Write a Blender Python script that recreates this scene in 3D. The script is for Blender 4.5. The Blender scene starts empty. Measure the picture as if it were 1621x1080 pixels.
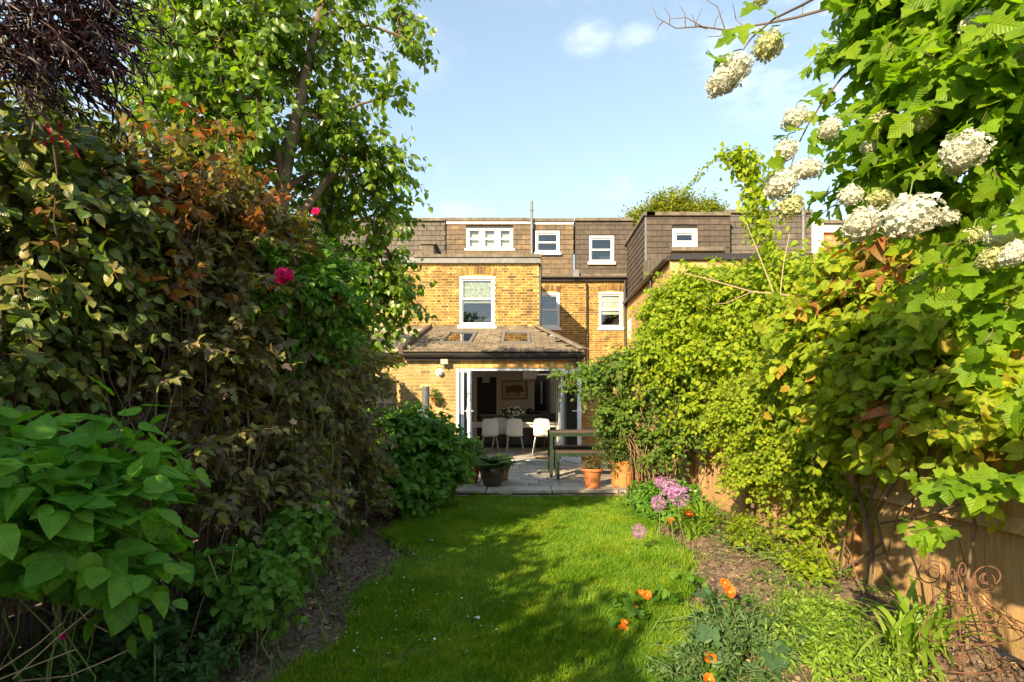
import bpy, math, random
import numpy as np
from mathutils import Matrix, Vector
R = math.radians
C = bpy.context.scene.collection
scene = bpy.context.scene

# ------------------------------------------------------------------ camera, light, exposure
F = 820.0                      # focal length in photo pixels
PX, PY = 825.0, 648.0          # where the view axis meets the picture
CZ = 1.24                      # eye height over the lawn
cam_d = bpy.data.cameras.new('camera'); cam = bpy.data.objects.new('camera', cam_d); C.objects.link(cam)
cam.location = (0, 0, CZ); cam.rotation_euler = (R(90), 0, 0)
cam_d.sensor_width = 36.0; cam_d.lens = F / 1621.0 * 36.0
cam_d.shift_x = (810.5 - PX) / 1621.0; cam_d.shift_y = (PY - 540.0) / 1621.0
cam_d.clip_start = 0.05; cam_d.clip_end = 2000
scene.camera = cam
SUN = Vector((1.0, 1.85, -0.98)).normalized()      # the way the light travels
world = bpy.data.worlds.new('World'); scene.world = world; world.use_nodes = True
sun_d = bpy.data.lights.new('sun', 'SUN'); sun = bpy.data.objects.new('sun', sun_d); C.objects.link(sun)
sun.rotation_euler = SUN.to_track_quat('-Z', 'Y').to_euler(); sun_d.energy = 2.8; sun_d.angle = R(0.5)
sun_d.color = (1.0, 0.81, 0.52)
scene.view_settings.view_transform = 'Standard'; scene.view_settings.look = 'None'
scene.view_settings.exposure = 2.08; scene.view_settings.gamma = 1.0
scene.view_settings.use_curve_mapping = False
scene.cycles.max_bounces = 12; scene.cycles.transparent_max_bounces = 12
scene.cycles.transmission_bounces = 6; scene.cycles.diffuse_bounces = 7; scene.cycles.use_denoising = True

def W(px, py, D): return Vector(((px - PX) * D / F, D, CZ + (PY - py) * D / F))

wn = world.node_tree; wn.nodes.clear(); WL = wn.links
def wnode(t, **k):
    n = wn.nodes.new(t)
    for a, b in k.items(): setattr(n, a, b)
    return n
sky = wnode('ShaderNodeTexSky', sky_type='NISHITA', sun_disc=False)
sky.sun_elevation = math.asin(-SUN.z); sky.sun_rotation = math.atan2(-SUN.x, -SUN.y)
sky.air_density = 1.0; sky.dust_density = 0.3; sky.ozone_density = 2.2; sky.altitude = 20
tc = wnode('ShaderNodeTexCoord')
def vmath(op, a, b=None):
    n = wnode('ShaderNodeVectorMath', operation=op)
    for i, v in enumerate((a, b)):
        if v is None: continue
        if isinstance(v, (tuple, Vector)): n.inputs[i].default_value = tuple(v)
        else: WL.new(v, n.inputs[i])
    return n.outputs[0] if op not in ('LENGTH', 'DOT_PRODUCT') else n.outputs[1]
def smath(op, a, b=None, clamp=False):
    n = wnode('ShaderNodeMath', operation=op); n.use_clamp = clamp
    for i, v in enumerate((a, b)):
        if v is None: continue
        if isinstance(v, (int, float)): n.inputs[i].default_value = v
        else: WL.new(v, n.inputs[i])
    return n.outputs[0]
dirn = vmath('NORMALIZE', tc.outputs['Generated'])
nz = wnode('ShaderNodeTexNoise'); nz.inputs['Scale'].default_value = 9.0; nz.inputs['Detail'].default_value = 9
nz.inputs['Roughness'].default_value = 0.62; nz.inputs['Distortion'].default_value = 0.35
WL.new(vmath('MULTIPLY', dirn, (1, 1, 2.4)), nz.inputs['Vector'])
n2 = wnode('ShaderNodeTexNoise'); n2.inputs['Scale'].default_value = 2.1; n2.inputs['Detail'].default_value = 5
WL.new(vmath('MULTIPLY', dirn, (1, 1, 2.0)), n2.inputs['Vector'])
mask = smath('MULTIPLY', smath('SUBTRACT', n2.outputs[0], 0.53), 3.0, True)      # thin wisps anywhere
for (px, py, sx, sz, s) in ((215, 150, 110, 75, 1.0), (930, 58, 30, 17, .75), (1290, 45, 120, 34, 1.0), (1005, 60, 24, 12, .5), (1270, 120, 90, 40, .5),
                            (380, 20, 200, 50, .8), (1330, 100, 130, 40, .7), (990, 297, 60, 12, .5), (150, 190, 110, 45, .8)):
    d0 = (W(px, py, 1) - Vector((0, 0, CZ))).normalized()
    ln = vmath('LENGTH', vmath('MULTIPLY', vmath('SUBTRACT', dirn, tuple(d0)), (F / sx / 1.35, F / sx / 1.35, F / sz / 1.35)))
    g = smath('MULTIPLY', smath('SUBTRACT', 1.0, ln, True), s * 1.0)
    mask = smath('MAXIMUM', mask, g)
cl = smath('MULTIPLY', smath('MULTIPLY', smath('SUBTRACT', nz.outputs[0], 0.40), 2.6, True), mask, True)
mixc = wnode('ShaderNodeMix', data_type='RGBA')
WL.new(smath('MULTIPLY', cl, 0.75), mixc.inputs[0]); gm = wnode('ShaderNodeGamma'); gm.inputs[1].default_value = 0.72; WL.new(sky.outputs[0], gm.inputs[0])      # evens out the sky from zenith to horizon
WL.new(vmath('MULTIPLY', gm.outputs[0], (1.06, 1.00, .88)), mixc.inputs[6]); mixc.inputs[7].default_value = (5.6, 5.5, 5.5, 1)
bg = wnode('ShaderNodeBackground'); bg.inputs[1].default_value = 0.122
WL.new(mixc.outputs[2], bg.inputs[0]); wo = wnode('ShaderNodeOutputWorld'); WL.new(bg.outputs[0], wo.inputs[0])

# ------------------------------------------------------------------ materials
def ramp(nt, cols, interp='LINEAR'):
    r = nt.nodes.new('ShaderNodeValToRGB'); e = r.color_ramp.elements
    r.color_ramp.interpolation = interp
    while len(e) > 1: e.remove(e[0])
    e[0].position = 0; e[0].color = (*cols[0], 1)
    for i, c in enumerate(cols[1:]): k = e.new((i + 1) / (len(cols) - 1 if interp == 'LINEAR' else len(cols))); k.color = (*c, 1)
    return r
def newmat(name):
    m = bpy.data.materials.new(name); m.use_nodes = True; nt = m.node_tree; b = nt.nodes['Principled BSDF']
    return m, nt, b
def rnd_node(nt):
    g = nt.nodes.new('ShaderNodeNewGeometry'); o = nt.nodes.new('ShaderNodeObjectInfo')
    a = nt.nodes.new('ShaderNodeMath'); a.operation = 'ADD'; nt.links.new(g.outputs['Random Per Island'], a.inputs[0]); nt.links.new(o.outputs['Random'], a.inputs[1])
    f = nt.nodes.new('ShaderNodeMath'); f.operation = 'FRACT'; nt.links.new(a.outputs[0], f.inputs[0])
    return f.outputs[0]
def mat(name, col, rough=0.6, metal=0.0, noise=0.0, scale=20.0, bump=0.0, bscale=60.0, vary=0.0, spec=0.5, detail=4, stretch=None, coat=0.0, stain=0.0):
    """one colour with fine noise variation, per-piece variation and relief"""
    m, nt, b = newmat(name); L = nt.links
    b.inputs['Roughness'].default_value = rough; b.inputs['Metallic'].default_value = metal; b.inputs['Specular IOR Level'].default_value = spec
    b.inputs['Coat Weight'].default_value = coat
    src = None
    cols = col if isinstance(col, list) else [col]
    if len(cols) > 1:
        r = ramp(nt, cols); L.new(rnd_node(nt), r.inputs[0]); src = r.outputs[0]
    else:
        rg = nt.nodes.new('ShaderNodeRGB'); rg.outputs[0].default_value = (*cols[0], 1); src = rg.outputs[0]
    tcd = nt.nodes.new('ShaderNodeTexCoord'); vec = tcd.outputs['Object']
    if noise or bump:
        geo = nt.nodes.new('ShaderNodeNewGeometry'); vec = geo.outputs['Position']
        if stretch:
            mp = nt.nodes.new('ShaderNodeVectorMath'); mp.operation = 'MULTIPLY'; mp.inputs[1].default_value = stretch; L.new(vec, mp.inputs[0]); vec = mp.outputs[0]
    if noise:
        n = nt.nodes.new('ShaderNodeTexNoise'); n.inputs['Scale'].default_value = scale; n.inputs['Detail'].default_value = detail; n.inputs['Roughness'].default_value = .65
        L.new(vec, n.inputs['Vector'])
        mr = nt.nodes.new('ShaderNodeMapRange'); mr.inputs[1].default_value = .3; mr.inputs[2].default_value = .7
        mr.inputs[3].default_value = 1 - noise; mr.inputs[4].default_value = 1 + noise; L.new(n.outputs[0], mr.inputs[0])
        hs = nt.nodes.new('ShaderNodeVectorMath'); hs.operation = 'SCALE'; L.new(src, hs.inputs[0]); L.new(mr.outputs[0], hs.inputs['Scale']); src = hs.outputs[0]
    if vary:
        mr = nt.nodes.new('ShaderNodeMapRange'); mr.inputs[3].default_value = 1 - vary; mr.inputs[4].default_value = 1 + vary; L.new(rnd_node(nt), mr.inputs[0])
        hs = nt.nodes.new('ShaderNodeVectorMath'); hs.operation = 'SCALE'; L.new(src, hs.inputs[0]); L.new(mr.outputs[0], hs.inputs['Scale']); src = hs.outputs[0]
    if stain:
        g3 = nt.nodes.new('ShaderNodeNewGeometry'); n3 = nt.nodes.new('ShaderNodeTexNoise'); n3.inputs['Scale'].default_value = 1.6; n3.inputs['Detail'].default_value = 6; n3.inputs['Roughness'].default_value = .7
        sv3 = nt.nodes.new('ShaderNodeVectorMath'); sv3.operation = 'MULTIPLY'; sv3.inputs[1].default_value = (1.6, 1.6, .8); L.new(g3.outputs['Position'], sv3.inputs[0]); L.new(sv3.outputs[0], n3.inputs['Vector'])
        m3 = nt.nodes.new('ShaderNodeMapRange'); m3.inputs[1].default_value = .35; m3.inputs[2].default_value = .62; m3.inputs[3].default_value = 1 - stain; m3.inputs[4].default_value = 1.08; L.new(n3.outputs[0], m3.inputs[0])
        h3 = nt.nodes.new('ShaderNodeVectorMath'); h3.operation = 'SCALE'; L.new(src, h3.inputs[0]); L.new(m3.outputs[0], h3.inputs['Scale']); src = h3.outputs[0]
    L.new(src, b.inputs['Base Color'])
    if bump:
        n = nt.nodes.new('ShaderNodeTexNoise'); n.inputs['Scale'].default_value = bscale; n.inputs['Detail'].default_value = 5
        L.new(vec, n.inputs['Vector']); bp = nt.nodes.new('ShaderNodeBump'); bp.inputs['Strength'].default_value = bump; bp.inputs['Distance'].default_value = .01
        L.new(n.outputs[0], bp.inputs['Height']); L.new(bp.outputs[0], b.inputs['Normal'])
    return m
def leaf_mat(name, cols, trans=0.35, tcol=(1.5, 1.55, .5), rough=.42, veins=0.0, spec=.25, patch=0.0):
    m, nt, b = newmat(name); L = nt.links
    r = ramp(nt, cols); L.new(rnd_node(nt), r.inputs[0]); src = r.outputs[0]
    b.inputs['Roughness'].default_value = rough; b.inputs['Specular IOR Level'].default_value = spec
    if veins:
        uv = nt.nodes.new('ShaderNodeUVMap'); sp = nt.nodes.new('ShaderNodeSeparateXYZ'); L.new(uv.outputs[0], sp.inputs[0])
        def mth(op, a, c, cl=False):
            n = nt.nodes.new('ShaderNodeMath'); n.operation = op; n.use_clamp = cl
            for i, v in enumerate((a, c)):
                if v is None: continue
                if isinstance(v, (int, float)): n.inputs[i].default_value = v
                else: L.new(v, n.inputs[i])
            return n.outputs[0]
        au = mth('ABSOLUTE', mth('SUBTRACT', sp.outputs[0], .5), None)
        mid = mth('SUBTRACT', 1.0, mth('MULTIPLY', au, 38.0), True)
        sv = mth('SINE', mth('MULTIPLY', mth('SUBTRACT', sp.outputs[1], mth('MULTIPLY', au, .9)), 48.0), None)
        side = mth('MULTIPLY', mth('SUBTRACT', sv, .86), 5.0, True)
        v = mth('MAXIMUM', mid, mth('MULTIPLY', side, .7))
        mx = nt.nodes.new('ShaderNodeMix'); mx.data_type = 'RGBA'; mx.blend_type = 'MULTIPLY'; L.new(mth('MULTIPLY', v, veins), mx.inputs[0]); L.new(src, mx.inputs[6]); mx.inputs[7].default_value = (1.9, 1.7, 1.9, 1)
        src = mx.outputs[2]
        g2 = nt.nodes.new('ShaderNodeNewGeometry'); nn = nt.nodes.new('ShaderNodeTexNoise'); nn.inputs['Scale'].default_value = 26; nn.inputs['Detail'].default_value = 5; nn.inputs['Roughness'].default_value = .7
        L.new(g2.outputs['Position'], nn.inputs['Vector']); rq_ = ramp(nt, [(.62, .55, .5), (.9, .9, .9), (1.1, 1.08, 1), (1.45, 1.25, 1.2)])
        mq = nt.nodes.new('ShaderNodeMapRange'); mq.inputs[1].default_value = .28; mq.inputs[2].default_value = .72; L.new(nn.outputs[0], mq.inputs[0]); L.new(mq.outputs[0], rq_.inputs[0])
        mw = nt.nodes.new('ShaderNodeVectorMath'); mw.operation = 'MULTIPLY'; L.new(src, mw.inputs[0]); L.new(rq_.outputs[0], mw.inputs[1]); src = mw.outputs[0]
        bp = nt.nodes.new('ShaderNodeBump'); bp.inputs['Strength'].default_value = .5; bp.inputs['Distance'].default_value = .003; bp.invert = True
        L.new(mth('ADD', v, mth('MULTIPLY', sv, -.35)), bp.inputs['Height']); L.new(bp.outputs[0], b.inputs['Normal'])
    if patch:        # broad drifts of greener and drier growth
        geo = nt.nodes.new('ShaderNodeNewGeometry'); n = nt.nodes.new('ShaderNodeTexNoise'); n.inputs['Scale'].default_value = 2.6; n.inputs['Detail'].default_value = 6; n.inputs['Roughness'].default_value = .7
        L.new(geo.outputs['Position'], n.inputs['Vector']); rp = ramp(nt, [(.55, .72, .5), (.8, .95, .8), (1.15, 1.08, 1.0), (1.6, 1.2, 1.3)])
        mr = nt.nodes.new('ShaderNodeMapRange'); mr.inputs[1].default_value = .3; mr.inputs[2].default_value = .7; L.new(n.outputs[0], mr.inputs[0]); L.new(mr.outputs[0], rp.inputs[0])
        mm = nt.nodes.new('ShaderNodeVectorMath'); mm.operation = 'MULTIPLY'; L.new(src, mm.inputs[0]); L.new(rp.outputs[0], mm.inputs[1]); src = mm.outputs[0]
    L.new(src, b.inputs['Base Color'])
    tr = nt.nodes.new('ShaderNodeBsdfTranslucent'); sc = nt.nodes.new('ShaderNodeVectorMath'); sc.operation = 'MULTIPLY'; sc.inputs[1].default_value = tcol
    L.new(src, sc.inputs[0]); L.new(sc.outputs[0], tr.inputs[0])
    ms = nt.nodes.new('ShaderNodeMixShader'); ms.inputs[0].default_value = trans; L.new(b.outputs[0], ms.inputs[1]); L.new(tr.outputs[0], ms.inputs[2])
    L.new(ms.outputs[0], nt.nodes['Material Output'].inputs[0])
    return m
def glass_mat(name, gloss=.25, tint=(.9, .95, .97)):
    m, nt, b = newmat(name); nt.nodes.remove(b); L = nt.links
    t = nt.nodes.new('ShaderNodeBsdfTransparent'); t.inputs[0].default_value = (*tint, 1)
    g = nt.nodes.new('ShaderNodeBsdfGlossy'); g.inputs['Roughness'].default_value = .02
    fr = nt.nodes.new('ShaderNodeFresnel'); fr.inputs[0].default_value = 1.5
    ad = nt.nodes.new('ShaderNodeMath'); ad.operation = 'ADD'; ad.use_clamp = True; ad.inputs[1].default_value = gloss; L.new(fr.outputs[0], ad.inputs[0])
    ms = nt.nodes.new('ShaderNodeMixShader'); L.new(ad.outputs[0], ms.inputs[0]); L.new(t.outputs[0], ms.inputs[1]); L.new(g.outputs[0], ms.inputs[2])
    L.new(ms.outputs[0], nt.nodes['Material Output'].inputs[0])
    return m

# ------------------------------------------------------------------ mesh helpers
def mesh_np(name, verts, faces, mats, smooth=False, uvs=None):
    """faces: (n,k) array, every face with k corners; or a list of lists"""
    me = bpy.data.meshes.new(name)
    if isinstance(faces, np.ndarray):
        v = np.asarray(verts, dtype=np.float32); n, k = faces.shape
        me.vertices.add(len(v)); me.vertices.foreach_set('co', v.ravel())
        me.loops.add(n * k); me.loops.foreach_set('vertex_index', faces.astype(np.int32).ravel())
        me.polygons.add(n); me.polygons.foreach_set('loop_start', np.arange(0, n * k, k, dtype=np.int32))
        if uvs is not None:
            ul = me.uv_layers.new(name='UVMap'); ul.data.foreach_set('uv', np.asarray(uvs, dtype=np.float32)[faces.ravel()].ravel())
    else: me.from_pydata([tuple(q) for q in verts], [], faces)
    me.update(calc_edges=True)
    me.polygons.foreach_set('use_smooth', [bool(smooth)] * len(me.polygons))
    for m in (mats if isinstance(mats, list) else [mats]): me.materials.append(m)
    return me
def link(name, me, parent=None, kind=None, label=None, cat=None, group=None):
    o = bpy.data.objects.new(name, me); C.objects.link(o)
    if parent is not None: o.parent = parent
    if kind: o['kind'] = kind
    if label: o['label'] = label
    if cat: o['category'] = cat
    if group: o['group'] = group
    return o
def thing(name, label, cat, loc=(0, 0, 0), rz=0.0, group=None):
    """an Empty at the base of a thing; its parts are children, given in its local space"""
    o = bpy.data.objects.new(name, None); C.objects.link(o); o.location = loc; o.rotation_euler = (0, 0, rz); o.empty_display_size = .1
    o['label'] = label; o['category'] = cat
    if group: o['group'] = group
    return o
def copy_tree(o, parent=None):
    c = o.copy(); C.objects.link(c)
    if parent is not None: c.parent = parent
    for ch in list(o.children): copy_tree(ch, c)
    return c
class MB:
    """collects boxes, tubes and lathed shapes, links them as ONE mesh object"""
    def __init__(s): s.v = []; s.f = []
    def add(s, vs, fs):
        o = len(s.v); s.v += [tuple(q) for q in vs]; s.f += [[i + o for i in f] for f in fs]; return s
    def box(s, a, b, M=None):
        x0, y0, z0 = a; x1, y1, z1 = b
        vs = [Vector(q) for q in ((x0, y0, z0), (x1, y0, z0), (x1, y1, z0), (x0, y1, z0), (x0, y0, z1), (x1, y0, z1), (x1, y1, z1), (x0, y1, z1))]
        if M is not None: vs = [M @ q for q in vs]
        return s.add(vs, [[0, 3, 2, 1], [4, 5, 6, 7], [0, 1, 5, 4], [1, 2, 6, 5], [2, 3, 7, 6], [3, 0, 4, 7]])
    def bar(s, p, q, w, h, up=Vector((0, 0, 1))):
        p, q = Vector(p), Vector(q); d = (q - p); L = d.length; d.normalize(); a = d.cross(up)
        if a.length < 1e-4: a = d.cross(Vector((0, 1, 0)))
        a.normalize(); b = a.cross(d)
        M = Matrix((a, d, b)).transposed().to_4x4(); M.translation = p
        return s.box((-w / 2, 0, -h / 2), (w / 2, L, h / 2), M)
    def tube(s, pts, rad, n=8, cap=True):
        pts = [Vector(p) for p in pts]; k = len(pts)
        if not hasattr(rad, '__len__'): rad = [rad] * k
        vs = []; fs = []; up = Vector((0.13, 0.21, 1)).normalized(); a = None
        for i in range(k):
            t = (pts[min(i + 1, k - 1)] - pts[max(i - 1, 0)])
            t = t.normalized() if t.length > 1e-9 else Vector((0, 0, 1))
            if a is None:
                a = t.cross(up)
                if a.length < .05: a = t.cross(Vector((1, 0, 0)))
            else: a = a - t * a.dot(t)
            a.normalize(); b = t.cross(a)
            for j in range(n):
                an = 2 * math.pi * j / n; vs.append(pts[i] + (a * math.cos(an) + b * math.sin(an)) * rad[i])
        for i in range(k - 1):
            for j in range(n): j2 = (j + 1) % n; fs.append([i * n + j, i * n + j2, (i + 1) * n + j2, (i + 1) * n + j])
        if cap: fs.append(list(range(n))[::-1]); fs.append([(k - 1) * n + j for j in range(n)])
        return s.add(vs, fs)
    def lathe(s, prof, n=24, c=(0, 0, 0), wob=0.0):
        vs = []; fs = []; k = len(prof); c = Vector(c)
        for (r, z) in prof:
            for j in range(n): an = 2 * math.pi * j / n; rr = r * (1 + wob * math.sin(3 * an + z * 20)); vs.append(c + Vector((rr * math.cos(an), rr * math.sin(an), z)))
        for i in range(k - 1):
            for j in range(n): j2 = (j + 1) % n; fs.append([i * n + j, i * n + j2, (i + 1) * n + j2, (i + 1) * n + j])
        fs.append(list(range(n))[::-1]); fs.append([(k - 1) * n + j for j in range(n)])
        return s.add(vs, fs)
    def build(s, name, m, parent=None, smooth=False, kind=None, **k):
        me = mesh_np(name, s.v, s.f, m, smooth)
        if smooth:
            try: me.set_sharp_from_angle(angle=R(40))
            except Exception: pass
        return link(name, me, parent, kind, **k)
UB_F = np.array([[0, 3, 2, 1], [4, 5, 6, 7], [0, 1, 5, 4], [1, 2, 6, 5], [2, 3, 7, 6], [3, 0, 4, 7]])
UB_V = np.array([[-.5, -.5, -.5], [.5, -.5, -.5], [.5, .5, -.5], [-.5, .5, -.5], [-.5, -.5, .5], [.5, -.5, .5], [.5, .5, .5], [-.5, .5, .5]])
def unit_meshes(name, m, jit, k=5, seed=1):
    rg = np.random.default_rng(seed)
    return [mesh_np(name, UB_V + rg.uniform(-jit, jit, (8, 3)), UB_F, m) for _ in range(k)]
def shown(p):
    """photo pixels per metre at a point, or 0 when it is out of the picture"""
    if p[1] < .2: return 0
    x = PX + p[0] * F / p[1]; y = PY - (p[2] - CZ) * F / p[1]
    return F / p[1] if -20 < x < 1641 and -20 < y < 1100 else 0
def build_pieces(parent, mats4, name, rest_name, m, jit=.03, limit=300, size=None, seed=3):
    """mats4: list of 4x4 Matrix for unit boxes, in world space = parent's space (parents sit at the origin)"""
    order = sorted(range(len(mats4)), key=lambda i: -shown(mats4[i].translation) * (1 if size is None else size[i]))
    um = unit_meshes(name, m, jit, 6, seed); inv = parent.matrix_basis.inverted()
    for k, i in enumerate(order[:limit]):
        o = link(name, um[(i * 7 + k) % 6], parent); o.matrix_basis = inv @ mats4[i]
    rest = order[limit:]
    if rest:
        rg = np.random.default_rng(seed); A = np.array([np.array(inv @ mats4[i]) for i in rest])
        loc = UB_V[None] + rg.uniform(-jit, jit, (len(rest), 8, 3)); loc = np.concatenate([loc, np.ones((len(rest), 8, 1))], 2)
        v = np.einsum('nij,nkj->nki', A, loc)[..., :3].reshape(-1, 3)
        f = (UB_F[None] + 8 * np.arange(len(rest))[:, None, None]).reshape(-1, 4)
        link(rest_name, mesh_np(rest_name, v, f, m), parent, 'stuff')
def frame_mat(U, V, N, p):
    M = Matrix((U, V, N)).transposed().to_4x4(); M.translation = p; return M
def slab(mb, O, U, V, N, w, h, th, openings):
    """a flat slab with rectangular openings: U,V span it, N points out of its face"""
    us = sorted({0, w, *[a for o in openings for a in (max(0, min(w, o[0])), max(0, min(w, o[1])))]})
    for a, b in zip(us, us[1:]):
        if b - a < 1e-5: continue
        cuts = sorted([(o[2], o[3]) for o in openings if o[0] < b - 1e-5 and o[1] > a + 1e-5]); z = 0
        for c, d in cuts + [(h, h)]:
            if c > z + 1e-5:
                M = frame_mat(U, V, N, O); mb.box((a, z, -th), (b, min(c, h), 0), M)
            z = max(z, d)
def bricks(store, O, U, N, w, h, openings, bond='flemish', proud=.004, course=.075, rng=random.Random(5), length=.215, test=None):
    V = Vector((0, 0, 1)); O, U, N = Vector(O), Vector(U), Vector(N)
    nc = int(h / course)
    for c in range(nc):
        z0 = c * course + .013; z1 = (c + 1) * course
        if bond == 'flemish': seq = [length, .1025]; u = -[0, .16][c % 2] - .02
        else: seq = [length]; u = -[0, (length + .01) / 2][c % 2]
        k = 0
        while u < w:
            l = seq[k % len(seq)]; k += 1; segs = [(max(u, 0), min(u + l, w))]
            for o in openings:
                if o[2] < z1 - .02 and o[3] > z0 + .02:
                    ns = []
                    for a, b in segs:
                        if o[1] <= a or o[0] >= b: ns.append((a, b)); continue
                        if a < o[0]: ns.append((a, o[0]))
                        if b > o[1]: ns.append((o[1], b))
                    segs = ns
            for a, b in segs:
                if b - a < .03: continue
                if test and not test((a + b) / 2, (z0 + z1) / 2): continue
                j = rng.uniform(-.003, .003); th = .05
                p = O + U * ((a + b) / 2) + V * ((z0 + z1) / 2) + N * (proud + j - th / 2)
                store.append(frame_mat(U, V, N, p) @ Matrix.Diagonal((b - a, z1 - z0, th, 1)))
            u += l + .01
def slates(store, O, U, V, N, w, h, sw, sh, openings=(), th=.008, gap=.004, stag=.5, tilt=.0, rng=random.Random(9), test=None, lap=1.04):
    O, U, V, N = Vector(O), Vector(U), Vector(V), Vector(N); nr = int(math.ceil(h / sh - 1e-6))
    for r in range(nr):
        u = -(sw * stag if r % 2 else 0); v0 = r * sh; v1 = min(h, (r + 1) * sh)
        while u < w - .01:
            segs = [(max(0, u), min(w, u + sw))]
            for o in openings:
                if o[2] < v1 - .03 and o[3] > v0 + .03:
                    ns = []
                    for a, b in segs:
                        if o[1] <= a or o[0] >= b: ns.append((a, b)); continue
                        if a < o[0]: ns.append((a, o[0]))
                        if b > o[1]: ns.append((o[1], b))
                    segs = ns
            for a, b in segs:
                if b - a < .04 or (test and not test((a + b) / 2, (v0 + v1) / 2)): continue
                t = -math.atan2(th * 1.0, v1 - v0) - tilt; t += rng.uniform(-.008, .006)
                p = O + U * ((a + b) / 2) + V * ((v0 + v1) / 2) + N * (th * 1.15)
                M = frame_mat(U, V, N, p) @ Matrix.Rotation(t, 4, 'X') @ Matrix.Rotation(rng.uniform(-.006, .006), 4, 'Z') @ Matrix.Diagonal((b - a - gap, (v1 - v0) * lap, th, 1))
                store.append(M)
            u += sw

# ------------------------------------------------------------------ leaves
def T_ovate(w=.32, n=2, fold=.12, curl=.18, peak=.38, serr=0.0, heart=0.0, wave=0.0):
    t = [0] + [((i + 1) / (n + 1)) ** (1.0) for i in range(n)] + [1.0]
    V = []; mid = []; Lf = []; Rt = []
    for i, tt in enumerate(t): mid.append(len(V)); V.append((0, tt, -curl * tt * tt))
    for i, tt in enumerate(t[1:-1]):
        ww = w * math.sin(math.pi * tt ** (math.log(.5) / math.log(peak))) ** .8 if 0 < tt < 1 else 0
        if serr: ww *= 1 + (serr if i % 2 else -serr)
        yo = tt - (heart if i == 0 else 0); z = -curl * tt * tt + fold * ww / w * .5 + (wave * (1 if i % 2 else -1))
        Lf.append(len(V)); V.append((-ww, yo, z)); Rt.append(len(V)); V.append((ww, yo, z - wave * .6))
    F_ = []
    for S, flip in ((Lf, 0), (Rt, 1)):
        def tri(a, b, c): F_.append([a, b, c] if not flip else [a, c, b])
        tri(mid[0], mid[1], S[0])
        for i in range(n - 1): tri(mid[i + 1], mid[i + 2], S[i + 1]); tri(mid[i + 1], S[i + 1], S[i])
        tri(mid[n], mid[n + 1], S[n - 1])
    return np.array(V, float), np.array(F_)
def T_lobed(curl=.15, fold=.1, w=1.0, teeth=True):
    half = [(0.0, .04), (-.16, -.06), (-.36, .05), (-.44, .22), (-.62, .36), (-.58, .52), (-.36, .50), (-.26, .54), (-.34, .74), (-.2, .84), (0, 1.06)] if teeth else \
           [(0, .04), (-.22, -.04), (-.42, .14), (-.56, .48), (-.27, .52), (-.24, .78), (0, 1.04)]
    pts = [(x * w, y) for x, y in half] + [(-x * w, y) for x, y in half[-2:0:-1]]
    V = [(0, .42, -curl * .18)] + [(x, y, -curl * y * y + fold * abs(x) - (.1 * curl if i % 2 else 0)) for i, (x, y) in enumerate(pts)]
    n = len(pts); F_ = [[0, 1 + (i + 1) % n, 1 + i] for i in range(n)]
    return np.array(V, float), np.array(F_)
def T_blade(w=.06, n=2, curl=.4, fold=.0):
    V = [(-w, 0, 0), (w, 0, 0)]; F_ = []
    for i in range(1, n + 1):
        t = i / (n + 1); V += [(-w * (1 - t * .3), t, -curl * t * t), (w * (1 - t * .3), t, -curl * t * t)]; a = 2 * (i - 1)
        F_ += [[a, a + 1, a + 3], [a, a + 3, a + 2]]
    V.append((0, 1, -curl)); a = 2 * n; F_.append([a, a + 1, a + 2])
    return np.array(V, float), np.array(F_)
def unit(a): return a / np.maximum(np.linalg.norm(a, axis=-1, keepdims=True), 1e-9)
def leaf_frames(ax, nm):
    ax = unit(ax); nm = unit(nm - ax * np.sum(ax * nm, -1, keepdims=True)); x = np.cross(ax, nm); return x, ax, nm
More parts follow.
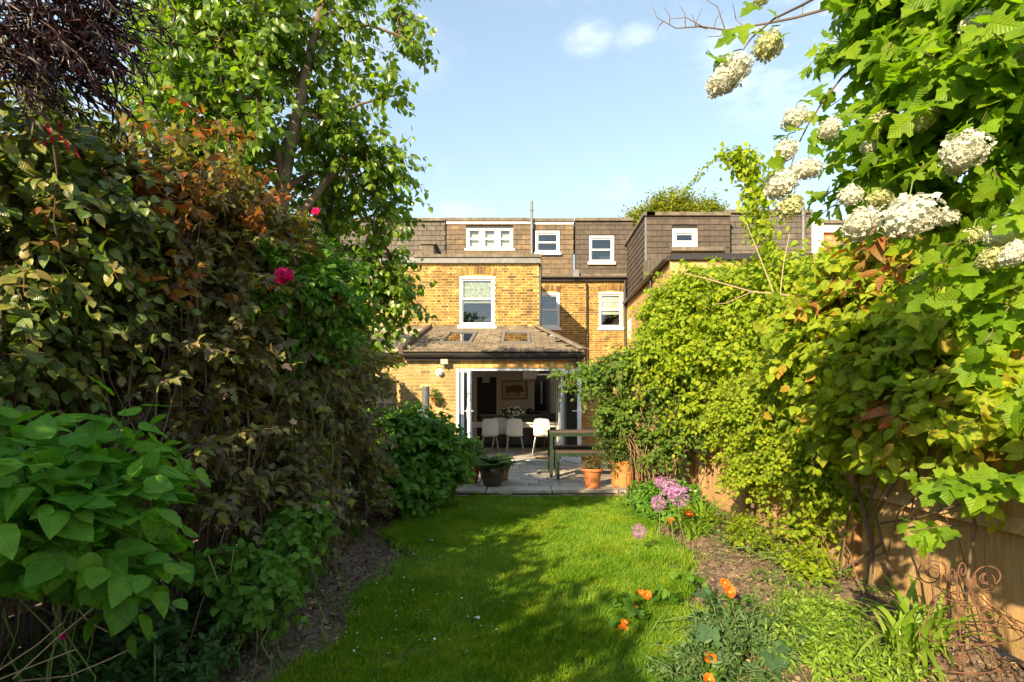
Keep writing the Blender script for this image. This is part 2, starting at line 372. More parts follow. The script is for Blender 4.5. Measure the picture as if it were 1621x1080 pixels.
def cloud(name, m, P, S, AX, NM, tmpl, parent=None, kind='stuff', parts=0, part_name='leaf', minpx=9, **k):
    """leaves at points P: the `parts` ones that show largest are objects, the rest one mesh"""
    tmpls = tmpl if isinstance(tmpl, list) else [tmpl]
    X, Y, Z = leaf_frames(AX, NM); n = len(P)
    off = np.array(parent.location) if parent is not None else np.zeros(3)
    P = P - off; score = np.zeros(n)
    if parts:
        w = P + off; yy = np.maximum(w[:, 1], .2); sx = PX + w[:, 0] * F / yy; sy = PY - (w[:, 2] - CZ) * F / yy
        vis = (sx > 0) & (sx < 1621) & (sy > 0) & (sy < 1080) & (w[:, 1] > .3)
        score = np.where(vis, S * F / yy * (0.3 + np.abs(np.sum(Z * unit(w - np.array([0, 0, CZ])), -1))), 0); score[score < minpx * .5] = 0
    pick = np.argsort(-score)[:parts]; pick = pick[score[pick] > 0]; sel = np.zeros(n, bool); sel[pick] = True
    var = np.arange(n) % len(tmpls); ms = []
    for i, (tv, tf) in enumerate(tmpls):
        uv = np.stack([tv[:, 0] + .5, tv[:, 1]], 1)
        if len(pick): ms.append(mesh_np(part_name, tv, tf, m, True, uv))
    for i in pick:
        M = Matrix([[X[i][r] * S[i], Y[i][r] * S[i], Z[i][r] * S[i], P[i][r]] for r in range(3)] + [[0, 0, 0, 1]])
        o = link(part_name, ms[var[i]], parent); o.matrix_basis = M
    VV = []; FF = []; UU = []; base = 0
    for t, (tv, tf) in enumerate(tmpls):
        q = np.where((var == t) & ~sel)[0]
        if not len(q): continue
        v = P[q][:, None] + S[q][:, None, None] * (X[q][:, None] * tv[None, :, 0:1] + Y[q][:, None] * tv[None, :, 1:2] + Z[q][:, None] * tv[None, :, 2:3])
        f = tf[None] + (np.arange(len(q)) * len(tv))[:, None, None] + base
        VV.append(v.reshape(-1, 3)); FF.append(f.reshape(-1, 3)); UU.append(np.tile(np.stack([tv[:, 0] + .5, tv[:, 1]], 1), (len(q), 1))); base += len(q) * len(tv)
    if VV: return link(name, mesh_np(name, np.concatenate(VV), np.concatenate(FF), m, True, np.concatenate(UU)), parent, kind, **k)
def tubes_np(name, m, paths, rads, parent=None, sides=3, kind='stuff', **k):
    """many thin stems: paths (n,k,3), rads (n,k)"""
    n, kk, _ = paths.shape; t = np.gradient(paths, axis=1); t = unit(t); up = np.array([.2, .13, 1.0]); a = unit(np.cross(t, up[None, None])); b = np.cross(t, a)
    an = np.arange(sides) * 2 * math.pi / sides
    v = paths[:, :, None] + rads[:, :, None, None] * (a[:, :, None] * np.cos(an)[None, None, :, None] + b[:, :, None] * np.sin(an)[None, None, :, None])
    idx = np.arange(n * kk * sides).reshape(n, kk, sides)
    A = idx[:, :-1]; B = idx[:, 1:]; A2 = np.roll(A, -1, 2); B2 = np.roll(B, -1, 2)
    f = np.stack([A, A2, B2, B], -1).reshape(-1, 4)
    off = np.array(parent.location) if parent is not None else np.zeros(3)
    return link(name, mesh_np(name, v.reshape(-1, 3) - off, f, m, True), parent, kind, **k)
def blob_shoots(rg, blobs, n, length, nodes, out=1.0, up=.5, rand=.5, droop=.25, rmin=.45, bias=(0, 0, 0), half=None):
    """shoots growing out of ellipsoids; returns paths (n, nodes+1, 3) and outward directions"""
    B = np.array([[*b[0], *(b[1] if hasattr(b[1], '__len__') else (b[1],) * 3)] for b in blobs], float)
    wt = (B[:, 3] * B[:, 4] * B[:, 5]) ** (2 / 3) * np.array([b[2] if len(b) > 2 else 1.0 for b in blobs]); idx = rg.choice(len(B), n, p=wt / wt.sum())
    d = unit(rg.normal(size=(n, 3))); r = rmin + (1 - rmin) * rg.uniform(0, 1, n) ** .6
    if half is not None:      # keep to the side that faces the garden
        h = np.array(half); s = d @ h; d = np.where((s < -.15)[:, None], d - 2 * s[:, None] * h, d)
    L = length * rg.uniform(.55, 1.25, n)
    p0 = B[idx, :3] + d * B[idx, 3:] * r[:, None] - d * (L * .35)[:, None]
    dd = unit(d * out + np.array([0, 0, up]) + np.array(bias) + rg.normal(size=(n, 3)) * rand)
    s = np.linspace(0, 1, nodes + 1)[None, :, None]; c = rg.normal(size=(n, 1, 3)) * .12
    path = p0[:, None] + dd[:, None] * s * L[:, None, None] + (c * s * s - np.array([0, 0, droop]) * s * s) * L[:, None, None]
    return path, d, L
def shoot_leaves(rg, path, d, size, svar=.25, perside=2, spread=.9, upb=1.0, outb=.5, nrand=.35, droop=.25, petiole=.3, skip=1, sun=.0):
    n, k, _ = path.shape; t = unit(np.gradient(path, axis=1))[:, skip:]; P = path[:, skip:]; m = k - skip
    side = unit(np.cross(t, np.array([0, 0, 1.0]) + rg.normal(size=(n, 1, 3)) * .5)); Ps = []; As = []; Ns = []; Ss = []
    for q in range(perside):
        sg = 1 if q % 2 == 0 else -1
        rot = rg.normal(size=(n, m, 3)) * .45
        ax = unit(side * sg * spread + t * (1 - spread * .4) + rot + np.array([0, 0, -droop]))
        nm = np.array([0, 0, 1.0]) * upb + d[:, None] * outb + rg.normal(size=(n, m, 3)) * nrand + np.array([-.47, -.82, .3]) * sun
        s = size * rg.uniform(1 - svar, 1 + svar, (n, m)) * (0.72 + .4 * np.linspace(1, .4, m))[None]
        Ps.append(P + ax * (s * petiole)[..., None]); As.append(ax); Ns.append(nm); Ss.append(s)
    f = lambda a: np.concatenate([q.reshape(-1, q.shape[-1]) for q in a])
    return f(Ps), np.concatenate([s.ravel() for s in Ss]), f(As), f(Ns)
def bush(parent, rg, blobs, n, length, nodes, size, tmpl, lm, sm, name='foliage', parts=300, twig_r=.0025, leafkw={}, shootkw={}, minpx=9, cull=None, stemname='twigs'):
    path, d, L = blob_shoots(rg, blobs, n, length, nodes, **shootkw)
    if cull is not None:
        kp = cull(path[:, -1]); path, d, L = path[kp], d[kp], L[kp]; n = len(path)
    P, S, AX, NM = shoot_leaves(rg, path, d, size, **leafkw)
    cloud(name, lm, P, S, AX, NM, tmpl, parent, parts=parts, minpx=minpx)
    kk = path.shape[1]; sel = [0, kk // 2, kk - 1]
    tubes_np(stemname, sm, path[:, sel], np.tile(np.array([1.0, .8, .4]) * twig_r, (n, 1)), parent)
    return path
def stems(parent, rg, bases, ends, m, r0=.008, r1=.002, k=7, bow=.15, name='stems', sides=5, wig=.03):
    bases, ends = np.array(bases, float), np.array(ends, float); n = len(bases); s = np.linspace(0, 1, k)[None, :, None]
    D = ends - bases; horiz = D * np.array([1, 1, 0])
    path = bases[:, None] + D[:, None] * s - horiz[:, None] * (s * (1 - s)) * 4 * bow * 1.0 + rg.normal(size=(n, k, 3)) * wig * np.sin(np.pi * s)
    rad = (r0 + (r1 - r0) * s[..., 0]) * rg.uniform(.6, 1.3, (n, 1))
    tubes_np(name, m, path, rad, parent, sides)
# ================================================================== THE SETTING
rg = np.random.default_rng(11); rnd = random.Random(7)
M_soil = mat('soil', (.15, .10, .065), .95, noise=.6, scale=24, bump=1.0, bscale=45)
M_turf = mat('turf', (.05, .065, .015), .95, noise=.45, scale=9, bump=.8, bscale=120)
M_paving = mat('paving_stone', [(.48, .42, .33), (.34, .30, .25), (.55, .48, .37), (.40, .36, .30), (.28, .26, .23)], .72, noise=.25, scale=9, bump=.35, bscale=45, stain=0.30)
M_joint = mat('paving_joint', (.06, .05, .035), .95, noise=.3, scale=30)
M_mortar = mat('mortar', (.68, .46, .14), .95, noise=.2, scale=25, bump=.4, bscale=80, stain=0.30)
M_brick = mat('stock_brick', [(.33, .19, .05), (.17, .09, .035), (.42, .26, .07), (.12, .065, .03), (.30, .17, .045), (.20, .115, .05), (.38, .23, .06), (.09, .052, .03)], .88, noise=.28, scale=38, bump=.8, bscale=110, stain=0.35)
M_brick2 = mat('pale_stock_brick', [(.40, .275, .11), (.29, .19, .075), (.48, .34, .15), (.33, .21, .07), (.42, .30, .13), (.22, .14, .06)], .88, noise=.2, scale=34, bump=.8, bscale=110, stain=0.30)
M_mortar2 = mat('pale_mortar', (.56, .42, .2), .95, noise=.2, scale=25, bump=.4, bscale=80, stain=0.30)
M_soldier = mat('orange_stock_brick', [(.62, .30, .07), (.68, .38, .12), (.52, .26, .07), (.66, .44, .16)], .85, noise=.2, scale=34, bump=.6, bscale=110)
M_redbrick = mat('red_brick', [(.52, .15, .06), (.46, .12, .05), (.56, .19, .08)], .85, noise=.15, scale=34, bump=.5, bscale=110)
M_slate_w = mat('warm_slate', [(.155, .105, .062), (.125, .088, .055), (.19, .125, .07), (.14, .098, .06), (.17, .115, .065)], .8, noise=.2, scale=10, bump=.3, bscale=50, stain=0.30)
M_slate_d = mat('dark_slate', [(.078, .057, .042), (.066, .05, .037), (.09, .066, .048), (.072, .054, .04)], .75, noise=.2, scale=10, bump=.3, bscale=50, stain=0.25)
M_slate_g = mat('grey_slate', [(.12, .10, .078), (.10, .084, .068), (.14, .114, .09)], .8, noise=.2, scale=10, bump=.3, bscale=50, stain=0.30)
M_tile = mat('roof_tile', [(.20, .155, .105), (.165, .13, .09), (.225, .175, .12), (.185, .142, .097)], .85, noise=.3, scale=7, bump=.5, bscale=40, stain=0.35)
M_white = mat('white_paint', (.80, .79, .76), .45, noise=.05, scale=12)
M_upvc = mat('white_aluminium', (.72, .75, .78), .3)
M_dark = mat('black_gutter', (.028, .024, .022), .4)
M_lead = mat('lead', (.16, .16, .165), .55, noise=.25, scale=8)
M_felt = mat('weathered_coping', (.165, .135, .095), .9, noise=.35, scale=9, bump=.6, bscale=30, stain=0.40)
M_glass = glass_mat('window_glass', .03)
M_glass2 = glass_mat('door_glass', .06)
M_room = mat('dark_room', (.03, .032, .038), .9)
M_blind = mat('cream_blind', (.50, .46, .38), .8)
M_fabric = mat('patterned_blind', (.34, .33, .22), .8, noise=.6, scale=13)
M_greyrender = mat('roofing_felt', (.035, .03, .027), .9, noise=.2, scale=6)

# ---- ground
g = MB(); g.add([(-400, -300, -.035), (400, -300, -.035), (400, 700, -.035), (-400, 700, -.035)], [[0, 1, 2, 3]])
g.build('ground', M_soil, kind='structure')
def grid_mesh(name, x0, x1, y0, y1, nx, ny, fn, m, kind='structure', **k):
    X, Y = np.meshgrid(np.linspace(x0, x1, nx), np.linspace(y0, y1, ny)); Z = fn(X, Y)
    v = np.stack([X, Y, Z], -1).reshape(-1, 3); i = np.arange(nx * ny).reshape(ny, nx)
    f = np.stack([i[:-1, :-1], i[:-1, 1:], i[1:, 1:], i[1:, :-1]], -1).reshape(-1, 4)
    return link(name, mesh_np(name, v, f, m, True), None, kind, **k)
def vnoise(X, Y, s, seed):
    r = np.random.default_rng(seed); G = r.uniform(-1, 1, (64, 64)); x = (X * s) % 63; y = (Y * s) % 63
    i = np.floor(x).astype(int); j = np.floor(y).astype(int); fx = x - i; fy = y - j; fx = fx * fx * (3 - 2 * fx); fy = fy * fy * (3 - 2 * fy)
    i2 = (i + 1) % 64; j2 = (j + 1) % 64
    return (G[j, i] * (1 - fx) + G[j, i2] * fx) * (1 - fy) + (G[j2, i] * (1 - fx) + G[j2, i2] * fx) * fy
def soil_z(X, Y): return .008 + .028 * vnoise(X + 50, Y + 50, 2.3, 1) + .024 * vnoise(X + 50, Y + 50, 8, 2) + .018 * vnoise(X + 50, Y + 50, 21, 3)
def lawn_left(y): return -1.14 - .14 * np.sin(y * 1.3 + .6) - .07 * np.sin(y * 4.1) + .22 * np.clip(y - 5.6, 0, 2) + .12 * np.exp(-((y - 4.2) / .6) ** 2)
def lawn_right(y): return np.interp(y, [0, 2.2, 3.0, 3.7, 4.4, 5.2, 6.9], [.62, .72, 1.02, 1.22, 1.36, 1.32, 1.5]) + .05 * np.sin(y * 5) + .03 * np.sin(y * 11)
grid_mesh('soil_bed', -2.58, 2.44, -.5, 7.0, 260, 380, soil_z, M_soil)
def lawn_z(X, Y):
    dL = X - lawn_left(Y); dR = lawn_right(Y) - X; e = np.minimum(dL, dR)
    return np.where(e > 0, .040 + .008 * vnoise(X + 50, Y + 50, 2, 4) + .006 * vnoise(X + 50, Y + 50, 9, 5), -.1 + .14 * np.clip(1 + e * 12, 0, 1)) - .004
grid_mesh('lawn', -1.55, 1.7, -.4, 6.99, 110, 260, lawn_z, M_turf)

# ---- patio: slabs one by one
pat = thing('patio', 'grey stone slab patio between the lawn and the open doors', 'patio'); pat['kind'] = 'structure'
del pat['category']
b = MB(); b.box((-2.58, 7.06, -.05), (2.44, 11.10, .118)); b.build('patio_bed', M_joint, pat)
slabs = []; y = 7.02; row = 0
rows = [.45, .30, .30, .45, .30, .22, .30, .30, .45, .30, .30, .40]
for hrow in rows:
    x = -2.58; 
    while x < 2.42:
        w = rnd.choice([.6, .45, .9, .6, .3]) if row else rnd.choice([.9, .6, .75]); w = min(w, 2.44 - x)
        if w < .12: break
        if y + hrow > 11.1: hrow = 11.1 - y
        slabs.append(Matrix.Translation((x + w / 2, y + hrow / 2, .12 + rnd.uniform(-.002, .003))) @ Matrix.Rotation(rnd.uniform(-.004, .004), 4, 'X') @ Matrix.Diagonal((w - .018, hrow - .018, .036, 1)))
        x += w
    y += hrow; row += 1
    if y > 11.08: break
build_pieces(pat, slabs, 'paving_slab', 'paving', M_paving, .006)
edge = []; x = -2.4
while x < 2.42:
    w = rnd.uniform(.16, .3); h = rnd.uniform(.07, .1)
    edge.append(Matrix.Translation((x + w / 2, 7.0 + rnd.uniform(-.012, .006), h / 2 + .0)) @ Matrix.Rotation(rnd.uniform(-.05, .05), 4, 'Z') @ Matrix.Diagonal((w - .012, .1, h, 1))); x += w
M_edge = mat('edge_stone', [(.25, .2, .12), (.3, .24, .15), (.2, .17, .11)], .95, noise=.5, scale=18, bump=1, bscale=50)
build_pieces(pat, edge, 'edge_stone', 'edge_stones', M_edge, .06)

# ================================================================== HOUSE
UX, UZ, NF = Vector((1, 0, 0)), Vector((0, 0, 1)), Vector((0, -1, 0))
YE, YO, YM, YD = 11.1, 14.4, 17.4, 17.6         # planes: extension, outrigger, main wall, dormers
def z_at(py, D): return CZ + (PY - py) * D / F
def x_at(px, D): return (px - PX) * D / F

def sash_window(parent, x0, x1, z0, z1, y, blind=0.0, blind_m=None, arch=0.0, sill=True, bars=1, wide=.055, low=.5, tint=None):
    """white timber sash window set back in its opening: window > sash, pane, sill, blind, reveal"""
    rec = .07; zt = z1
    m = MB(); w = x1 - x0
    m.box((x0, y + rec - .05, z0), (x0 + wide, y + rec + .05, zt)); m.box((x1 - wide, y + rec - .05, z0), (x1, y + rec + .05, zt))
    m.box((x0 + wide, y + rec - .05, zt - wide * 1.3), (x1 - wide, y + rec + .05, zt)); m.box((x0 + wide, y + rec - .05, z0), (x1 - wide, y + rec + .05, z0 + wide))
    if arch:                                    # curved head board
        k = 8; vs = []
        for i in range(k + 1):
            t = i / k; xx = x0 + w * t; zz = z1 + arch * (1 - (2 * t - 1) ** 2)
            vs += [(xx, y + .012, z1 - .03), (xx, y + .012, zz), (xx, y + .06, z1 - .03), (xx, y + .06, zz)]
        fs = []
        for i in range(k): a = 4 * i; fs += [[a, a + 4, a + 5, a + 1], [a + 1, a + 5, a + 7, a + 3], [a, a + 2, a + 6, a + 4], [a + 2, a + 3, a + 7, a + 6]]
        m.add(vs, fs)
    win = m.build('window', M_white, parent)
    a0, a1 = x0 + wide, x1 - wide; c0, c1 = z0 + wide, zt - wide * 1.3; mid = c0 + (c1 - c0) * low; st = .042
    for (q0, q1, yy) in ((mid - .02, c1, y + rec), (c0, mid + .02, y + rec + .022)):
        s = MB(); s.box((a0, yy, q0), (a0 + st, yy + .02, q1)); s.box((a1 - st, yy, q0), (a1, yy + .02, q1))
        s.box((a0 + st, yy, q1 - st), (a1 - st, yy + .02, q1)); s.box((a0 + st, yy, q0), (a1 - st, yy + .02, q0 + st * 1.15))
        s.build('sash', M_white, win)
        p = MB(); p.box((a0 + st, yy + .007, q0 + st * 1.15), (a1 - st, yy + .011, q1 - st)); p.build('pane', M_glass, win)
    if sill: s = MB(); s.box((x0 - .05, y - .055, z0 - .085), (x1 + .05, y + .10, z0 - .001)); s.build('sill', M_white, win)
    if blind:
        bl = MB(); zb = c1 - (c1 - c0) * blind; n = 5
        for i in range(n): h = (c1 - zb) / n; bl.box((a0 + .01, y + rec + .07 - .012 * (i % 2), zb + i * h), (a1 - .01, y + rec + .078 - .012 * (i % 2), zb + (i + 1) * h - .002))
        bl.build('blind', blind_m or M_blind, win)
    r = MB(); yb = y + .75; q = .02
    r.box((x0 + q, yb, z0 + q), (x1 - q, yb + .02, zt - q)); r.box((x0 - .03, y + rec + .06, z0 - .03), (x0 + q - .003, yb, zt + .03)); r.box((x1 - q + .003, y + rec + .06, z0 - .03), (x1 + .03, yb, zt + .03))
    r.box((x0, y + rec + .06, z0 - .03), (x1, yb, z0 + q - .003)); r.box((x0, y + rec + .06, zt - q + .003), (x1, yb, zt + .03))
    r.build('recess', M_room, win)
    return win
def arch_bricks(store, x0, x1, z, y, arch=.05, h=.215, n=None, rngl=random.Random(3)):
    w = x1 - x0; n = n or int(w / .075); 
    for i in range(n):
        t = (i + .5) / n; xx = x0 + w * t; a = (t - .5) * .42
        zz = z + arch * (1 - (2 * t - 1) ** 2) + h / 2
        store.append(Matrix.Translation((xx, y - .014 + .025 + rngl.uniform(-.002, .002), zz)) @ Matrix.Rotation(a, 4, 'Y') @ Matrix.Diagonal((w / n - .012, .05, h, 1)))

house = thing('terraced_house', 'yellow brick terraced house with lean-to kitchen and open folding doors in the middle', 'house')
HB = []      # bricks of the house, the largest 300 become objects
# --- kitchen extension, front wall
EX0, EX1 = -2.50, 1.22; DX0, DX1, DZ1 = -1.25, .93, 2.13
EZ = 2.40
wall = MB(); slab(wall, Vector((EX0, YE, 0)), UX, UZ, NF, EX1 - EX0, EZ, .28, [(DX0 - EX0, DX1 - EX0, -.1, DZ1)])
wall.box((EX1 - .28, YE + .28, 0), (EX1, YE + .9, EZ)); wall.box((EX1 - .28, YE + .9, 0), (EX1, YO + .25, .3)); wall.box((EX1 - .28, YE + .9, 2.28), (EX1, YO + .25, EZ)); wall.box((EX0, YE + .28, 0), (EX0 + .1, YO + .25, EZ + .02))
wall.build('wall', M_mortar2, house)
pale = []
bricks(pale, (EX0, YE, .12), UX, NF, EX1 - EX0, EZ - .12, [(DX0 - EX0 - .02, DX1 - EX0 + .02, -.1, DZ1 - .12 + .235)], 'stretcher')
sold = []; n = int((DX1 - DX0 + .1) / .075); x = DX0 - .05
for i in range(n):
    if i == 15: x += .03
    sold.append(Matrix.Translation((x + .0375, YE + .018 + rnd.uniform(-.002, .002), DZ1 + .105)) @ Matrix.Diagonal((.064, .05, .215, 1))); x += (DX1 - DX0 + .1) / n
# --- outrigger (first floor)
OX0, OX1, OZ0, OZ1 = -3.9, .49, 3.30, z_at(418, YO)
w1 = (x_at(727, YO), x_at(783, YO), z_at(516, YO), z_at(437, YO)); w0 = (x_at(566, YO), x_at(604, YO), z_at(520, YO), z_at(437, YO))
wall = MB(); op = [(a[0] - OX0, a[1] - OX0, a[2] - OZ0, a[3] - OZ0) for a in (w1, w0)]
slab(wall, Vector((OX0, YO, OZ0)), UX, UZ, NF, OX1 - OX0, OZ1 - OZ0, .25, op)
wall.box((OX1 - .22, YO + .25, 2.5), (OX1, YM, OZ1)); wall.build('outrigger_wall', M_mortar, house)
yel = []
opb = [(o[0], o[1], o[2], o[3] + .26) for o in op]
bricks(yel, (OX0, YO, OZ0), UX, NF, OX1 - OX0, OZ1 - OZ0, opb)
for a in (w1, w0): arch_bricks(yel, a[0] - .04, a[1] + .04, a[3] - .005, YO)
bricks(yel, (OX1, YO + .01, OZ0), Vector((0, 1, 0)), Vector((1, 0, 0)), 2.9, OZ1 - OZ0, [])
sash_window(house, *w1, YO, .52, M_fabric, arch=.05, low=.56); sash_window(house, *w0, YO, .3, arch=.05)
# --- main rear wall
MX0, MX1, MZ0, MZ1 = .40, 3.54, 1.9, z_at(446, YM)
w2 = (x_at(848, YM), x_at(886, YM), z_at(519, YM), z_at(463, YM)); w3 = (x_at(948, YM), x_at(986, YM), z_at(519, YM), z_at(462, YM))
opm = [(a[0] - MX0, a[1] - MX0, a[2] - MZ0, a[3] - MZ0) for a in (w2, w3)]
wall = MB(); slab(wall, Vector((MX0, YM, MZ0)), UX, UZ, NF, MX1 - MX0, MZ1 - MZ0, .25, opm); wall.build('rear_wall', M_mortar, house)
bricks(yel, (MX0, YM, MZ0), UX, NF, MX1 - MX0, MZ1 - MZ0, [(o[0], o[1], o[2], o[3] + .24) for o in opm])
for a in (w2, w3): arch_bricks(yel, a[0] - .04, a[1] + .04, a[3] - .005, YM)
sash_window(house, *w2, YM, 0, arch=.03, low=.52); sash_window(house, *w3, YM, .62, M_blind, arch=.05, low=.52)
build_pieces(house, sold, 'brick', 'brickwork', M_soldier, .03, 60)
build_pieces(house, pale, 'brick', 'brickwork', M_brick2, .05, 150)
build_pieces(house, yel, 'brick', 'brickwork', M_brick, .05, 90)
# --- lean-to roof: plane from the eave up to the outrigger wall
ev = Vector((0, YE - .17, z_at(559, YE - .17))); tp = Vector((0, YO, z_at(522, YO))); VR = (tp - ev).normalized(); NR = Vector((0, -VR.z, VR.y)); LR = (tp - ev).length
RX0, RX1 = EX0 + .02, 1.33; hipx = x_at(851, YO)
def hip_at(v): return RX1 + (hipx - RX1) * v / LR
vel = []
for (pa, pb) in ((696, 751), (791, 843)):
    ya = ev.y + .27 * (tp.y - ev.y); xa, xb = x_at(pa + 2, 12.2), x_at(pb - 3, 12.2); vel.append((xa, xb, LR * .30, LR * .78))
O = Vector((RX0, ev.y, ev.z)); rops = [(a - RX0, b - RX0, c, d) for a, b, c, d in vel]
s = MB(); slab(s, O, UX, VR, NR, hipx - RX0 - .01, LR - .02, .10, rops)
hp = [(hipx - .01, LR), (hipx - .01, 0), (RX1, 0)]; t0 = [O - UX * RX0 + UX * a + VR * v for a, v in hp]
s.add([*t0, *[p - NR * .1 for p in t0]], [[0, 1, 2], [5, 4, 3], [0, 3, 4, 1], [1, 4, 5, 2], [2, 5, 3, 0]])
r1 = [Vector((RX1, ev.y, ev.z - .012)), Vector((hipx, YO, tp.z - .012)), Vector((RX1, YO, ev.z - .012))]
s.add([*r1, *[p - Vector((0, 0, .1)) for p in r1]], [[0, 2, 1], [3, 4, 5], [0, 1, 4, 3], [1, 2, 5, 4], [2, 0, 3, 5]])
roof = s.build('lean_to_roof', M_greyrender, house)
tl = []; slates(tl, O, UX, VR, NR, RX1 - RX0, LR, .33, .205, rops, th=.028, gap=.012, lap=.99, test=lambda u, v: u + RX0 < hip_at(v) - .03)
build_pieces(house, tl, 'tile', 'tiles', M_tile, .03)
tr = []; q = Vector((0, 1, 0)); k = 0
for r_ in range(9):
    zz = r_ / 9; yy0 = ev.y + (YO - ev.y) * zz; 
    tr.append(0)
hip = MB(); a = Vector((RX1 + .01, ev.y - .02, ev.z + .03)); b_ = Vector((hipx, YO - .02, tp.z + .05))
hips = []
d = (b_ - a); n = 10
for i in range(n):
    c0 = a + d * (i / n); c1 = a + d * ((i + 1.04) / n); hm = MB(); up = Vector((0.2, -.3, 1)).normalized()
    dd = (c1 - c0).normalized(); aa = dd.cross(up).normalized(); bb = aa.cross(dd)
    vs = []
    for c, lift in ((c0, .012), (c1, .0)):
        for an in (-1.0, -.5, 0, .5, 1.0): vs.append(c + aa * .12 * math.sin(an * 1.2) + bb * (.075 * math.cos(an * 1.2) + lift))
        for an in (1.0, .5, 0, -.5, -1.0): vs.append(c + aa * .105 * math.sin(an * 1.2) + bb * (.055 * math.cos(an * 1.2) + lift))
    fs = [[j, j + 1, j + 11, j + 10] for j in range(9)] + [[9, 0, 10, 19], list(range(10))[::-1], list(range(10, 20))]
    hm.add(vs, fs); hm.build('hip_tile', M_tile, house)
# verge upstand at the party line, lead flashing against the outrigger
s = MB(); s.bar(Vector((RX0 - .06, ev.y - .03, ev.z + .05)), Vector((RX0 - .06, YO, tp.z + .05)), .10, .16); s.build('party_upstand', mat('upstand', (.10, .07, .05), .8), house)
s = MB(); s.box((OX0, YO - .035, tp.z - .03), (OX1, YO - .008, tp.z + .09)); s.build('flashing', M_felt, house)
# rooflights
for (xa, xb, c, d_) in vel:
    s = MB(); M = frame_mat(UX, VR, NR, Vector((0, ev.y, ev.z))); fw = .07
    s.box((xa, c, -.1), (xa + fw, d_, .075), M); s.box((xb - fw, c, -.1), (xb, d_, .075), M); s.box((xa + fw, c, -.1), (xb - fw, c + fw, .07), M); s.box((xa + fw, d_ - fw * 1.5, -.1), (xb - fw, d_, .08), M)
    rl = s.build('rooflight', mat('rooflight_frame', (.16, .15, .13), .5), house)
    s = MB(); s.box((xa + fw, c + fw, .035), (xb - fw, d_ - fw * 1.5, .045), M); s.build('pane', M_glass, rl)
# gutter, fascia, downpipes
s = MB(); s.box((EX0, YE - .10, EZ + .005), (EX1 + .08, YE + .2, EZ + .05)); s.box((RX0, ev.y + .03, ev.z - .15), (RX1 - .02, ev.y + .055, ev.z - .02)); s.build('fascia', M_dark, house)
def gutter(p, q, parent, r=.055, m=M_dark):
    p, q = Vector(p), Vector(q); d = (q - p).normalized(); a = d.cross(UZ).normalized(); mb = MB(); vs = []
    for c in (p, q):
        for i in range(7): an = math.pi * i / 6; vs.append(c + a * r * math.cos(an) - UZ * r * math.sin(an))
        for i in range(7): an = math.pi * (6 - i) / 6; vs.append(c + a * (r - .006) * math.cos(an) - UZ * (r - .006) * math.sin(an))
    fs = [[j, (j + 1) % 14, (j + 1) % 14 + 14, j + 14] for j in range(14)] + [list(range(14))[::-1], list(range(14, 28))]
    mb.add(vs, fs); L = (q - p).length; k = int(L / .8)
    for i in range(k + 1): c = p + d * (.1 + i * (L - .2) / max(k, 1)); mb.bar(c - d * .012, c + d * .012, r * 2.25, .016)
    return mb.build('gutter', m, parent)
gutter((EX0 - .05, ev.y - .05, ev.z - .03), (RX1 + .03, ev.y - .05, ev.z - .03), house, .06)
def downpipe(pts, parent, r=.034, m=M_dark):
    mb = MB(); mb.tube(pts, r, 10)
    for i in range(len(pts) - 1):
        p, q = Vector(pts[i]), Vector(pts[i + 1]); L = (q - p).length
        if L > .6:
            for t in np.linspace(.12, .88, max(2, int(L / .9))): c = p + (q - p) * float(t); d = (q - p).normalized(); mb.tube([c - d * .03, c + d * .03], r * 1.35, 10)
    return mb.build('downpipe', m, parent, True)
downpipe([(EX1 - .02, YE - .16, ev.z - .09), (EX1 - .02, YE - .16, 2.33), (EX1 - .02, YE - .06, 2.22), (EX1 - .02, YE - .06, .13)], house)
# --- outrigger roof edge: coping on top, lead gutter board below
zc0, zc1 = OZ1, z_at(404.5, YO)
s = MB(); s.box((OX0, YO - .10, zc0 + .0), (OX1 + .04, YO - .012, zc0 + .15)); s.box((OX0, YO - .012, zc0 + .002), (OX1 + .04, YM - .05, zc0 + .12)); s.build('roof_board', M_lead, house)
s = MB(); xl = x_at(657, YO); s.box((xl, YO - .14, zc0 + .152), (OX1 + .07, YO + .14, zc1)); s.box((OX1 - .22, YO + .14, zc0 + .152), (OX1 + .05, YM - .1, zc1 - .01)); s.build('coping', M_felt, house)
s = MB(); s.box((x_at(666, YO) - .0, YO + .25, zc0 + .12), (x_at(684, YO), YM - .1, z_at(383, YO))); s.build('party_wall', M_felt, house)
s = MB(); s.box((x_at(664, YO), YO + .2, z_at(383, YO) + .002), (x_at(688, YO), YM - .05, z_at(378, YO))); s.build('coping', M_felt, house)
downpipe([(OX1 + .045, YO + .06, zc0 - .02), (OX1 + .045, YO - .02, zc0 - .25), (OX1 + .03, YO - .05, OZ0 + .05)], house, .04)
# --- main eaves gutter, wall pipe, dormers
zg = z_at(441, YM)
s = MB(); s.box((MX0, YM - .12, MZ1 + .003), (MX1 - .01, YM + .02, zg + .02)); s.build('fascia', M_dark, house)
gutter((OX1, YM - .2, zg + .03), (MX1 - .03, YM - .2, zg + .03), house, .06, mat('faded_gutter', (.13, .10, .085), .5))
s = MB(); s.box((x_at(845, YM), YM - .14, zg + .06), (MX1 - .03, YD - .05, zg + .13)); s.build('eaves_board', M_felt, house)
s = MB(); s.box((x_at(906, YM), YM - .3, zg - .02), (x_at(915, YM), YM - .1, zg + .22)); s.build('hopper', M_lead, house)
downpipe([(x_at(922, YM), YM - .2, zg), (x_at(929, YM), YM - .06, zg - .22), (x_at(930, YM), YM - .06, 2.0)], house)
downpipe([(x_at(987.5, YM) + .02, YM - .08, zg), (x_at(989, YM) + .02, YM - .06, 2.2)], house, .04)
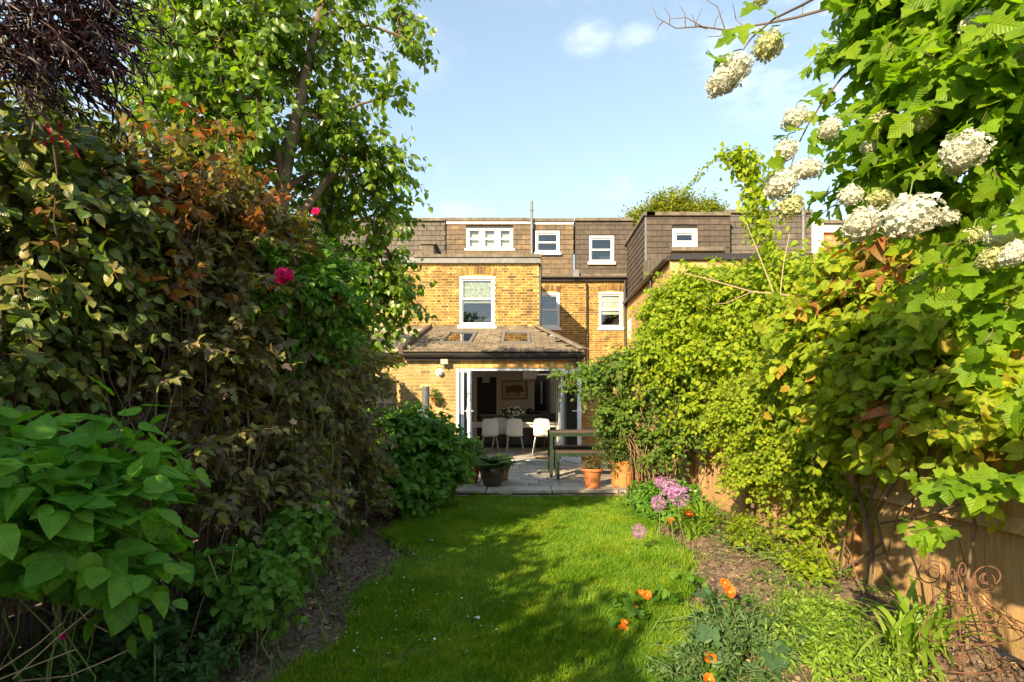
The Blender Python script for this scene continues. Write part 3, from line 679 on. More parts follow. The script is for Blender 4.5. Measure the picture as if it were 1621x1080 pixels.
def dormer(parent, xa, xb, z0, z1, y, win, m, trim=True, top=M_felt, sw=.30, sh=.165, limit=110, name='slate'):
    hb = MB(); ops = [(win[0] - xa, win[1] - xa, win[2] - z0, win[3] - z0)] if win else []
    slab(hb, Vector((xa, y, z0)), UX, UZ, NF, xb - xa, z1 - z0, .2, ops); hb.box((xa, y + .2, z1 - .1), (xb, y + 3.4, z1 - .002)); hb.build('dormer_wall', M_greyrender, parent)
    st = []; slates(st, (xa, y, z0), UX, UZ, NF, xb - xa, z1 - z0, sw, sh, ops, th=.02, gap=.013, lap=.98); build_pieces(parent, st, name, name + 's', m, .03, limit)
    t = MB(); t.box((xa - .01, y - .10, z1 + .001), (xb - .004, y + .3, z1 + .10)); t.build('roof_edge', top, parent)
    if trim: t = MB(); t.box((xa, y - .05, z1 - .085), (xb - .01, y - .024, z1 - .003)); t.build('white_trim', M_white, parent)
    if win:
        t = MB(); t.box((win[0] - .06, y - .06, win[2] - .07), (win[1] + .06, y + .1, win[2] - .002)); t.build('window_sill', M_lead if not trim else M_white, parent)
    return st
zt1 = z_at(351, YD); zb = z_at(436, YM) + .1
wa = (x_at(738.5, YD), x_at(812, YD), z_at(394, YD), z_at(362, YD)); wb = (x_at(847.5, YD), x_at(885.5, YD), z_at(401, YD), z_at(366.5, YD))
xd0, xd1 = x_at(707, YD), x_at(840, YD)
dormer(house, xd0, xd1, zb, zt1, YD, wa, M_slate_w)
w = MB(); a0, a1, c0, c1 = wa; fw = .07
w.box((a0, YD - .03, c0), (a0 + fw, YD + .1, c1)); w.box((a1 - fw, YD - .03, c0), (a1, YD + .1, c1)); w.box((a0 + fw, YD - .03, c0), (a1 - fw, YD + .1, c0 + fw)); w.box((a0 + fw, YD - .03, c1 - fw), (a1 - fw, YD + .1, c1))
th_ = (a1 - a0) / 3
for i in (1, 2): w.box((a0 + th_ * i - .05, YD - .03, c0 + fw), (a0 + th_ * i + .05, YD + .1, c1 - fw))
win = w.build('window', M_white, house)
for i in range(3):
    p0, p1 = a0 + th_ * i + fw + .02, a0 + th_ * (i + 1) - fw - .02
    w = MB(); zc = (c0 + c1) / 2; w.box((p0 - .02, YD + .0, zc - .025), (p1 + .02, YD + .04, zc + .025)); w.box((p0 - .03, YD + .01, c0 + fw), (p0 + .012, YD + .05, c1 - fw)); w.box((p1 - .012, YD + .01, c0 + fw), (p1 + .03, YD + .05, c1 - fw)); w.build('sash', M_white, win)
    w = MB(); w.box((p0 - .02, YD + .055, c0 + fw), (p1 + .02, YD + .06, c1 - fw)); w.build('pane', M_glass, win)
w = MB(); w.box((a0 + fw, YD + .13, c0 + .02), (a1 - fw, YD + .15, c1 - .02)); w.build('blind', M_blind, win)
w = MB(); w.box((x_at(841, YD) - .03, YD - .12, zb - .1), (x_at(843.5, YD), YD + .3, zt1 + .12)); w.build('party_upstand', M_lead, house)
downpipe([(x_at(841.5, YD), YD - .2, zb - .2), (x_at(841.5, YD), YD - .2, z_at(322, YD))], house, .045, M_lead)
dormer(house, x_at(844.5, YD), x_at(908, YD), zb, z_at(352, YD), YD, wb, M_slate_w)
sash_window(house, *wb, YD - .08, 0, sill=True)
s = MB(); s.lathe([(.09, 0), (.12, .04), (.09, .1), (.05, .13)], 10, (x_at(907, YD), YD + .6, z_at(351, YD) + .1)); s.build('ridge_cap', mat('terracotta_cap', (.25, .07, .03), .8), house, True)

# --- interior seen through the doors
M_in = mat('interior_wall', (.86, .80, .70), .85, noise=.04, scale=4); M_floor = mat('kitchen_floor', [(.68, .62, .53), (.64, .58, .50), (.70, .64, .55)], .35, noise=.12, scale=5)
kit = thing('kitchen_room', 'cream kitchen interior behind the open folding doors', 'room'); kit['kind'] = 'structure'; del kit['category']
YB = 16.3; IX0, IX1 = -2.38, .94; IC = 2.33
b = MB(); b.box((IX0 - .1, YE + .02, .02), (IX1 + .1, YB, .12)); b.build('floor_base', M_joint, kit)
ft = []; y = YE + .03
while y < YB - .3:
    x = IX0
    while x < IX1 - .05:
        w_ = min(.9, IX1 - x); ft.append(Matrix.Translation((x + w_ / 2, y + .3, .133)) @ Matrix.Diagonal((w_ - .006, .594, .03, 1))); x += .9
    y += .6
build_pieces(kit, ft, 'floor_tile', 'floor_tiles', M_floor, .0)
b = MB()
b.box((IX1, YE + .285, .1), (IX1 + .02, YE + .9, ev.z)); b.box((IX1, YE + .9, .1), (IX1 + .02, YB, .3)); b.box((IX1, YE + .9, 2.285), (IX1 + .02, YO, 2.55))
sw = MB(); sw.box((IX1 + .01, YE + .9, .3), (IX1 + .018, YB, 2.28)); sw.build('added_side_window', M_glass, kit)  # unseen side glazing, added so daylight reaches the room
for k_ in range(6): sw = MB(); sw.box((IX1 - .02, YE + .9 + k_ * .84, .3), (IX1 + .009, YE + .95 + k_ * .84, 2.28)); sw.build('added_window_mullion', M_upvc, kit)
for xa in (IX0 - .02,):
    pr = [(YE + .285, .1), (YB, .1), (YB, IC), (YO, IC), (YO, tp.z - .13), (YE + .285, ev.z - .0)]; b.add([(xa, y_, z_) for y_, z_ in pr] + [(xa + .02, y_, z_) for y_, z_ in pr], [list(range(6)), list(range(6, 12))[::-1]] + [[i, (i + 1) % 6 + 0, (i + 1) % 6 + 6, i + 6] for i in range(6)])
b.build("side_wall", M_in, kit)
s = MB(); slab(s, Vector((IX0, ev.y + .50, ev.z + .02)), UX, VR, NR, IX1 - IX0, LR - .56, .015, [(a - IX0, b - IX0, c - .50 / VR.y - .0, d - .50 / VR.y + .0) for a, b, c, d in vel]); s.v = [(x, y, z - .02) for x, y, z in s.v]; s.build('sloping_ceiling', M_in, kit)
GX = OX1 + .03      # right of the outrigger: unseen glazed roof strip, added to bring daylight into the kitchen
b = MB(); b.box((GX + .002, YO + .05, IC + .02), (IX1, YB, IC + .03)); b.build('added_roof_glazing', M_glass2 if 'M_glass2' in globals() else M_glass, kit)
b = MB(); b.box((IX0, YO + .0, IC), (GX, YB, IC + .1)); b.box((IX0, YO - .02, IC + .1), (GX, YO - .0, tp.z - .13)); b.box((GX, YO - .02, IC), (IX1, YO + .04, 3.0)); b.build('ceiling', M_in, kit)
b = MB(); b.box((x_at(828, 15), YO + .1, IC - .22), (GX - .1, YB, IC - .002)); b.build('ceiling_beam', M_in, kit)
xs = [x_at(755, YB), x_at(786, YB), x_at(846, YB)]
b = MB(); b.box((IX0, YB, .1), (xs[0], YB + .1, IC)); b.box((xs[1], YB, .1), (xs[2], YB + .1, IC)); b.box((xs[0], YB, z_at(597, YB)), (xs[1], YB + .1, IC)); b.build('back_wall', M_in, kit)
M_joinery = mat('dark_joinery', (.035, .030, .027), .5)
b = MB(); b.box((xs[0], YB + .02, .13), (xs[1], YB + .08, z_at(597, YB))); b.build('dark_door', M_joinery, kit)
b = MB(); b.box((x_at(764, YB), YB - .03, z_at(606, YB)), (x_at(775, YB), YB + .0, z_at(595, YB))); b.build('fanlight', mat('painted_bright_fanlight', (.6, .65, .68), .4), kit)  # opaque pale box, its colour painted for daylight through the glass
b = MB(); b.box((x_at(745, YB), YB - .05, .13), (x_at(748.5, YB), YB - .002, 2.1)); b.box((x_at(736, YB), YB - .04, .13), (x_at(744, YB), YB - .004, z_at(608, YB))); b.build('cupboard', mat('brown_cupboard', (.16, .10, .06), .5), kit)
b = MB(); b.box((xs[2], YB + .3, .13), (IX1, YB + .4, IC)); b.box((x_at(862, YB), YB - .3, .13), (x_at(866, YB), YB + .29, IC - .23)); b.build('dark_recess', M_joinery, kit)
b = MB(); b.box((x_at(856, YB), YB - .02, z_at(640, YB)), (x_at(858.5, YB), YB + .1, z_at(604, YB))); b.build('bright_reveal', M_white, kit)
b = MB(); b.box((IX0 - .3, YB + .42, 0), (IX1 + .3, YB + .5, 3.5)); b.box((IX0 - .12, YO + .3, 0), (IX0 - .03, YB + .42, 3.3)); b.box((IX1 + .03, YO + .3, 0), (IX1 + .12, YB + .42, .3)); b.box((IX0 - .1, YO + .26, 2.5), (GX - .02, YB + .5, 2.6)); b.build('enclosure', M_in, kit)
# solid bulk of the house behind the walls, so no light leaks
b = MB(); b.box((OX0, YO + .9, OZ0), (OX1 - .25, YM - .1, OZ1 - .01)); b.box((-8, YM + 1.1, 0), (MX1, YM + 8, MZ1 - .02)); b.build('inner_wall', M_room, house)
# ================================================================== NEIGHBOURING HOUSES
M_uph = mat('upstand_dark', (.10, .075, .055), .8)
nr = thing('terraced_house', 'right neighbour house with dark brown slates and a slate box dormer on its outrigger', 'house')
xn = 3.54; YN = 12.3; zn = 4.77
w4 = (x_at(932.5, YD), x_at(971.5, YD), z_at(416, YD), z_at(374, YD))
dormer(nr, x_at(910.5, YD), xn + .25, zb, z_at(351, YD), YD, w4, M_slate_d, trim=False, limit=90); sash_window(nr, *w4, YD - .06, 0)
# outrigger side wall (faces the garden path side) and front wall
ws = MB(); slab(ws, Vector((xn, YM, 1.5)), Vector((0, -1, 0)), UZ, Vector((-1, 0, 0)), YM - YN, zn - 1.5, .25, [(.15, .75, 2.0 - .0, 2.75)]); ws.box((xn + .25, YN, 1.5), (9.4, YN + .25, zn)); ws.build('wall', M_mortar, nr)
bb = []; bricks(bb, (xn, YM, 1.5), Vector((0, -1, 0)), Vector((-1, 0, 0)), YM - YN, zn - 1.5, [(.15, .75, 2.0, 2.75)]); bricks(bb, (xn, YN, 1.5), UX, NF, 5.8, zn - 1.5, [])
build_pieces(nr, bb, 'brick', 'brickwork', mat('rosy_stock_brick', [(.58, .36, .13), (.46, .27, .11), (.62, .34, .17), (.40, .2, .1), (.56, .38, .16)], .88, noise=.25, scale=38, bump=.7, bscale=110), .05, 200)
wm = MB(); wm.box((xn + .02, YM - .72, 3.53), (xn + .1, YM - .18, 4.22)); wm.build('window', M_white, nr)
gutter((xn - .12, YM - .1, zn + .02), (xn - .12, YN - .1, zn + .02), nr, .06, M_dark)
s = MB(); s.box((xn - .06, YN, zn + .0), (xn + .0, YM, zn + .12)); s.box((xn - .02, YN - .1, zn + .002), (8.9, YN + .2, zn + .14)); s.build('fascia', M_dark, nr)
s = MB(); s.add([(xn, YN - .1, zn + .145), (9, YN - .1, zn + .145), (9, 15, zn + .75), (xn, 15, zn + .75), (xn, YN - .1, zn + .13), (9, YN - .1, zn + .13), (9, 15, zn + .13), (xn, 15, zn + .13)], [[0, 1, 2, 3], [4, 7, 6, 5], [0, 4, 5, 1], [1, 5, 6, 2], [2, 6, 7, 3], [3, 7, 4, 0]]); s.build('outrigger_roof', M_felt, nr)
downpipe([(xn - .07, YN + 1.6, zn), (xn - .05, YN + 1.6, 1.6)], nr, .034)
YC = 14.9; xc = xn + .04; zct = z_at(343, YC); zcb = zn + .14; XE = x_at(1155, YC)
w5 = (x_at(1064, YC), x_at(1103, YC), z_at(392, YC), z_at(363, YC))
dormer(nr, xc + .02, XE, zcb - .02, zct, YC, w5, M_slate_d, trim=False, limit=120); sash_window(nr, *w5, YC - .06, 0, sill=False, wide=.09, low=.25)
ck = MB(); ck.box((xc, YC + .02, zcb), (xc + .15, YM + .2, zct - .003)); ck.build('cheek_wall', M_greyrender, nr)
st = []; slates(st, (xc, YM, zcb), Vector((0, -1, 0)), UZ, Vector((-1, 0, 0)), YM - YC, zct - zcb, .30, .165, [], th=.02, gap=.013, lap=.98); build_pieces(nr, st, 'slate', 'slates', M_slate_d, .03, 90)
s = MB(); s.box((xc - .08, YC - .1, zct), (xc + .25, YM + .2, zct + .1)); s.build('roof_edge', M_felt, nr)
s = MB(); s.box((xc - .025, YC - .03, zcb), (xc + .02, YC + .02, zct)); s.build('corner_trim', M_lead, nr)
s = MB(); s.box((x_at(1063, YC) - .05, YC - .25, z_at(401, YC)), (x_at(1142, YC), YC - .02, z_at(395, YC))); s.build('window_sill', M_felt, nr)
s = MB(); s.box((xc, YC + .21, zct - .2), (XE, YM + 1, zct - .101)); s.box((xc + .2, YC + 1, zcb), (XE, YM + 1, zct - .2)); s.build('inner_wall', M_room, nr)

nf = thing('terraced_house', 'far right neighbour house with a grey slate dormer, black flue and red brick end', 'house')
xf0 = XE + .02; xf1 = x_at(1284, YC + .4)
dormer(nf, xf0, xf1, zcb - .3, z_at(339, YC + .4), YC + .4, None, M_slate_g, trim=False, limit=90)
downpipe([(x_at(1279, YC), YC + .25, zcb - .2), (x_at(1279, YC), YC + .25, z_at(318, YC))], nf, .045, M_lead)
s = MB(); s.box((xf1, YC + .3, 3), (xf1 + .3, YC + 1, z_at(345, YC))); s.build('end_wall', M_white, nf)
s = MB(); s.box((xf1 + .3, YC + .5, 3), (14, YC + 1.5, z_at(352, YC))); s.build('wall', M_mortar2, nf)
rb = []; bricks(rb, (xf1 + .3, YC + .5, 4.5), UX, NF, .62, z_at(360, YC) - 4.5, [], 'stretcher'); build_pieces(nf, rb, 'brick', 'brickwork', M_redbrick, .05, 60)
s = MB(); s.box((xf1 + .3, YC + .40, z_at(360, YC)), (14, YC + .49, z_at(347, YC))); s.build('white_fascia', M_white, nf)
s = MB(); s.box((xf1 + .92, YC + .46, 4.5), (14, YC + .49, z_at(360, YC) - .01)); s.build('window_band', mat('dull_brown_panel', (.22, .17, .13), .6), nf)
s = MB(); s.box((xf1 + .1, YC + .3, z_at(347, YC) + .002), (14, YC + 1.6, z_at(342, YC))); s.build('roof_edge', M_felt, nf)
s = MB(); s.box((xn + .3, YM + .3, 0), (14, YM + 6, zct - .6)); s.build('inner_wall', M_room, nf)

nl = thing('terraced_house', 'left neighbour house with a grey slate dormer half hidden by the tree', 'house')
dormer(nl, -8.0, x_at(706, YD) - .01, z_at(440, YM), z_at(351, YD), YD + .02, None, M_slate_g, trim=False, limit=60)
ws = MB(); ws.box((-9, YO + .02, 0), (OX0 - .003, YO + .26, OZ1)); ws.build('wall', M_mortar, nl)
bb = []; bricks(bb, (-7.5, YO + .02, 2.6), UX, NF, 3.58, OZ1 - 2.6, []); build_pieces(nl, bb, 'brick', 'brickwork', M_brick, .05, 40)
ws = MB(); ws.box((-6, YE + .02, 0), (EX0 - .003, YE + .3, 2.4)); ws.build('kitchen_wall', M_mortar2, nl)
bb = []; bricks(bb, (-5, YE + .02, 1.0), UX, NF, 2.49, 1.4, [], 'stretcher'); build_pieces(nl, bb, 'brick', 'brickwork', M_brick2, .05, 60)
s = MB(); a = [Vector((-6, ev.y, ev.z - .02)), Vector((RX0 - .14, ev.y, ev.z - .02)), Vector((RX0 - .14, YO + .01, tp.z - .02)), Vector((-6, YO + .01, tp.z - .02))]
s.add([*a, *[p - UZ * .08 for p in a]], [[0, 1, 2, 3], [4, 7, 6, 5], [0, 4, 5, 1], [1, 5, 6, 2], [2, 6, 7, 3], [3, 7, 4, 0]]); s.build('lean_to_roof', M_greyrender, nl)
tl = []; slates(tl, (-6, ev.y, ev.z - .02), UX, VR, NR, 6 + RX0 - .14, LR - .02, .33, .205, [], th=.028, gap=.012); build_pieces(nl, tl, 'tile', 'tiles', mat('pale_roof_tile', [(.42, .35, .25), (.38, .31, .22)], .85, noise=.3, scale=7), .03, 80)
gutter((-6, ev.y - .05, ev.z - .05), (EX0 - .08, ev.y - .05, ev.z - .05), nl, .06)
s = MB(); s.box((-9, YO + .9, 0), (OX0 - .02, YM + 4, OZ1 - .05)); s.build('inner_wall', M_room, nl)

# garden wall beside the kitchen, and the neighbour's low glass canopy roof
gw = thing('garden_wall', 'yellow brick wall to the right of the open glazed door, behind the rose bush', 'wall')
s = MB(); s.box((EX1 + .003, YE + .35, 0), (2.5, YE + .57, 2.12)); s.build('wall', M_mortar2, gw)
bb = []; bricks(bb, (EX1 + .01, YE + .35, .1), UX, NF, 1.27, 2.0, [], 'stretcher'); build_pieces(gw, bb, 'brick', 'brickwork', M_brick2, .05)
s = MB(); s.box((EX1 + .003, YE + .31, 2.121), (2.5, YE + .6, 2.18)); s.build('coping', M_felt, gw)
cn = thing('canopy_roof', 'small dark sloping canopy roof of the right neighbour below the brick side wall', 'roof')
s = MB(); A = [(2.35, 10.6, 2.38), (3.5, 10.6, 2.9), (3.5, 12.2, 2.9), (2.35, 12.2, 2.38)]
s.add([*A, *[(x, y, z - .06) for x, y, z in A]], [[0, 1, 2, 3], [4, 7, 6, 5], [0, 4, 5, 1], [1, 5, 6, 2], [2, 6, 7, 3], [3, 7, 4, 0]]); s.build('roof_panel', mat('slate_blue_panel', (.13, .14, .17), .35), cn)
s = MB(); s.bar((2.35, 10.56, 2.36), (3.5, 10.56, 2.88), .05, .1); s.build('edge_trim', M_dark, cn)
s = MB(); s.box((2.52, 10.6, 0), (2.7, 12.2, 2.3)); s.build('wall', M_mortar2, cn)

# ================================================================== FENCES
M_fence = mat('fence_board', [(.54, .34, .15), (.47, .29, .125), (.58, .38, .18), (.50, .31, .135)], .85, noise=.22, scale=5, bump=.5, bscale=22, stretch=(9, 9, 1), vary=.05)
M_fgrey = mat('weathered_board', [(.27, .21, .165), (.22, .175, .14), (.31, .24, .19)], .9, noise=.3, scale=5, bump=.6, bscale=22, stretch=(9, 9, 1))
M_post = mat('fence_post', (.38, .19, .07), .8, noise=.2, scale=9, stretch=(6, 6, 1))
def fence(label, x, y0, y1, s, h, m, mp, board=.145):
    """s=+1: its garden face looks towards -x; boards one by one, posts, rails, gravel board"""
    f = thing('garden_fence', label, 'fence', (x, y0, 0)); L = y1 - y0; bs = []
    y = 0; i = 0
    while y < L - .02:
        w = min(board, L - y); M = Matrix.Translation((x + s * (.012 + .006 * (i % 2)), y0 + y + w / 2, .17 + (h - .17) / 2 + rnd.uniform(-.004, .004))) @ Matrix.Rotation(rnd.uniform(-.003, .003), 4, 'X') @ Matrix.Diagonal((.016, w + .008, h - .17, 1))
        bs.append(M); y += board; i += 1
    build_pieces(f, bs, 'board', 'boards', m, .008)
    y = 0
    while y < L:
        b = MB(); e = min(y + 1.83, L); b.box((-.026 * s if s > 0 else .004, y + .055, 0), (.004 if s > 0 else -.026 * s, e - .055, .168)); b.build('gravel_board', m, f)
        for zr in (.62, 1.35):
            b = MB(); b.add([(-s * .0, y + .05, zr), (-s * .0, e - .05, zr), (-s * .045, e - .05, zr), (-s * .045, y + .05, zr), (-s * .0, y + .05, zr + .075), (-s * .0, e - .05, zr + .075), (-s * .03, e - .05, zr + .04), (-s * .03, y + .05, zr + .04)],
                            [[0, 3, 2, 1], [4, 5, 6, 7], [0, 1, 5, 4], [1, 2, 6, 5], [2, 3, 7, 6], [3, 0, 4, 7]]); b.build('rail', m, f)
        b = MB(); b.box((-.05, y - .05, 0), (.05, y + .05, h + .04)); b.build('post', mp, f); y += 1.83
    b = MB(); b.box((-.03, 0, h + .003), (.05, L, h + .03)); b.build('capping', m, f)
    return f
fence('tan timber closeboard fence along the right side under the climbers', 2.50, .2, 10.9, 1, 1.83, M_fence, M_post)
fence('weathered greyish timber fence along the left side behind the dark leaved shrubs', -2.64, -3.0, 11.0, -1, 1.80, M_fgrey, M_fgrey)

# ================================================================== DOORS
def door_leaf(parent, hinge, ang, w, h, name='door_leaf', handle=True, fw=.075):
    """glazed leaf hinged at a point, swung by ang"""
    M = Matrix.Translation(hinge) @ Matrix.Rotation(ang, 4, 'Z'); t = .028
    b = MB(); b.box((0, -t, 0), (fw, t, h), M); b.box((w - fw, -t, 0), (w, t, h), M); b.box((fw, -t, 0), (w - fw, t, fw * 1.5), M); b.box((fw, -t, h - fw), (w - fw, t, h), M)
    lf = b.build(name, M_upvc, parent)
    b = MB(); q = .012; e = .010
    for sgn in (-1, 1):
        y0, y1 = (t, t + .004) if sgn > 0 else (-t - .004, -t)
        b.box((fw - e, y0, fw * 1.5 - e), (fw, y1, h - fw + e), M); b.box((w - fw, y0, fw * 1.5 - e), (w - fw + e, y1, h - fw + e), M)
    b.build('seal', M_dark, lf)
    b = MB(); b.box((fw, -.008, fw * 1.5), (w - fw, .008, h - fw), M); b.build('pane', M_glass2, lf)
    if handle:
        b = MB(); hx = w - fw / 2
        for sg in (-1, 1):
            b.box((hx - .015, sg * (t + .006) - .005, .9), (hx + .015, sg * (t + .006) + .005, 1.12), M); b.tube([M @ Vector((hx, sg * (t + .01), 1.05)), M @ Vector((hx, sg * (t + .055), 1.05)), M @ Vector((hx - .12, sg * (t + .055), 1.05))], .009, 8)
        b.build('handle', M_upvc, lf, True)
    return lf
df = MB(); zt = DZ1
df.box((DX0 + .002, YE + .03, .13), (DX0 + .05, YE + .12, zt - .002)); df.box((DX1 - .05, YE + .03, .13), (DX1 - .002, YE + .12, zt - .002)); df.box((DX0 + .05, YE + .03, zt - .06), (DX1 - .05, YE + .12, zt - .002))
df.box((DX0 + .05, YE - .01, .118), (DX1 - .05, YE + .13, .152)); df.build('door_frame', M_upvc, house)
hh = zt - .07 - .16
door_leaf(house, (DX1 - .05, YE + .02, .155), R(-68), .80, hh)
door_leaf(house, (DX0 + .03, YE + .02, .155), R(-95), .70, hh, handle=False)
door_leaf(house, (DX0 + .10, YE + .02, .155), R(-93), .70, hh, handle=False)
door_leaf(house, (DX0 + .17, YE + .02, .155), R(-88), .70, hh, handle=True)

# ================================================================== THINGS ON THE WALL
fl = thing('floodlight', 'small dark floodlight on the brick wall left of the door, under the gutter', 'lamp', (x_at(705, YE), YE, z_at(574, YE)))
b = MB(); b.box((-.085, -.17, -.055), (.085, -.11, .06)); b.box((-.03, -.11, -.02), (.03, 0, .03)); b.build('housing', mat('lamp_bronze', (.10, .085, .06), .5), fl)
b = MB(); b.box((-.072, -.176, -.044), (.072, -.1705, .048)); b.build('lens', mat('lamp_lens', (.45, .42, .36), .25), fl)
b = MB(); b.lathe([(.022, -.11), (.03, -.08), (.02, -.05)], 10, (.02, -.09, 0)); b.build('sensor', M_dark, fl, True)
vt = thing('wall_vent', 'round white vent cowl on the brick wall below the floodlight', 'vent', (x_at(696, YE), YE, z_at(590, YE)))
M = Matrix.Rotation(R(90), 4, 'X')
b = MB(); b.lathe([(.085, 0), (.085, .02), (.062, .025), (.062, .11), (.05, .12), (.042, .1), (.03, .1)], 20); b.v = [tuple(M @ Vector(q)) for q in b.v]; b.build('cowl', M_white, vt, True)
b = MB(); b.box((-.01, -.128, -.055), (.01, -.121, .055)); b.box((-.055, -.128, -.01), (-.011, -.121, .01)); b.box((.011, -.128, -.01), (.055, -.121, .01)); b.build('grille', mat('vent_grey', (.45, .44, .4), .6), vt)
# ================================================================== KITCHEN FURNITURE
M_chair = mat('white_shell', (.80, .77, .72), .35); M_chrome = mat('pale_steel', (.62, .58, .52), .3, metal=.7)
M_table = mat('white_tabletop', (.72, .67, .58), .4, noise=.05, scale=6)
FZ = .149
def chair_proto(name):
    t = thing(name, 'x', 'chair')
    prof = [(-.20, .445), (-.10, .432), (0, .43), (.10, .432), (.155, .445), (.18, .48), (.195, .56), (.215, .68), (.235, .80), (.243, .86)]
    # the back faces the camera: seat runs towards +y, so mirror the profile
    vs = []; fs = []; wd = [.21, .215, .21, .205, .20, .195, .20, .20, .19, .165]; n = 9
    for k, (y, z) in enumerate(prof):
        for side in (0, 1):
            for i in range(n):
                u = (i / (n - 1)) * 2 - 1; xx = u * wd[k]; dz = .018 * u * u * (1 if k < 5 else 0); dy = -.03 * u * u * (0 if k < 5 else 1)
                off = .012 if side else 0; vs.append((xx, -(y + dy) - (off if k >= 5 else 0), z + dz - (off if k < 5 else 0) - (.012 * u * u if k == 9 else 0)))
    m = len(prof)
    for k in range(m - 1):
        for i in range(n - 1):
            a = k * 2 * n + i; b = (k + 1) * 2 * n + i; fs += [[a, a + 1, b + 1, b], [a + n, b + n, b + n + 1, a + n + 1]]
        a = k * 2 * n; b = (k + 1) * 2 * n; fs += [[a, b, b + n, a + n], [a + n - 1, a + 2 * n - 1, b + 2 * n - 1, b + n - 1]]
    for i in range(n - 1): fs += [[i, i + n, i + n + 1, i + 1], [(m - 1) * 2 * n + i, (m - 1) * 2 * n + i + 1, (m - 1) * 2 * n + n + i + 1, (m - 1) * 2 * n + n + i]]
    mb = MB(); mb.add(vs, fs); mb.build('seat_shell', M_chair, t, True)
    for sx in (-1, 1):
        for sy in (-1, 1):
            b = MB(); b.tube([(sx * .13, sy * .10, .42), (sx * .16, sy * .14, .40), (sx * .225, sy * .215, .0)], [.011, .012, .010], 8); b.build('leg', M_chrome, t, True)
    b = MB(); b.tube([(-.15, -.1, .415), (.15, -.1, .415)], .009, 6); b.tube([(-.15, .1, .415), (.15, .1, .415)], .009, 6); b.build('under_frame', M_chrome, t)
    return t
ch = chair_proto('dining_chair'); YCH = 12.95
spots = [(790, 1, .12, 'leftmost near white chair, its back to the garden, fully in shade'), (815, 1, -.03, 'middle near white chair, its back to the garden, in front of the flowers'), (858, 1, -.1, 'rightmost near white chair, its back to the garden, in the sun'),
         (792, 0, .1, 'white chair on the far side of the dining table, behind the leftmost near chair'), (857, 0, -.05, 'white chair on the far side of the dining table, behind the rightmost near chair')]
spots[0] = (775.5, 1, .10, spots[0][3])
for i, (px, near, rz, lab) in enumerate(spots):
    y = YCH if near else YCH + 1.25; o = ch if i == 0 else copy_tree(ch)
    o.location = (x_at(px, y), y, FZ); o.rotation_euler = (0, 0, rz + (0 if near else math.pi)); o['label'] = lab; o['group'] = 'white chairs round the dining table'
tb = thing('dining_table', 'long white dining table with square legs just inside the open doors', 'table', (x_at(815, 13.4), 13.45, FZ))
b = MB(); b.box((-1.15, -.38, .715), (1.15, .38, .755)); b.build('tabletop', M_table, tb)
b = MB(); b.box((-1.06, -.33, .63), (1.06, -.30, .714)); b.box((-1.06, .30, .63), (1.06, .33, .714)); b.build('apron', M_table, tb)
for sx in (-1, 1):
    for sy in (-1, 1): b = MB(); b.box((sx * 1.1 - .04, sy * .33 - .04, 0), (sx * 1.1 + .04, sy * .33 + .04, .714)); b.build('leg', M_table, tb)
isl = thing('kitchen_island', 'dark grey kitchen island with a pale stone top behind the dining table', 'island', (x_at(815, 14.7), 15.0, FZ))
M_isl = mat('dark_grey_units', (.085, .085, .082), .45)
b = MB(); b.box((-.95, -.3, .10), (1.1, .3, .90)); b.build('cabinet', M_isl, isl)
for i in range(3): b = MB(); b.box((-.93 + i * .68, -.318, .13), (-.93 + i * .68 + .665, -.301, .86)); b.build('door_panel', M_isl, isl)
b = MB(); b.box((-.92, -.27, 0), (1.05, .27, .099)); b.build('plinth', M_joinery, isl)
b = MB(); b.box((-1.0, -.34, .901), (1.15, .34, .94)); b.build('worktop', mat('worktop', (.20, .18, .16), .3), isl)
# picture of a stocky brown animal
pc = thing('framed_picture', 'black framed print of a stocky brown bull on the cream back wall', 'picture', (x_at(814.5, YB), YB, z_at(617.5, YB)))
hw, hh_ = .40, .29
b = MB(); b.box((-hw, -.04, -hh_), (-hw + .022, -.002, hh_)); b.box((hw - .022, -.04, -hh_), (hw, -.002, hh_)); b.box((-hw + .022, -.04, -hh_), (hw - .022, -.002, -hh_ + .022)); b.box((-hw + .022, -.04, hh_ - .022), (hw - .022, -.002, hh_)); b.build('frame', M_joinery, pc)
b = MB(); b.box((-hw + .022, -.02, -hh_ + .022), (hw - .022, -.004, hh_ - .022)); b.build('mount', mat('print_paper', (.60, .52, .38), .6), pc)
out = [(-.30, .05), (-.27, .11), (-.20, .14), (-.10, .13), (0, .15), (.10, .17), (.18, .15), (.24, .13), (.28, .08), (.31, .0), (.30, -.05), (.26, -.07), (.22, -.04), (.18, -.08), (.17, -.20), (.13, -.21), (.12, -.10), (.08, -.09), (.07, -.20), (.03, -.2), (.02, -.08), (-.10, -.09), (-.15, -.07), (-.16, -.19), (-.2, -.2), (-.205, -.07), (-.24, -.07), (-.25, -.19), (-.285, -.19), (-.28, -.02)]
b = MB(); b.add([(x * .95, -.0215, z) for x, z in out] + [(x * .95, -.0205, z) for x, z in out], [list(range(len(out)))[::-1]]); b.build('animal_print', mat('print_brown', (.20, .13, .06), .7, noise=.35, scale=25), pc)
M_petal = mat('cream_petals', [(.80, .77, .62), (.74, .70, .5), (.82, .80, .70)], .6)
M_vleaf = leaf_mat('bouquet_leaf', [(.04, .10, .02), (.08, .16, .03)])
vs_ = thing('flower_vase', 'vase of cream flowers and green stems on the dining table', 'vase', (x_at(810, 13.4), 13.42, FZ + .756))
b = MB(); b.lathe([(.05, 0), (.07, .03), (.075, .1), (.05, .16), (.055, .19)], 16); b.build('vase_body', mat('vase', (.5, .48, .42), .2), vs_, True)
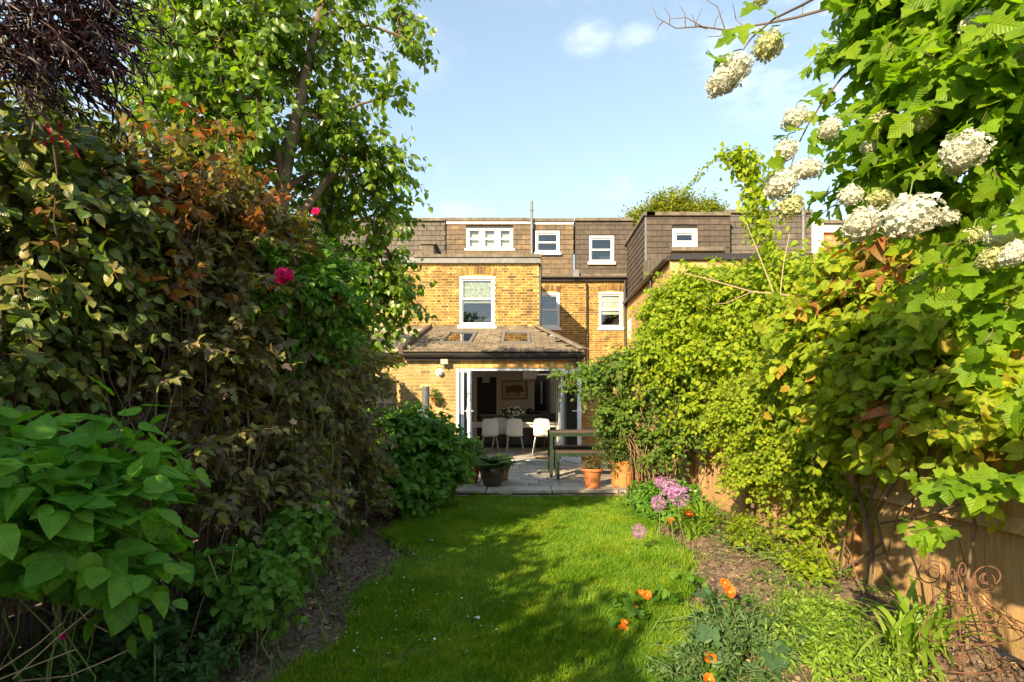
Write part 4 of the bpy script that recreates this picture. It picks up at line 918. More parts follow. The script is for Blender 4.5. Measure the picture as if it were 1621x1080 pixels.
r_ = np.random.default_rng(4); n = 260; d = unit(r_.normal(size=(n, 3)) * np.array([1, .7, .6])); P = np.array(vs_.location) + np.array([0, 0, .27]) + d * np.array([.34, .2, .15]) * r_.uniform(.4, 1, (n, 1))
cloud('leaves', M_vleaf, P, r_.uniform(.05, .08, n), d + r_.normal(size=(n, 3)) * .4, r_.normal(size=(n, 3)) + [0, -.5, 1], T_ovate(.25, 1), vs_)
b = MB()
for i in range(22): a = unit(r_.normal(size=3)); c = Vector((a[0] * .30, -abs(a[1]) * .16, .28 + a[2] * .13)); b.lathe([(.012, -.02), (.034, -.005), (.036, .012), (.018, .026)], 8, c, .1)
b.build('blooms', M_petal, vs_, True)
bw = thing('wooden_bowl', 'brown wooden dish on the kitchen island right of the flowers', 'bowl', (x_at(856, 14.9), 14.9, FZ + .941))
b = MB(); b.lathe([(.04, 0), (.05, .02), (.18, .06), (.21, .09), (.2, .093), (.16, .07), (.04, .035)], 20); b.build('dish', mat('warm_wood', (.34, .15, .05), .4), bw, True)
kt = thing('kettle', 'round dark kettle on the island behind the bouquet', 'kettle', (x_at(808, 14.9), 14.95, FZ + .941))
b = MB(); b.lathe([(.07, 0), (.1, .03), (.1, .1), (.06, .17), (.015, .19), (.02, .21), (.01, .22)], 16); b.tube([(.08, 0, .1), (.14, 0, .16), (.17, 0, .18)], [.02, .014, .01], 8); b.build('kettle_body', M_joinery, kt, True)
b = MB(); b.tube([(-.08, 0, .13), (-.12, 0, .2), (-.05, 0, .27), (.05, 0, .27), (.08, 0, .18)], .009, 8); b.build('handle', M_joinery, kt, True)
tn = thing('coffee_pot', 'small black pot on the island left of the kettle', 'pot', (x_at(797, 14.9), 14.9, FZ + .941))
b = MB(); b.lathe([(.05, 0), (.045, .1), (.06, .2), (.03, .22), (.01, .25)], 12); b.build('pot_body', M_joinery, tn, True); b = MB(); b.tube([(.05, 0, .18), (.1, 0, .15), (.09, 0, .05)], .008, 6); b.build('handle', M_joinery, tn)
ts = thing('toaster', 'black toaster on the island between flowers and wooden dish', 'toaster', (x_at(839, 14.9), 14.9, FZ + .941))
b = MB(); b.lathe([(.10, 0), (.11, .02), (.11, .13), (.09, .16), (.02, .165)], 4); b.build('toaster_body', M_joinery, ts); b = MB(); b.box((-.04, -.02, .166), (.04, .02, .20)); b.build('slot_lever', M_joinery, ts)
mt_ = thing('door_mat', 'brown coir door mat lying just inside the threshold', 'mat', (x_at(873, 11.6), 11.55, FZ))
b = MB(); b.box((-.36, -.2, .0), (.36, .2, .015)); b.build('mat_top', mat('coir', (.28, .15, .06), .95, noise=.4, scale=60), mt_)
lc = thing('leather_chair', 'dark dining chair with tan tapered leg to the right behind the dining table', 'chair', (x_at(872, 14.1), 14.1, FZ))
b = MB(); b.lathe([(.02, .45), (.22, .46), (.24, .5), (.2, .53), (.02, .54)], 14); b.build('seat', M_joinery, lc, True)
b = MB(); b.add([(-.22, .2, .5), (.22, .2, .5), (.26, .24, .8), (.2, .26, .98), (-.2, .26, .98), (-.26, .24, .8), (-.22, .24, .5), (.22, .24, .5), (.26, .28, .8), (.2, .3, .98), (-.2, .3, .98), (-.26, .28, .8)], [[0, 1, 2, 3, 4, 5], [11, 10, 9, 8, 7, 6], [0, 6, 7, 1], [1, 7, 8, 2], [2, 8, 9, 3], [3, 9, 10, 4], [4, 10, 11, 5], [5, 11, 6, 0]]); b.build('backrest', M_joinery, lc)
for sx in (-1, 1):
    for sy in (-1, 1): b = MB(); b.tube([(sx * .13, sy * .13, .45), (sx * .2, sy * .2, 0)], [.022, .011], 8); b.build('leg', mat('tan_wood', (.30, .12, .04), .4), lc)

# ================================================================== PATIO TABLE AND BENCHES
M_green = mat('dark_green_metal', (.007, .024, .009), .5, noise=.15, scale=8); M_slat = mat('dark_hardwood', [(.10, .062, .042), (.085, .052, .036), (.12, .075, .05)], .5, noise=.25, scale=8, stretch=(1, 10, 10))
def table_like(t, L, Wd, H, nsl, leg=.048, inset=0):
    z = H - .022; sw = Wd / nsl
    for i in range(nsl): b = MB(); b.box((0, -Wd / 2 + i * sw + .004, z), (L, -Wd / 2 + (i + 1) * sw - .004, H)); b.build('slat', M_slat, t)
    b = MB(); zz = z - .001
    b.box((.01, -Wd / 2 + .0, zz - .06), (L - .01, -Wd / 2 + .028, zz)); b.box((.01, Wd / 2 - .028, zz - .06), (L - .01, Wd / 2, zz)); b.box((.01, -Wd / 2 + .028, zz - .06), (.038, Wd / 2 - .028, zz)); b.box((L - .038, -Wd / 2 + .028, zz - .06), (L - .01, Wd / 2 - .028, zz)); b.build('frame', M_green, t)
    for x0 in (0.0, L - leg):
        for y0 in (-Wd / 2 - .003, Wd / 2 - leg + .003): b = MB(); b.box((x0, y0, 0), (x0 + leg, y0 + leg, zz - .0605 + .06)); b.build('leg', M_green, t)
PZ = .141
t = thing('patio_table', 'dark green metal table with a brown slatted top on the patio', 'table', (x_at(870.5, 8.35), 8.35 + .36, PZ)); table_like(t, 1.55, .72, .745, 6)
t = thing('patio_bench', 'dark green slatted bench on the lawn side of the patio table', 'bench', (x_at(881, 8.1), 8.1 + .17, PZ)); table_like(t, 1.35, .34, .44, 3)
t = thing('patio_bench', 'dark green slatted bench on the house side of the patio table', 'bench', (x_at(878, 9.3), 9.4, PZ)); table_like(t, 1.35, .34, .44, 3)

# ================================================================== POTS
M_terra = mat('terracotta', (.42, .145, .05), .85, noise=.25, scale=14, bump=.3, bscale=60); M_terra2 = mat('orange_terracotta', (.55, .21, .06), .8, noise=.22, scale=12, bump=.3, bscale=60)
M_glaze = mat('brown_glaze', (.055, .038, .022), .28, noise=.4, scale=10); M_psoil = mat('pot_soil', (.03, .02, .014), .95, noise=.3, scale=60, bump=1)
def pot(label, x, y, r, h, m, z=PZ, style='flower', rimh=.035):
    t = thing('plant_pot', label, 'plant pot', (x, y, z)); b = MB()
    if style == 'flower': pr = [(r * .62, 0), (r * .7, h * .3), (r * .86, h - rimh * 1.2), (r * .88, h - rimh), (r, h - rimh), (r * 1.03, h - rimh * .5), (r, h), (r * .9, h), (r * .87, h - .03), (.01, h - .035)]
    elif style == 'belly': pr = [(r * .6, 0), (r * .66, .02), (r * .9, h * .45), (r * .97, h * .75), (r * .9, h * .88), (r * 1.0, h * .96), (r * .98, h), (r * .86, h), (r * .82, h - .03), (.01, h - .035)]
    else: pr = [(r * .72, 0), (r * .78, .03), (r * .84, h * .4), (r * .92, h * .8), (r * .94, h * .9), (r * 1.04, h * .92), (r * 1.04, h), (r * .92, h), (r * .9, h - .04), (.01, h - .045)]
    b.lathe(pr, 32); b.build('pot_body', m, t, True)
    b = MB(); b.lathe([(r * .84, h - .045), (r * .6, h - .022), (r * .2, h - .018)], 20); b.build('compost', M_psoil, t, True)
    return t
M_twig = mat('twig', (.22, .13, .07), .85); M_gstem = mat('green_stem', (.14, .20, .05), .7)
L_mid = leaf_mat('mid_green_leaf', [(.035, .085, .015), (.055, .125, .02), (.09, .17, .03)], veins=.35)
L_fern = leaf_mat('fern_green', [(.06, .13, .02), (.10, .20, .03), (.05, .1, .02)])
L_red = leaf_mat('bronze_leaf', [(.16, .06, .03), (.10, .10, .03), (.22, .09, .05)], tcol=(1.5, 1, .5))
rr = np.random.default_rng(21)
def potplant(label, x, y, z, blobs, n, L, nodes, size, tm, lm, name='potted_plant', **kw):
    t = thing(name, label, 'plant', (x, y, z)); bush(t, rr, [((x + b[0][0], y + b[0][1], z + b[0][2]), b[1]) for b in blobs], n, L, nodes, size, tm, lm, kw.pop('sm', M_gstem), parts=kw.pop('parts', 120), **kw)
    bs = [(x + rr.normal() * .03, y + rr.normal() * .03, z - .06) for _ in range(14)]; es = [(x + blobs[k % len(blobs)][0][0] + rr.normal() * .06, y + blobs[k % len(blobs)][0][1] + rr.normal() * .06, z + blobs[k % len(blobs)][0][2]) for k in range(14)]
    stems(t, rr, bs, es, M_gstem, .004, .002, name='stem'); return t
px_ = [((x_at(780, 7.5)), 7.45), (x_at(741, 7.6), 7.75), (x_at(797, 7.95), 8.0), (x_at(938, 7.25), 7.28), (x_at(986, 7.35), 7.4), (x_at(1006, 7.7), 7.8)]
pot('wide dark brown glazed pot holding a fern at the left corner of the patio', *px_[0], .19, .29, M_glaze, style='belly')
pot('broad terracotta pot beside the big green shrub, left of the glazed pot', *px_[1], .20, .27, M_terra)
pot('small terracotta pot tucked behind the dark glazed pot', *px_[2], .10, .22, M_terra)
pot('terracotta pot with thick rim holding a bronze leaved plant, right edge of the patio', *px_[3], .15, .27, M_terra)
pot('tall bright orange terracotta pot under a small leaved shrub', *px_[4], .19, .38, M_terra2, style='tall')
pot('terracotta pot in shade to the right of the tall orange pot', *px_[5], .17, .28, M_terra, style='tall')
blade = T_ovate(.12, 1, curl=.35)
def fern(label, x, y, z, n, L):
    t = thing('potted_fern', label, 'fern', (x, y, z)); a = rr.uniform(0, 2 * math.pi, n); Ls = L * rr.uniform(.6, 1.1, n); s = np.linspace(0, 1, 12)
    el = rr.uniform(.5, 1.3, n); path = np.zeros((n, 12, 3)); h = np.sin(np.linspace(0, 1, 12) * 1.9)
    path[:, :, 0] = x + (np.cos(a) * np.cos(el) * Ls)[:, None] * s * 1.4; path[:, :, 1] = y + (np.sin(a) * np.cos(el) * Ls)[:, None] * s * 1.4; path[:, :, 2] = z - .03 + (np.sin(el) * Ls)[:, None] * (s - .62 * s ** 2)
    t_ = unit(np.gradient(path, axis=1)); sd = unit(np.cross(t_, [0, 0, 1.0])); up = np.cross(sd, t_); P = []; A = []; N = []; S = []
    for sg in (-1, 1):
        for f in (0, .5):
            q = path[:, 1:] * (1 - f * .0) ; q = path[:, 1:] - t_[:, 1:] * (Ls[:, None, None] / 11 * f); w = np.sin(np.linspace(.25, 1, 11) * 2.9) * .075 + .012
            P.append(q); A.append(sd[:, 1:] * sg + t_[:, 1:] * .35 - np.array([0, 0, .15])); N.append(up[:, 1:] + rr.normal(size=q.shape) * .12); S.append(np.tile(w * L / .4, (n, 1)))
    f = lambda z_: np.concatenate([k.reshape(-1, 3) for k in z_])
    cloud('fronds', L_fern, f(P), np.concatenate([k.ravel() for k in S]), f(A), f(N), T_ovate(.16, 1, curl=.2), t); tubes_np('stalks', M_gstem, path[:, ::3], np.full((n, 4), .0025), t)
fern('arching green fern growing in the dark glazed pot', px_[0][0], px_[0][1], PZ + .29, 34, .46)
potplant('bright green leafy plant in the broad terracotta pot beside the shrub', px_[1][0], px_[1][1], PZ + .26, [((0, 0, .18), .2), ((-.1, 0, .3), .14)], 110, .14, 4, .055, T_ovate(.3, 2), L_fern)
potplant('trailing pale green plant in the small pot behind the glazed pot', px_[2][0], px_[2][1], PZ + .22, [((0, -.05, .04), .12)], 40, .1, 4, .05, T_ovate(.38, 2), L_fern)
potplant('bronze and green succulent plant in the thick rimmed terracotta pot', px_[3][0], px_[3][1], PZ + .26, [((0, 0, .05), .12), ((.0, 0, .13), .07)], 90, .09, 5, .032, T_ovate(.3, 1), L_red)
potplant('small leaved rounded shrub growing in the tall orange pot', px_[4][0], px_[4][1], PZ + .38, [((0, 0, .25), (.34, .28, .28)), ((-.2, -.05, .42), .2), ((-.15, -.16, -.02), (.14, .08, .14)), ((.12, -.15, 0), (.1, .08, .12))], 620, .15, 6, .03, T_ovate(.34, 1), L_mid, sm=M_twig)
potplant('mid green bushy plant in the shaded pot beside the tall orange pot', px_[5][0], px_[5][1], PZ + .28, [((0, 0, .2), .2)], 150, .13, 5, .04, T_ovate(.34, 1), L_mid)
# wall pots
for (px, py, lab, m, lm) in ((690, 630, 'small terracotta pot with a trailing plant hung on the brick wall', M_terra, L_fern), (617, 604, 'hanging basket of greenery on the fence beside the brick wall', M_glaze, L_mid)):
    D = YE if px > 640 else 10.6; x, z = x_at(px, D), z_at(py, D); wy = D - .12
    t = thing('wall_planter', lab, 'plant pot', (x, wy, z)); b = MB(); b.lathe([(.06, -.12), (.075, -.04), (.1, 0), (.105, .02), (.09, .02), (.08, 0), (.01, 0)], 18); b.build('pot_body', m, t, True)
    b = MB(); b.bar((0, .0, .0), (0, .12, .0), .02, .01); b.build('bracket', M_dark, t)
    p = thing('trailing_plant', 'sprig of small green leaves in the ' + lab.split(' with')[0].split(' of')[0] + (' on the brick wall' if px > 640 else ' on the left fence'), 'plant', (x, wy, z))
    bush(p, rr, [((x, wy, z + .07), .11), ((x + .04, wy - .04, z - .02), .08)], 60, .1, 4, .035, T_ovate(.35, 1), lm, M_gstem, parts=20)
# chimenea with a tall flue, half hidden behind the green shrub
cx, cy = x_at(674, 9.4), 9.4
t = thing('chimenea', 'dark grey garden stove with a tall flue behind the big green shrub', 'chimenea', (cx, cy, .14)); zt_ = z_at(612, 9.4) - .14
M_iron = mat('mottled_iron', (.10, .105, .11), .7, noise=.5, scale=22)
b = MB(); b.lathe([(.065, zt_ - .52), (.065, zt_), (.055, zt_), (.055, zt_ - .5)], 20); b.build('flue', M_iron, t, True)
b = MB(); b.lathe([(.1, .25), (.2, .35), (.25, .55), (.2, .8), (.1, .92), (.066, zt_ - .5)], 24); b.build('body', M_iron, t, True)
for k in range(3): a = k * 2.1; b = MB(); b.tube([(.1 * math.cos(a), .1 * math.sin(a), .3), (.2 * math.cos(a), .2 * math.sin(a), 0)], .015, 6); b.build('leg', M_iron, t)
t = thing('pale_flower_pot', 'pot of pale blue and white flowers between the shrub and the brick wall', 'plant pot', (x_at(658, 8.8), 8.8, .14))
b = MB(); b.lathe([(.12, 0), (.17, .3), (.18, .62), (.19, .66), (.17, .66), (.02, .64)], 20); b.build('pot_body', M_terra, t, True)
fp = thing('flowering_plant', 'clump of pale blue and white flowers behind the top of the green shrub', 'plant', (x_at(658, 8.8), 8.8, .8))
c = Vector(fp.location); bush(fp, rr, [(c + Vector((0, 0, .2)), (.28, .2, .2))], 120, .16, 5, .05, T_ovate(.25, 1), L_mid, M_gstem, parts=0)
n = 160; d = unit(rr.normal(size=(n, 3))); d[:, 2] = np.abs(d[:, 2]); P = np.array(c) + [0, 0, .26] + d * [.32, .22, .2]
cloud('petals', mat('pale_blue_petal', [(.55, .58, .8), (.75, .75, .8), (.4, .42, .75)], .6), P, np.full(n, .045), rr.normal(size=(n, 3)), d, T_ovate(.4, 1), fp)
# ================================================================== LAWN GRASS AND BEDS
L_grass = leaf_mat('grass_blade', [(.12, .23, .012), (.17, .30, .016), (.24, .38, .022), (.10, .20, .010), (.34, .42, .07), (.14, .26, .014)], patch=1, trans=.4, rough=.5)
def grass(name, label, n, fn, h, w, seed, m=L_grass, x=(-1.6, 1.8), y=(1.9, 7.02), hy=0.0, lean=.55, dens=None):
    r = np.random.default_rng(seed); N = int(n * 2.2)
    Y = y[0] + (y[1] - y[0]) * r.uniform(0, 1, N) ** 1.35; X = r.uniform(*x, N)
    p = np.clip((np.minimum(X - lawn_left(Y), lawn_right(Y) - X) + .09 * vnoise(X + 50, Y + 50, 5, 61) + .05 * vnoise(X + 50, Y + 50, 15, 62)) * 8 + .3, 0, 1) * (1 - sum(a_ * np.exp(-((X - x_) ** 2 + ((Y - y_) * .7) ** 2) / r_ ** 2) for x_, y_, r_, a_ in ((-1.0, 4.3, .22, .95), (-.95, 3.6, .16, .8), (1.15, 4.0, .2, .9), (.15, 6.2, .2, .5), (-.75, 5.3, .2, .7), (1.0, 3.2, .15, .8), (.9, 6.7, .3, .8), (.3, 2.4, .08, .9)))) if dens is None else dens(X, Y)
    tuft = .45 + .55 * (vnoise(X + 50, Y + 50, 6, 31) * .5 + .5) + .25 * vnoise(X + 50, Y + 50, 17, 32)
    keep = r.uniform(0, 1, N) < p * np.clip(tuft + .15, 0, 1); X, Y, tuft = X[keep][:n], Y[keep][:n], tuft[keep][:n]; n = len(X)
    H = h * r.uniform(.45, 1.25, n) * (.55 + .6 * tuft); Wd = w * r.uniform(.7, 1.3, n) * (1 + .16 * (Y - 2.2))
    a = r.uniform(0, 2 * math.pi, n) ; f = vnoise(X + 50, Y + 50, 3, 33) * 2.5; la = np.where(r.uniform(0, 1, n) < .6, f, a); Ln = lean * r.uniform(.1, 1.6, n)
    sx, sy = np.cos(a) * Wd, np.sin(a) * Wd; dx, dy = np.cos(la) * H * Ln, np.sin(la) * H * Ln; Z = fn(X, Y)
    v = np.zeros((n, 5, 3))
    v[:, 0] = np.stack([X - sx, Y - sy, Z], 1); v[:, 1] = np.stack([X + sx, Y + sy, Z], 1)
    v[:, 2] = np.stack([X + dx * .35 - sx * .8, Y + dy * .35 - sy * .8, Z + H * .6], 1); v[:, 3] = np.stack([X + dx * .35 + sx * .8, Y + dy * .35 + sy * .8, Z + H * .6], 1)
    v[:, 4] = np.stack([X + dx, Y + dy, Z + H * (1 - .25 * Ln)], 1)
    f = np.array([[0, 1, 3], [0, 3, 2], [2, 3, 4]])[None] + 5 * np.arange(n)[:, None, None]
    return link(name, mesh_np(name, v.reshape(-1, 3), f.reshape(-1, 3), m, True), None, 'stuff', label, 'grass')
grass('grass', 'short green lawn grass running from the patio to the near edge', 300000, lambda X, Y: np.full_like(X, .03), .062, .0023, 5)
grass('long_grass', 'longer ragged tufts of grass along the shaded edges of the lawn', 9000, lambda X, Y: np.full_like(X, .02), .10, .0022, 6, dens=lambda X, Y: np.clip(1 - np.abs(np.minimum(X - lawn_left(Y), lawn_right(Y) - X)) * 7, 0, 1), lean=.7)
def scatter_bits(name, label, cat, n, m, size, xr, yr, seed, keep=None, zf=None, tm=None, flat=.35):
    r = np.random.default_rng(seed); X = r.uniform(*xr, n); Y = r.uniform(*yr, n)
    if keep is not None: k = keep(X, Y, r); X, Y = X[k], Y[k]
    n = len(X); Z = soil_z(X, Y) + .006 if zf is None else zf(X, Y)
    a = r.normal(size=(n, 3)) * [1, 1, flat]; nm = r.normal(size=(n, 3)) * flat + [0, 0, 1]
    return cloud(name, m, np.stack([X, Y, Z], 1), size * r.uniform(.5, 1.5, n), a, nm, tm or T_ovate(.3, 1, curl=.3), None, 'stuff', label=label, cat=cat)
M_litter = leaf_mat('dry_leaf', [(.36, .24, .14), (.22, .13, .07), (.50, .35, .22), (.18, .11, .06), (.46, .33, .22)], trans=.1, rough=.8)
M_chip = mat('soil_crumb', [(.10, .07, .045), (.06, .04, .03), (.22, .17, .12), (.14, .1, .07)], .95)
scatter_bits('dry_straw', 'pale straw and twig fragments strewn on the soil of both beds', 'straw', 3200, mat('straw_bits', [(.5, .4, .25), (.38, .28, .17), (.6, .52, .38)], .9), .06, (-2.5, 2.42), (.8, 7), 47, lambda X, Y, r: (X < lawn_left(Y) + .03) | (X > lawn_right(Y) - .05), tm=T_ovate(.05, 1, curl=.2), flat=.25)
scatter_bits('leaf_litter', 'dry brown leaves and chips on the soil beds either side', 'leaves', 19000, M_litter, .030, (-2.5, 2.42), (.8, 7), 41, lambda X, Y, r: (X < lawn_left(Y) + .05) | (X > lawn_right(Y) - .12) & (r.uniform(0, 1, len(X)) < .9))
scatter_bits('soil_crumbs', 'small dark clods and stones on the bare soil', 'soil', 30000, M_chip, .017, (-2.5, 2.42), (.8, 7), 42, lambda X, Y, r: (X < lawn_left(Y) + .1) | (X > lawn_right(Y) - .1), tm=T_ovate(.5, 1, curl=.8, fold=.5), flat=1.0)
L_weed = leaf_mat('weed_leaf', [(.06, .13, .015), (.10, .2, .03), (.15, .25, .04)])
scatter_bits('clover', 'low clover and weed leaves in the thin grass at the left edge of the lawn', 'clover', 6000, L_weed, .018, (-1.9, -.4), (2.0, 6.6), 43, lambda X, Y, r: r.uniform(0, 1, len(X)) < np.clip(1 - np.abs(X - lawn_left(Y) - .15) * 2.6, 0, 1), zf=lambda X, Y: .05 + .015 * np.sin(X * 40 + Y * 33), tm=T_ovate(.45, 1, curl=.1))
scatter_bits('border_seedlings', 'dense low green ground cover plants along the sunny right border', 'ground cover', 4500, L_weed, .028, (1.15, 2.42), (3.3, 6.7), 44, lambda X, Y, r: (X > lawn_right(Y) + .42) & (r.uniform(0, 1, len(X)) < .35 + .65 * (vnoise(X + 50, Y + 50, 2.6, 45) > -.1)), zf=lambda X, Y: .05 + .05 * (vnoise(X + 50, Y + 50, 7, 46) + .6) * np.random.default_rng(3).uniform(.2, 1.6, len(X)), flat=.5)
scatter_bits('clover_flowers', 'tiny white clover flowers dotted in the thin grass on the left of the lawn', 'clover', 140, M_white, .011, (-1.0, -.1), (2.4, 4.2), 48, zf=lambda X, Y: .075 + 0 * X, tm=T_ovate(.5, 1), flat=.3)
# small fallen petals on the lawn
for (px, py, D, lab, c, s) in ((685, 870, 4.55, 'pink fallen petal on the lawn near its left edge', (.7, .3, .5), .05), (759, 1000, 2.85, 'pale whitish fallen leaf lying on the lawn in the foreground', (.6, .62, .55), .05)):
    x = x_at(px, D); b = MB(); tv, tf = T_ovate(.42, 3, curl=.3, fold=.3); b.add([(v[0] * s, v[1] * s, v[2] * s) for v in tv], tf.tolist()); o = b.build('fallen_petal', mat('petal_' + lab[:4], c, .7), None, True, label=lab, cat='petal'); o.location = (x, D, .085); o.rotation_euler = (.2, .1, 1)

# ================================================================== PLANTS
M_bark = mat('grey_bark', (.17, .12, .075), .95, noise=.4, scale=18, bump=1, bscale=60, stretch=(1, 1, .3))
M_stem = mat('brown_stem', [(.16, .105, .06), (.11, .07, .04), (.22, .15, .09)], .8)
M_stemd = mat('dark_stem', [(.09, .05, .03), (.07, .045, .03), (.14, .08, .045)], .85)
L_pear = leaf_mat('pear_leaf', [(.07, .14, .012), (.12, .21, .016), (.20, .31, .022), (.09, .18, .014), (.27, .38, .03)], trans=.48, rough=.32, spec=.6)
L_copper = leaf_mat('copper_leaf', [(.12, .09, .058), (.20, .23, .045), (.12, .085, .068), (.29, .32, .05), (.10, .07, .06), (.21, .15, .11), (.20, .26, .05), (.28, .19, .085)], trans=.42, tcol=(1.6, 1.5, .4), rough=.36, spec=.6, veins=.3)
L_vine = leaf_mat('dark_vine_leaf', [(.07, .13, .02), (.11, .19, .025), (.17, .24, .03), (.06, .11, .025), (.28, .29, .05), (.2, .14, .05)], trans=.3, rough=.33, spec=.6, veins=.3)
L_amber = leaf_mat('amber_leaf', [(.26, .12, .02), (.32, .18, .03), (.18, .13, .03), (.34, .10, .03), (.14, .13, .03)], trans=.4, tcol=(1.5, 1.1, .5), veins=.3)
L_crim = leaf_mat('crimson_leaf', [(.30, .02, .03), (.20, .015, .03), (.40, .05, .03)], trans=.4, tcol=(1.5, .8, .8))
L_hyd = leaf_mat('hydrangea_leaf', [(.08, .24, .02), (.12, .31, .028), (.18, .38, .035), (.09, .25, .03)], trans=.42, rough=.42, veins=.45)
L_shrub = leaf_mat('shrub_leaf', [(.065, .17, .02), (.10, .24, .025), (.16, .32, .035), (.08, .19, .022)], trans=.38, rough=.4, veins=.35)
L_vib = leaf_mat('snowball_leaf', [(.12, .24, .012), (.17, .31, .015), (.25, .38, .022), (.14, .26, .012)], trans=.5, rough=.4, veins=.18)
L_lime = leaf_mat('lime_leaf', [(.18, .28, .012), (.27, .37, .016), (.37, .44, .025), (.13, .23, .012)], trans=.45, rough=.42, veins=.35)
L_clem = leaf_mat('clematis_leaf', [(.21, .32, .015), (.32, .41, .018), (.17, .28, .014), (.40, .44, .028), (.24, .35, .018), (.35, .42, .025), (.18, .29, .016), (.48, .30, .04)], trans=.48, rough=.42, veins=.35)
L_far = leaf_mat('far_leaf', [(.22, .25, .02), (.28, .30, .03), (.18, .22, .02)], trans=.45)
L_black = leaf_mat('blackish_leaf', [(.028, .016, .020), (.04, .022, .026), (.022, .018, .020)], trans=.22, tcol=(1.6, .7, .7), rough=.35)
T2 = T_ovate(.32, 2, curl=.2); T2b = T_ovate(.36, 2, curl=.45, fold=.2); T1 = T_ovate(.34, 1, curl=.25); T3 = [T_ovate(.36, 3, curl=.15, wave=.015), T_ovate(.38, 3, curl=.45, fold=.16), T_ovate(.34, 3, curl=.3, wave=-.02)]
TB = [T_ovate(.40, 6, fold=.10, curl=.22, peak=.33, serr=.035, heart=.05, wave=.006), T_ovate(.38, 6, fold=.16, curl=.5, peak=.35, serr=.035, heart=.05, wave=.012), T_ovate(.42, 6, fold=.05, curl=.1, peak=.33, serr=.035, heart=.06, wave=.015)]
TL = [T_lobed(.2, .1), T_lobed(.5, .2), T_lobed(.05, .28)]; TLs = [T_lobed(.25, .12, .8, False), T_lobed(.55, .2, .75, False)]

# ---- pear tree
def wp(l): return [tuple(W(*q)) for q in l]
pear = thing('pear_tree', 'tall pear tree with glossy green leaves and bare trunk rising from the left bed', 'tree', (W(415, 700, 4.75).x, 4.75, 0)); lo = Vector(pear.location)
rp = np.random.default_rng(77)
def limb(name, pts, r, n=8): b = MB(); b.tube([Vector(p) - lo for p in pts], r, n); return b.build(name, M_bark, pear, True)
trunkp = wp([(412, 880, 4.75), (418, 640, 4.75), (424, 430, 4.75), (442, 330, 4.75), (456, 240, 4.75), (478, 150, 4.75), (492, 80, 4.8), (512, 0, 4.8), (530, -90, 4.8)])
limb('trunk', trunkp, [.085, .078, .072, .066, .06, .045, .038, .03, .02], 14)
L2 = wp([(424, 420, 4.75), (450, 370, 4.8), (490, 322, 4.9), (530, 270, 4.95), (562, 220, 5.0)]); limb('limb', L2, [.05, .042, .036, .03, .022], 10)
L3 = wp([(448, 290, 4.75), (432, 200, 4.6), (400, 130, 4.5), (360, 60, 4.4)]); limb('limb', L3, [.035, .028, .02, .012])
L4 = wp([(430, 400, 4.75), (400, 330, 4.6), (350, 270, 4.4), (290, 240, 4.3)]); limb('limb', L4, [.035, .028, .02, .012])
L5 = wp([(484, 120, 4.8), (530, 45, 4.9), (585, 40, 5.0), (640, 60, 5.1), (672, 80, 5.1)]); limb('limb', L5, [.022, .018, .014, .01, .005])
L6 = wp([(446, 300, 4.75), (500, 270, 5.2), (560, 300, 5.6), (600, 330, 5.8)]); limb('limb', L6, [.03, .024, .016, .008])
L7 = wp([(428, 470, 4.75), (480, 440, 5.1), (540, 400, 5.4), (610, 390, 5.7)]); limb('limb', L7, [.03, .024, .016, .008])
L8 = wp([(470, 180, 4.75), (520, 190, 4.9), (570, 165, 5.0), (630, 150, 5.0)]); limb('limb', L8, [.022, .018, .012, .006])
L9 = wp([(478, 150, 4.8), (430, 60, 4.9), (400, 0, 5.1), (380, -80, 5.2)]); limb('limb', L9, [.03, .024, .018, .01])
L10 = wp([(456, 240, 4.8), (400, 220, 5.3), (330, 150, 5.6), (260, 110, 5.6)]); limb('limb', L10, [.028, .022, .016, .008])
anchors = np.array([q for L_ in (L2, L3, L4, L5, L6, L7, L8, L9, L10, trunkp[4:]) for a, b in zip(L_, L_[1:]) for q in np.linspace(np.array(a), np.array(b), 7)])
def pb(px, py, D, r, w=1.0): return (W(px, py, D), r, w)
pblobs = [pb(270, 60, 4.7, (.52, .5, .5)), pb(340, 30, 4.6, (.6, .5, .5)), pb(430, 60, 4.7, (.55, .5, .5)), pb(520, 20, 4.8, (.45, .4, .4), .8), pb(250, 150, 5.0, (.30, .4, .3)), pb(330, 130, 4.4, (.5, .5, .5)), pb(420, 160, 4.3, (.45, .4, .5), .8), pb(300, 220, 4.6, (.5, .45, .4)),
          pb(500, 190, 4.9, (.5, .45, .45), .8), pb(540, 110, 5.0, (.35, .35, .25), .6), pb(640, 22, 5.1, (.22, .25, .22), .9), pb(655, 75, 5.1, (.14, .2, .16), .7), pb(590, 70, 5.1, (.22, .25, .12), .6), pb(615, 145, 5.0, (.22, .25, .12), .8), pb(570, 250, 5.1, (.4, .4, .35)), pb(600, 330, 5.4, (.32, .4, .35)), pb(520, 320, 5.5, (.5, .45, .4)), pb(600, 420, 5.6, (.38, .4, .35)), pb(640, 470, 5.8, (.25, .35, .2), .7),
          pb(540, 450, 5.6, (.4, .4, .35)), pb(380, 260, 4.6, (.5, .5, .5)), pb(460, 380, 5.6, (.45, .4, .4), .7), pb(560, 530, 5.8, (.35, .4, .3)), pb(400, -60, 4.8, (.7, .6, .5), .7), pb(260, -60, 5.0, (.5, .6, .4), .6), pb(620, 260, 5.2, (.22, .3, .25), .8), pb(300, 300, 4.5, (.5, .5, .4), .8), pb(610, 490, 5.8, (.3, .35, .25), .8)]
path, d, L_ = blob_shoots(rp, pblobs, 2000, .30, 5, out=.7, up=.15, rand=.8, droop=.25, rmin=.1)
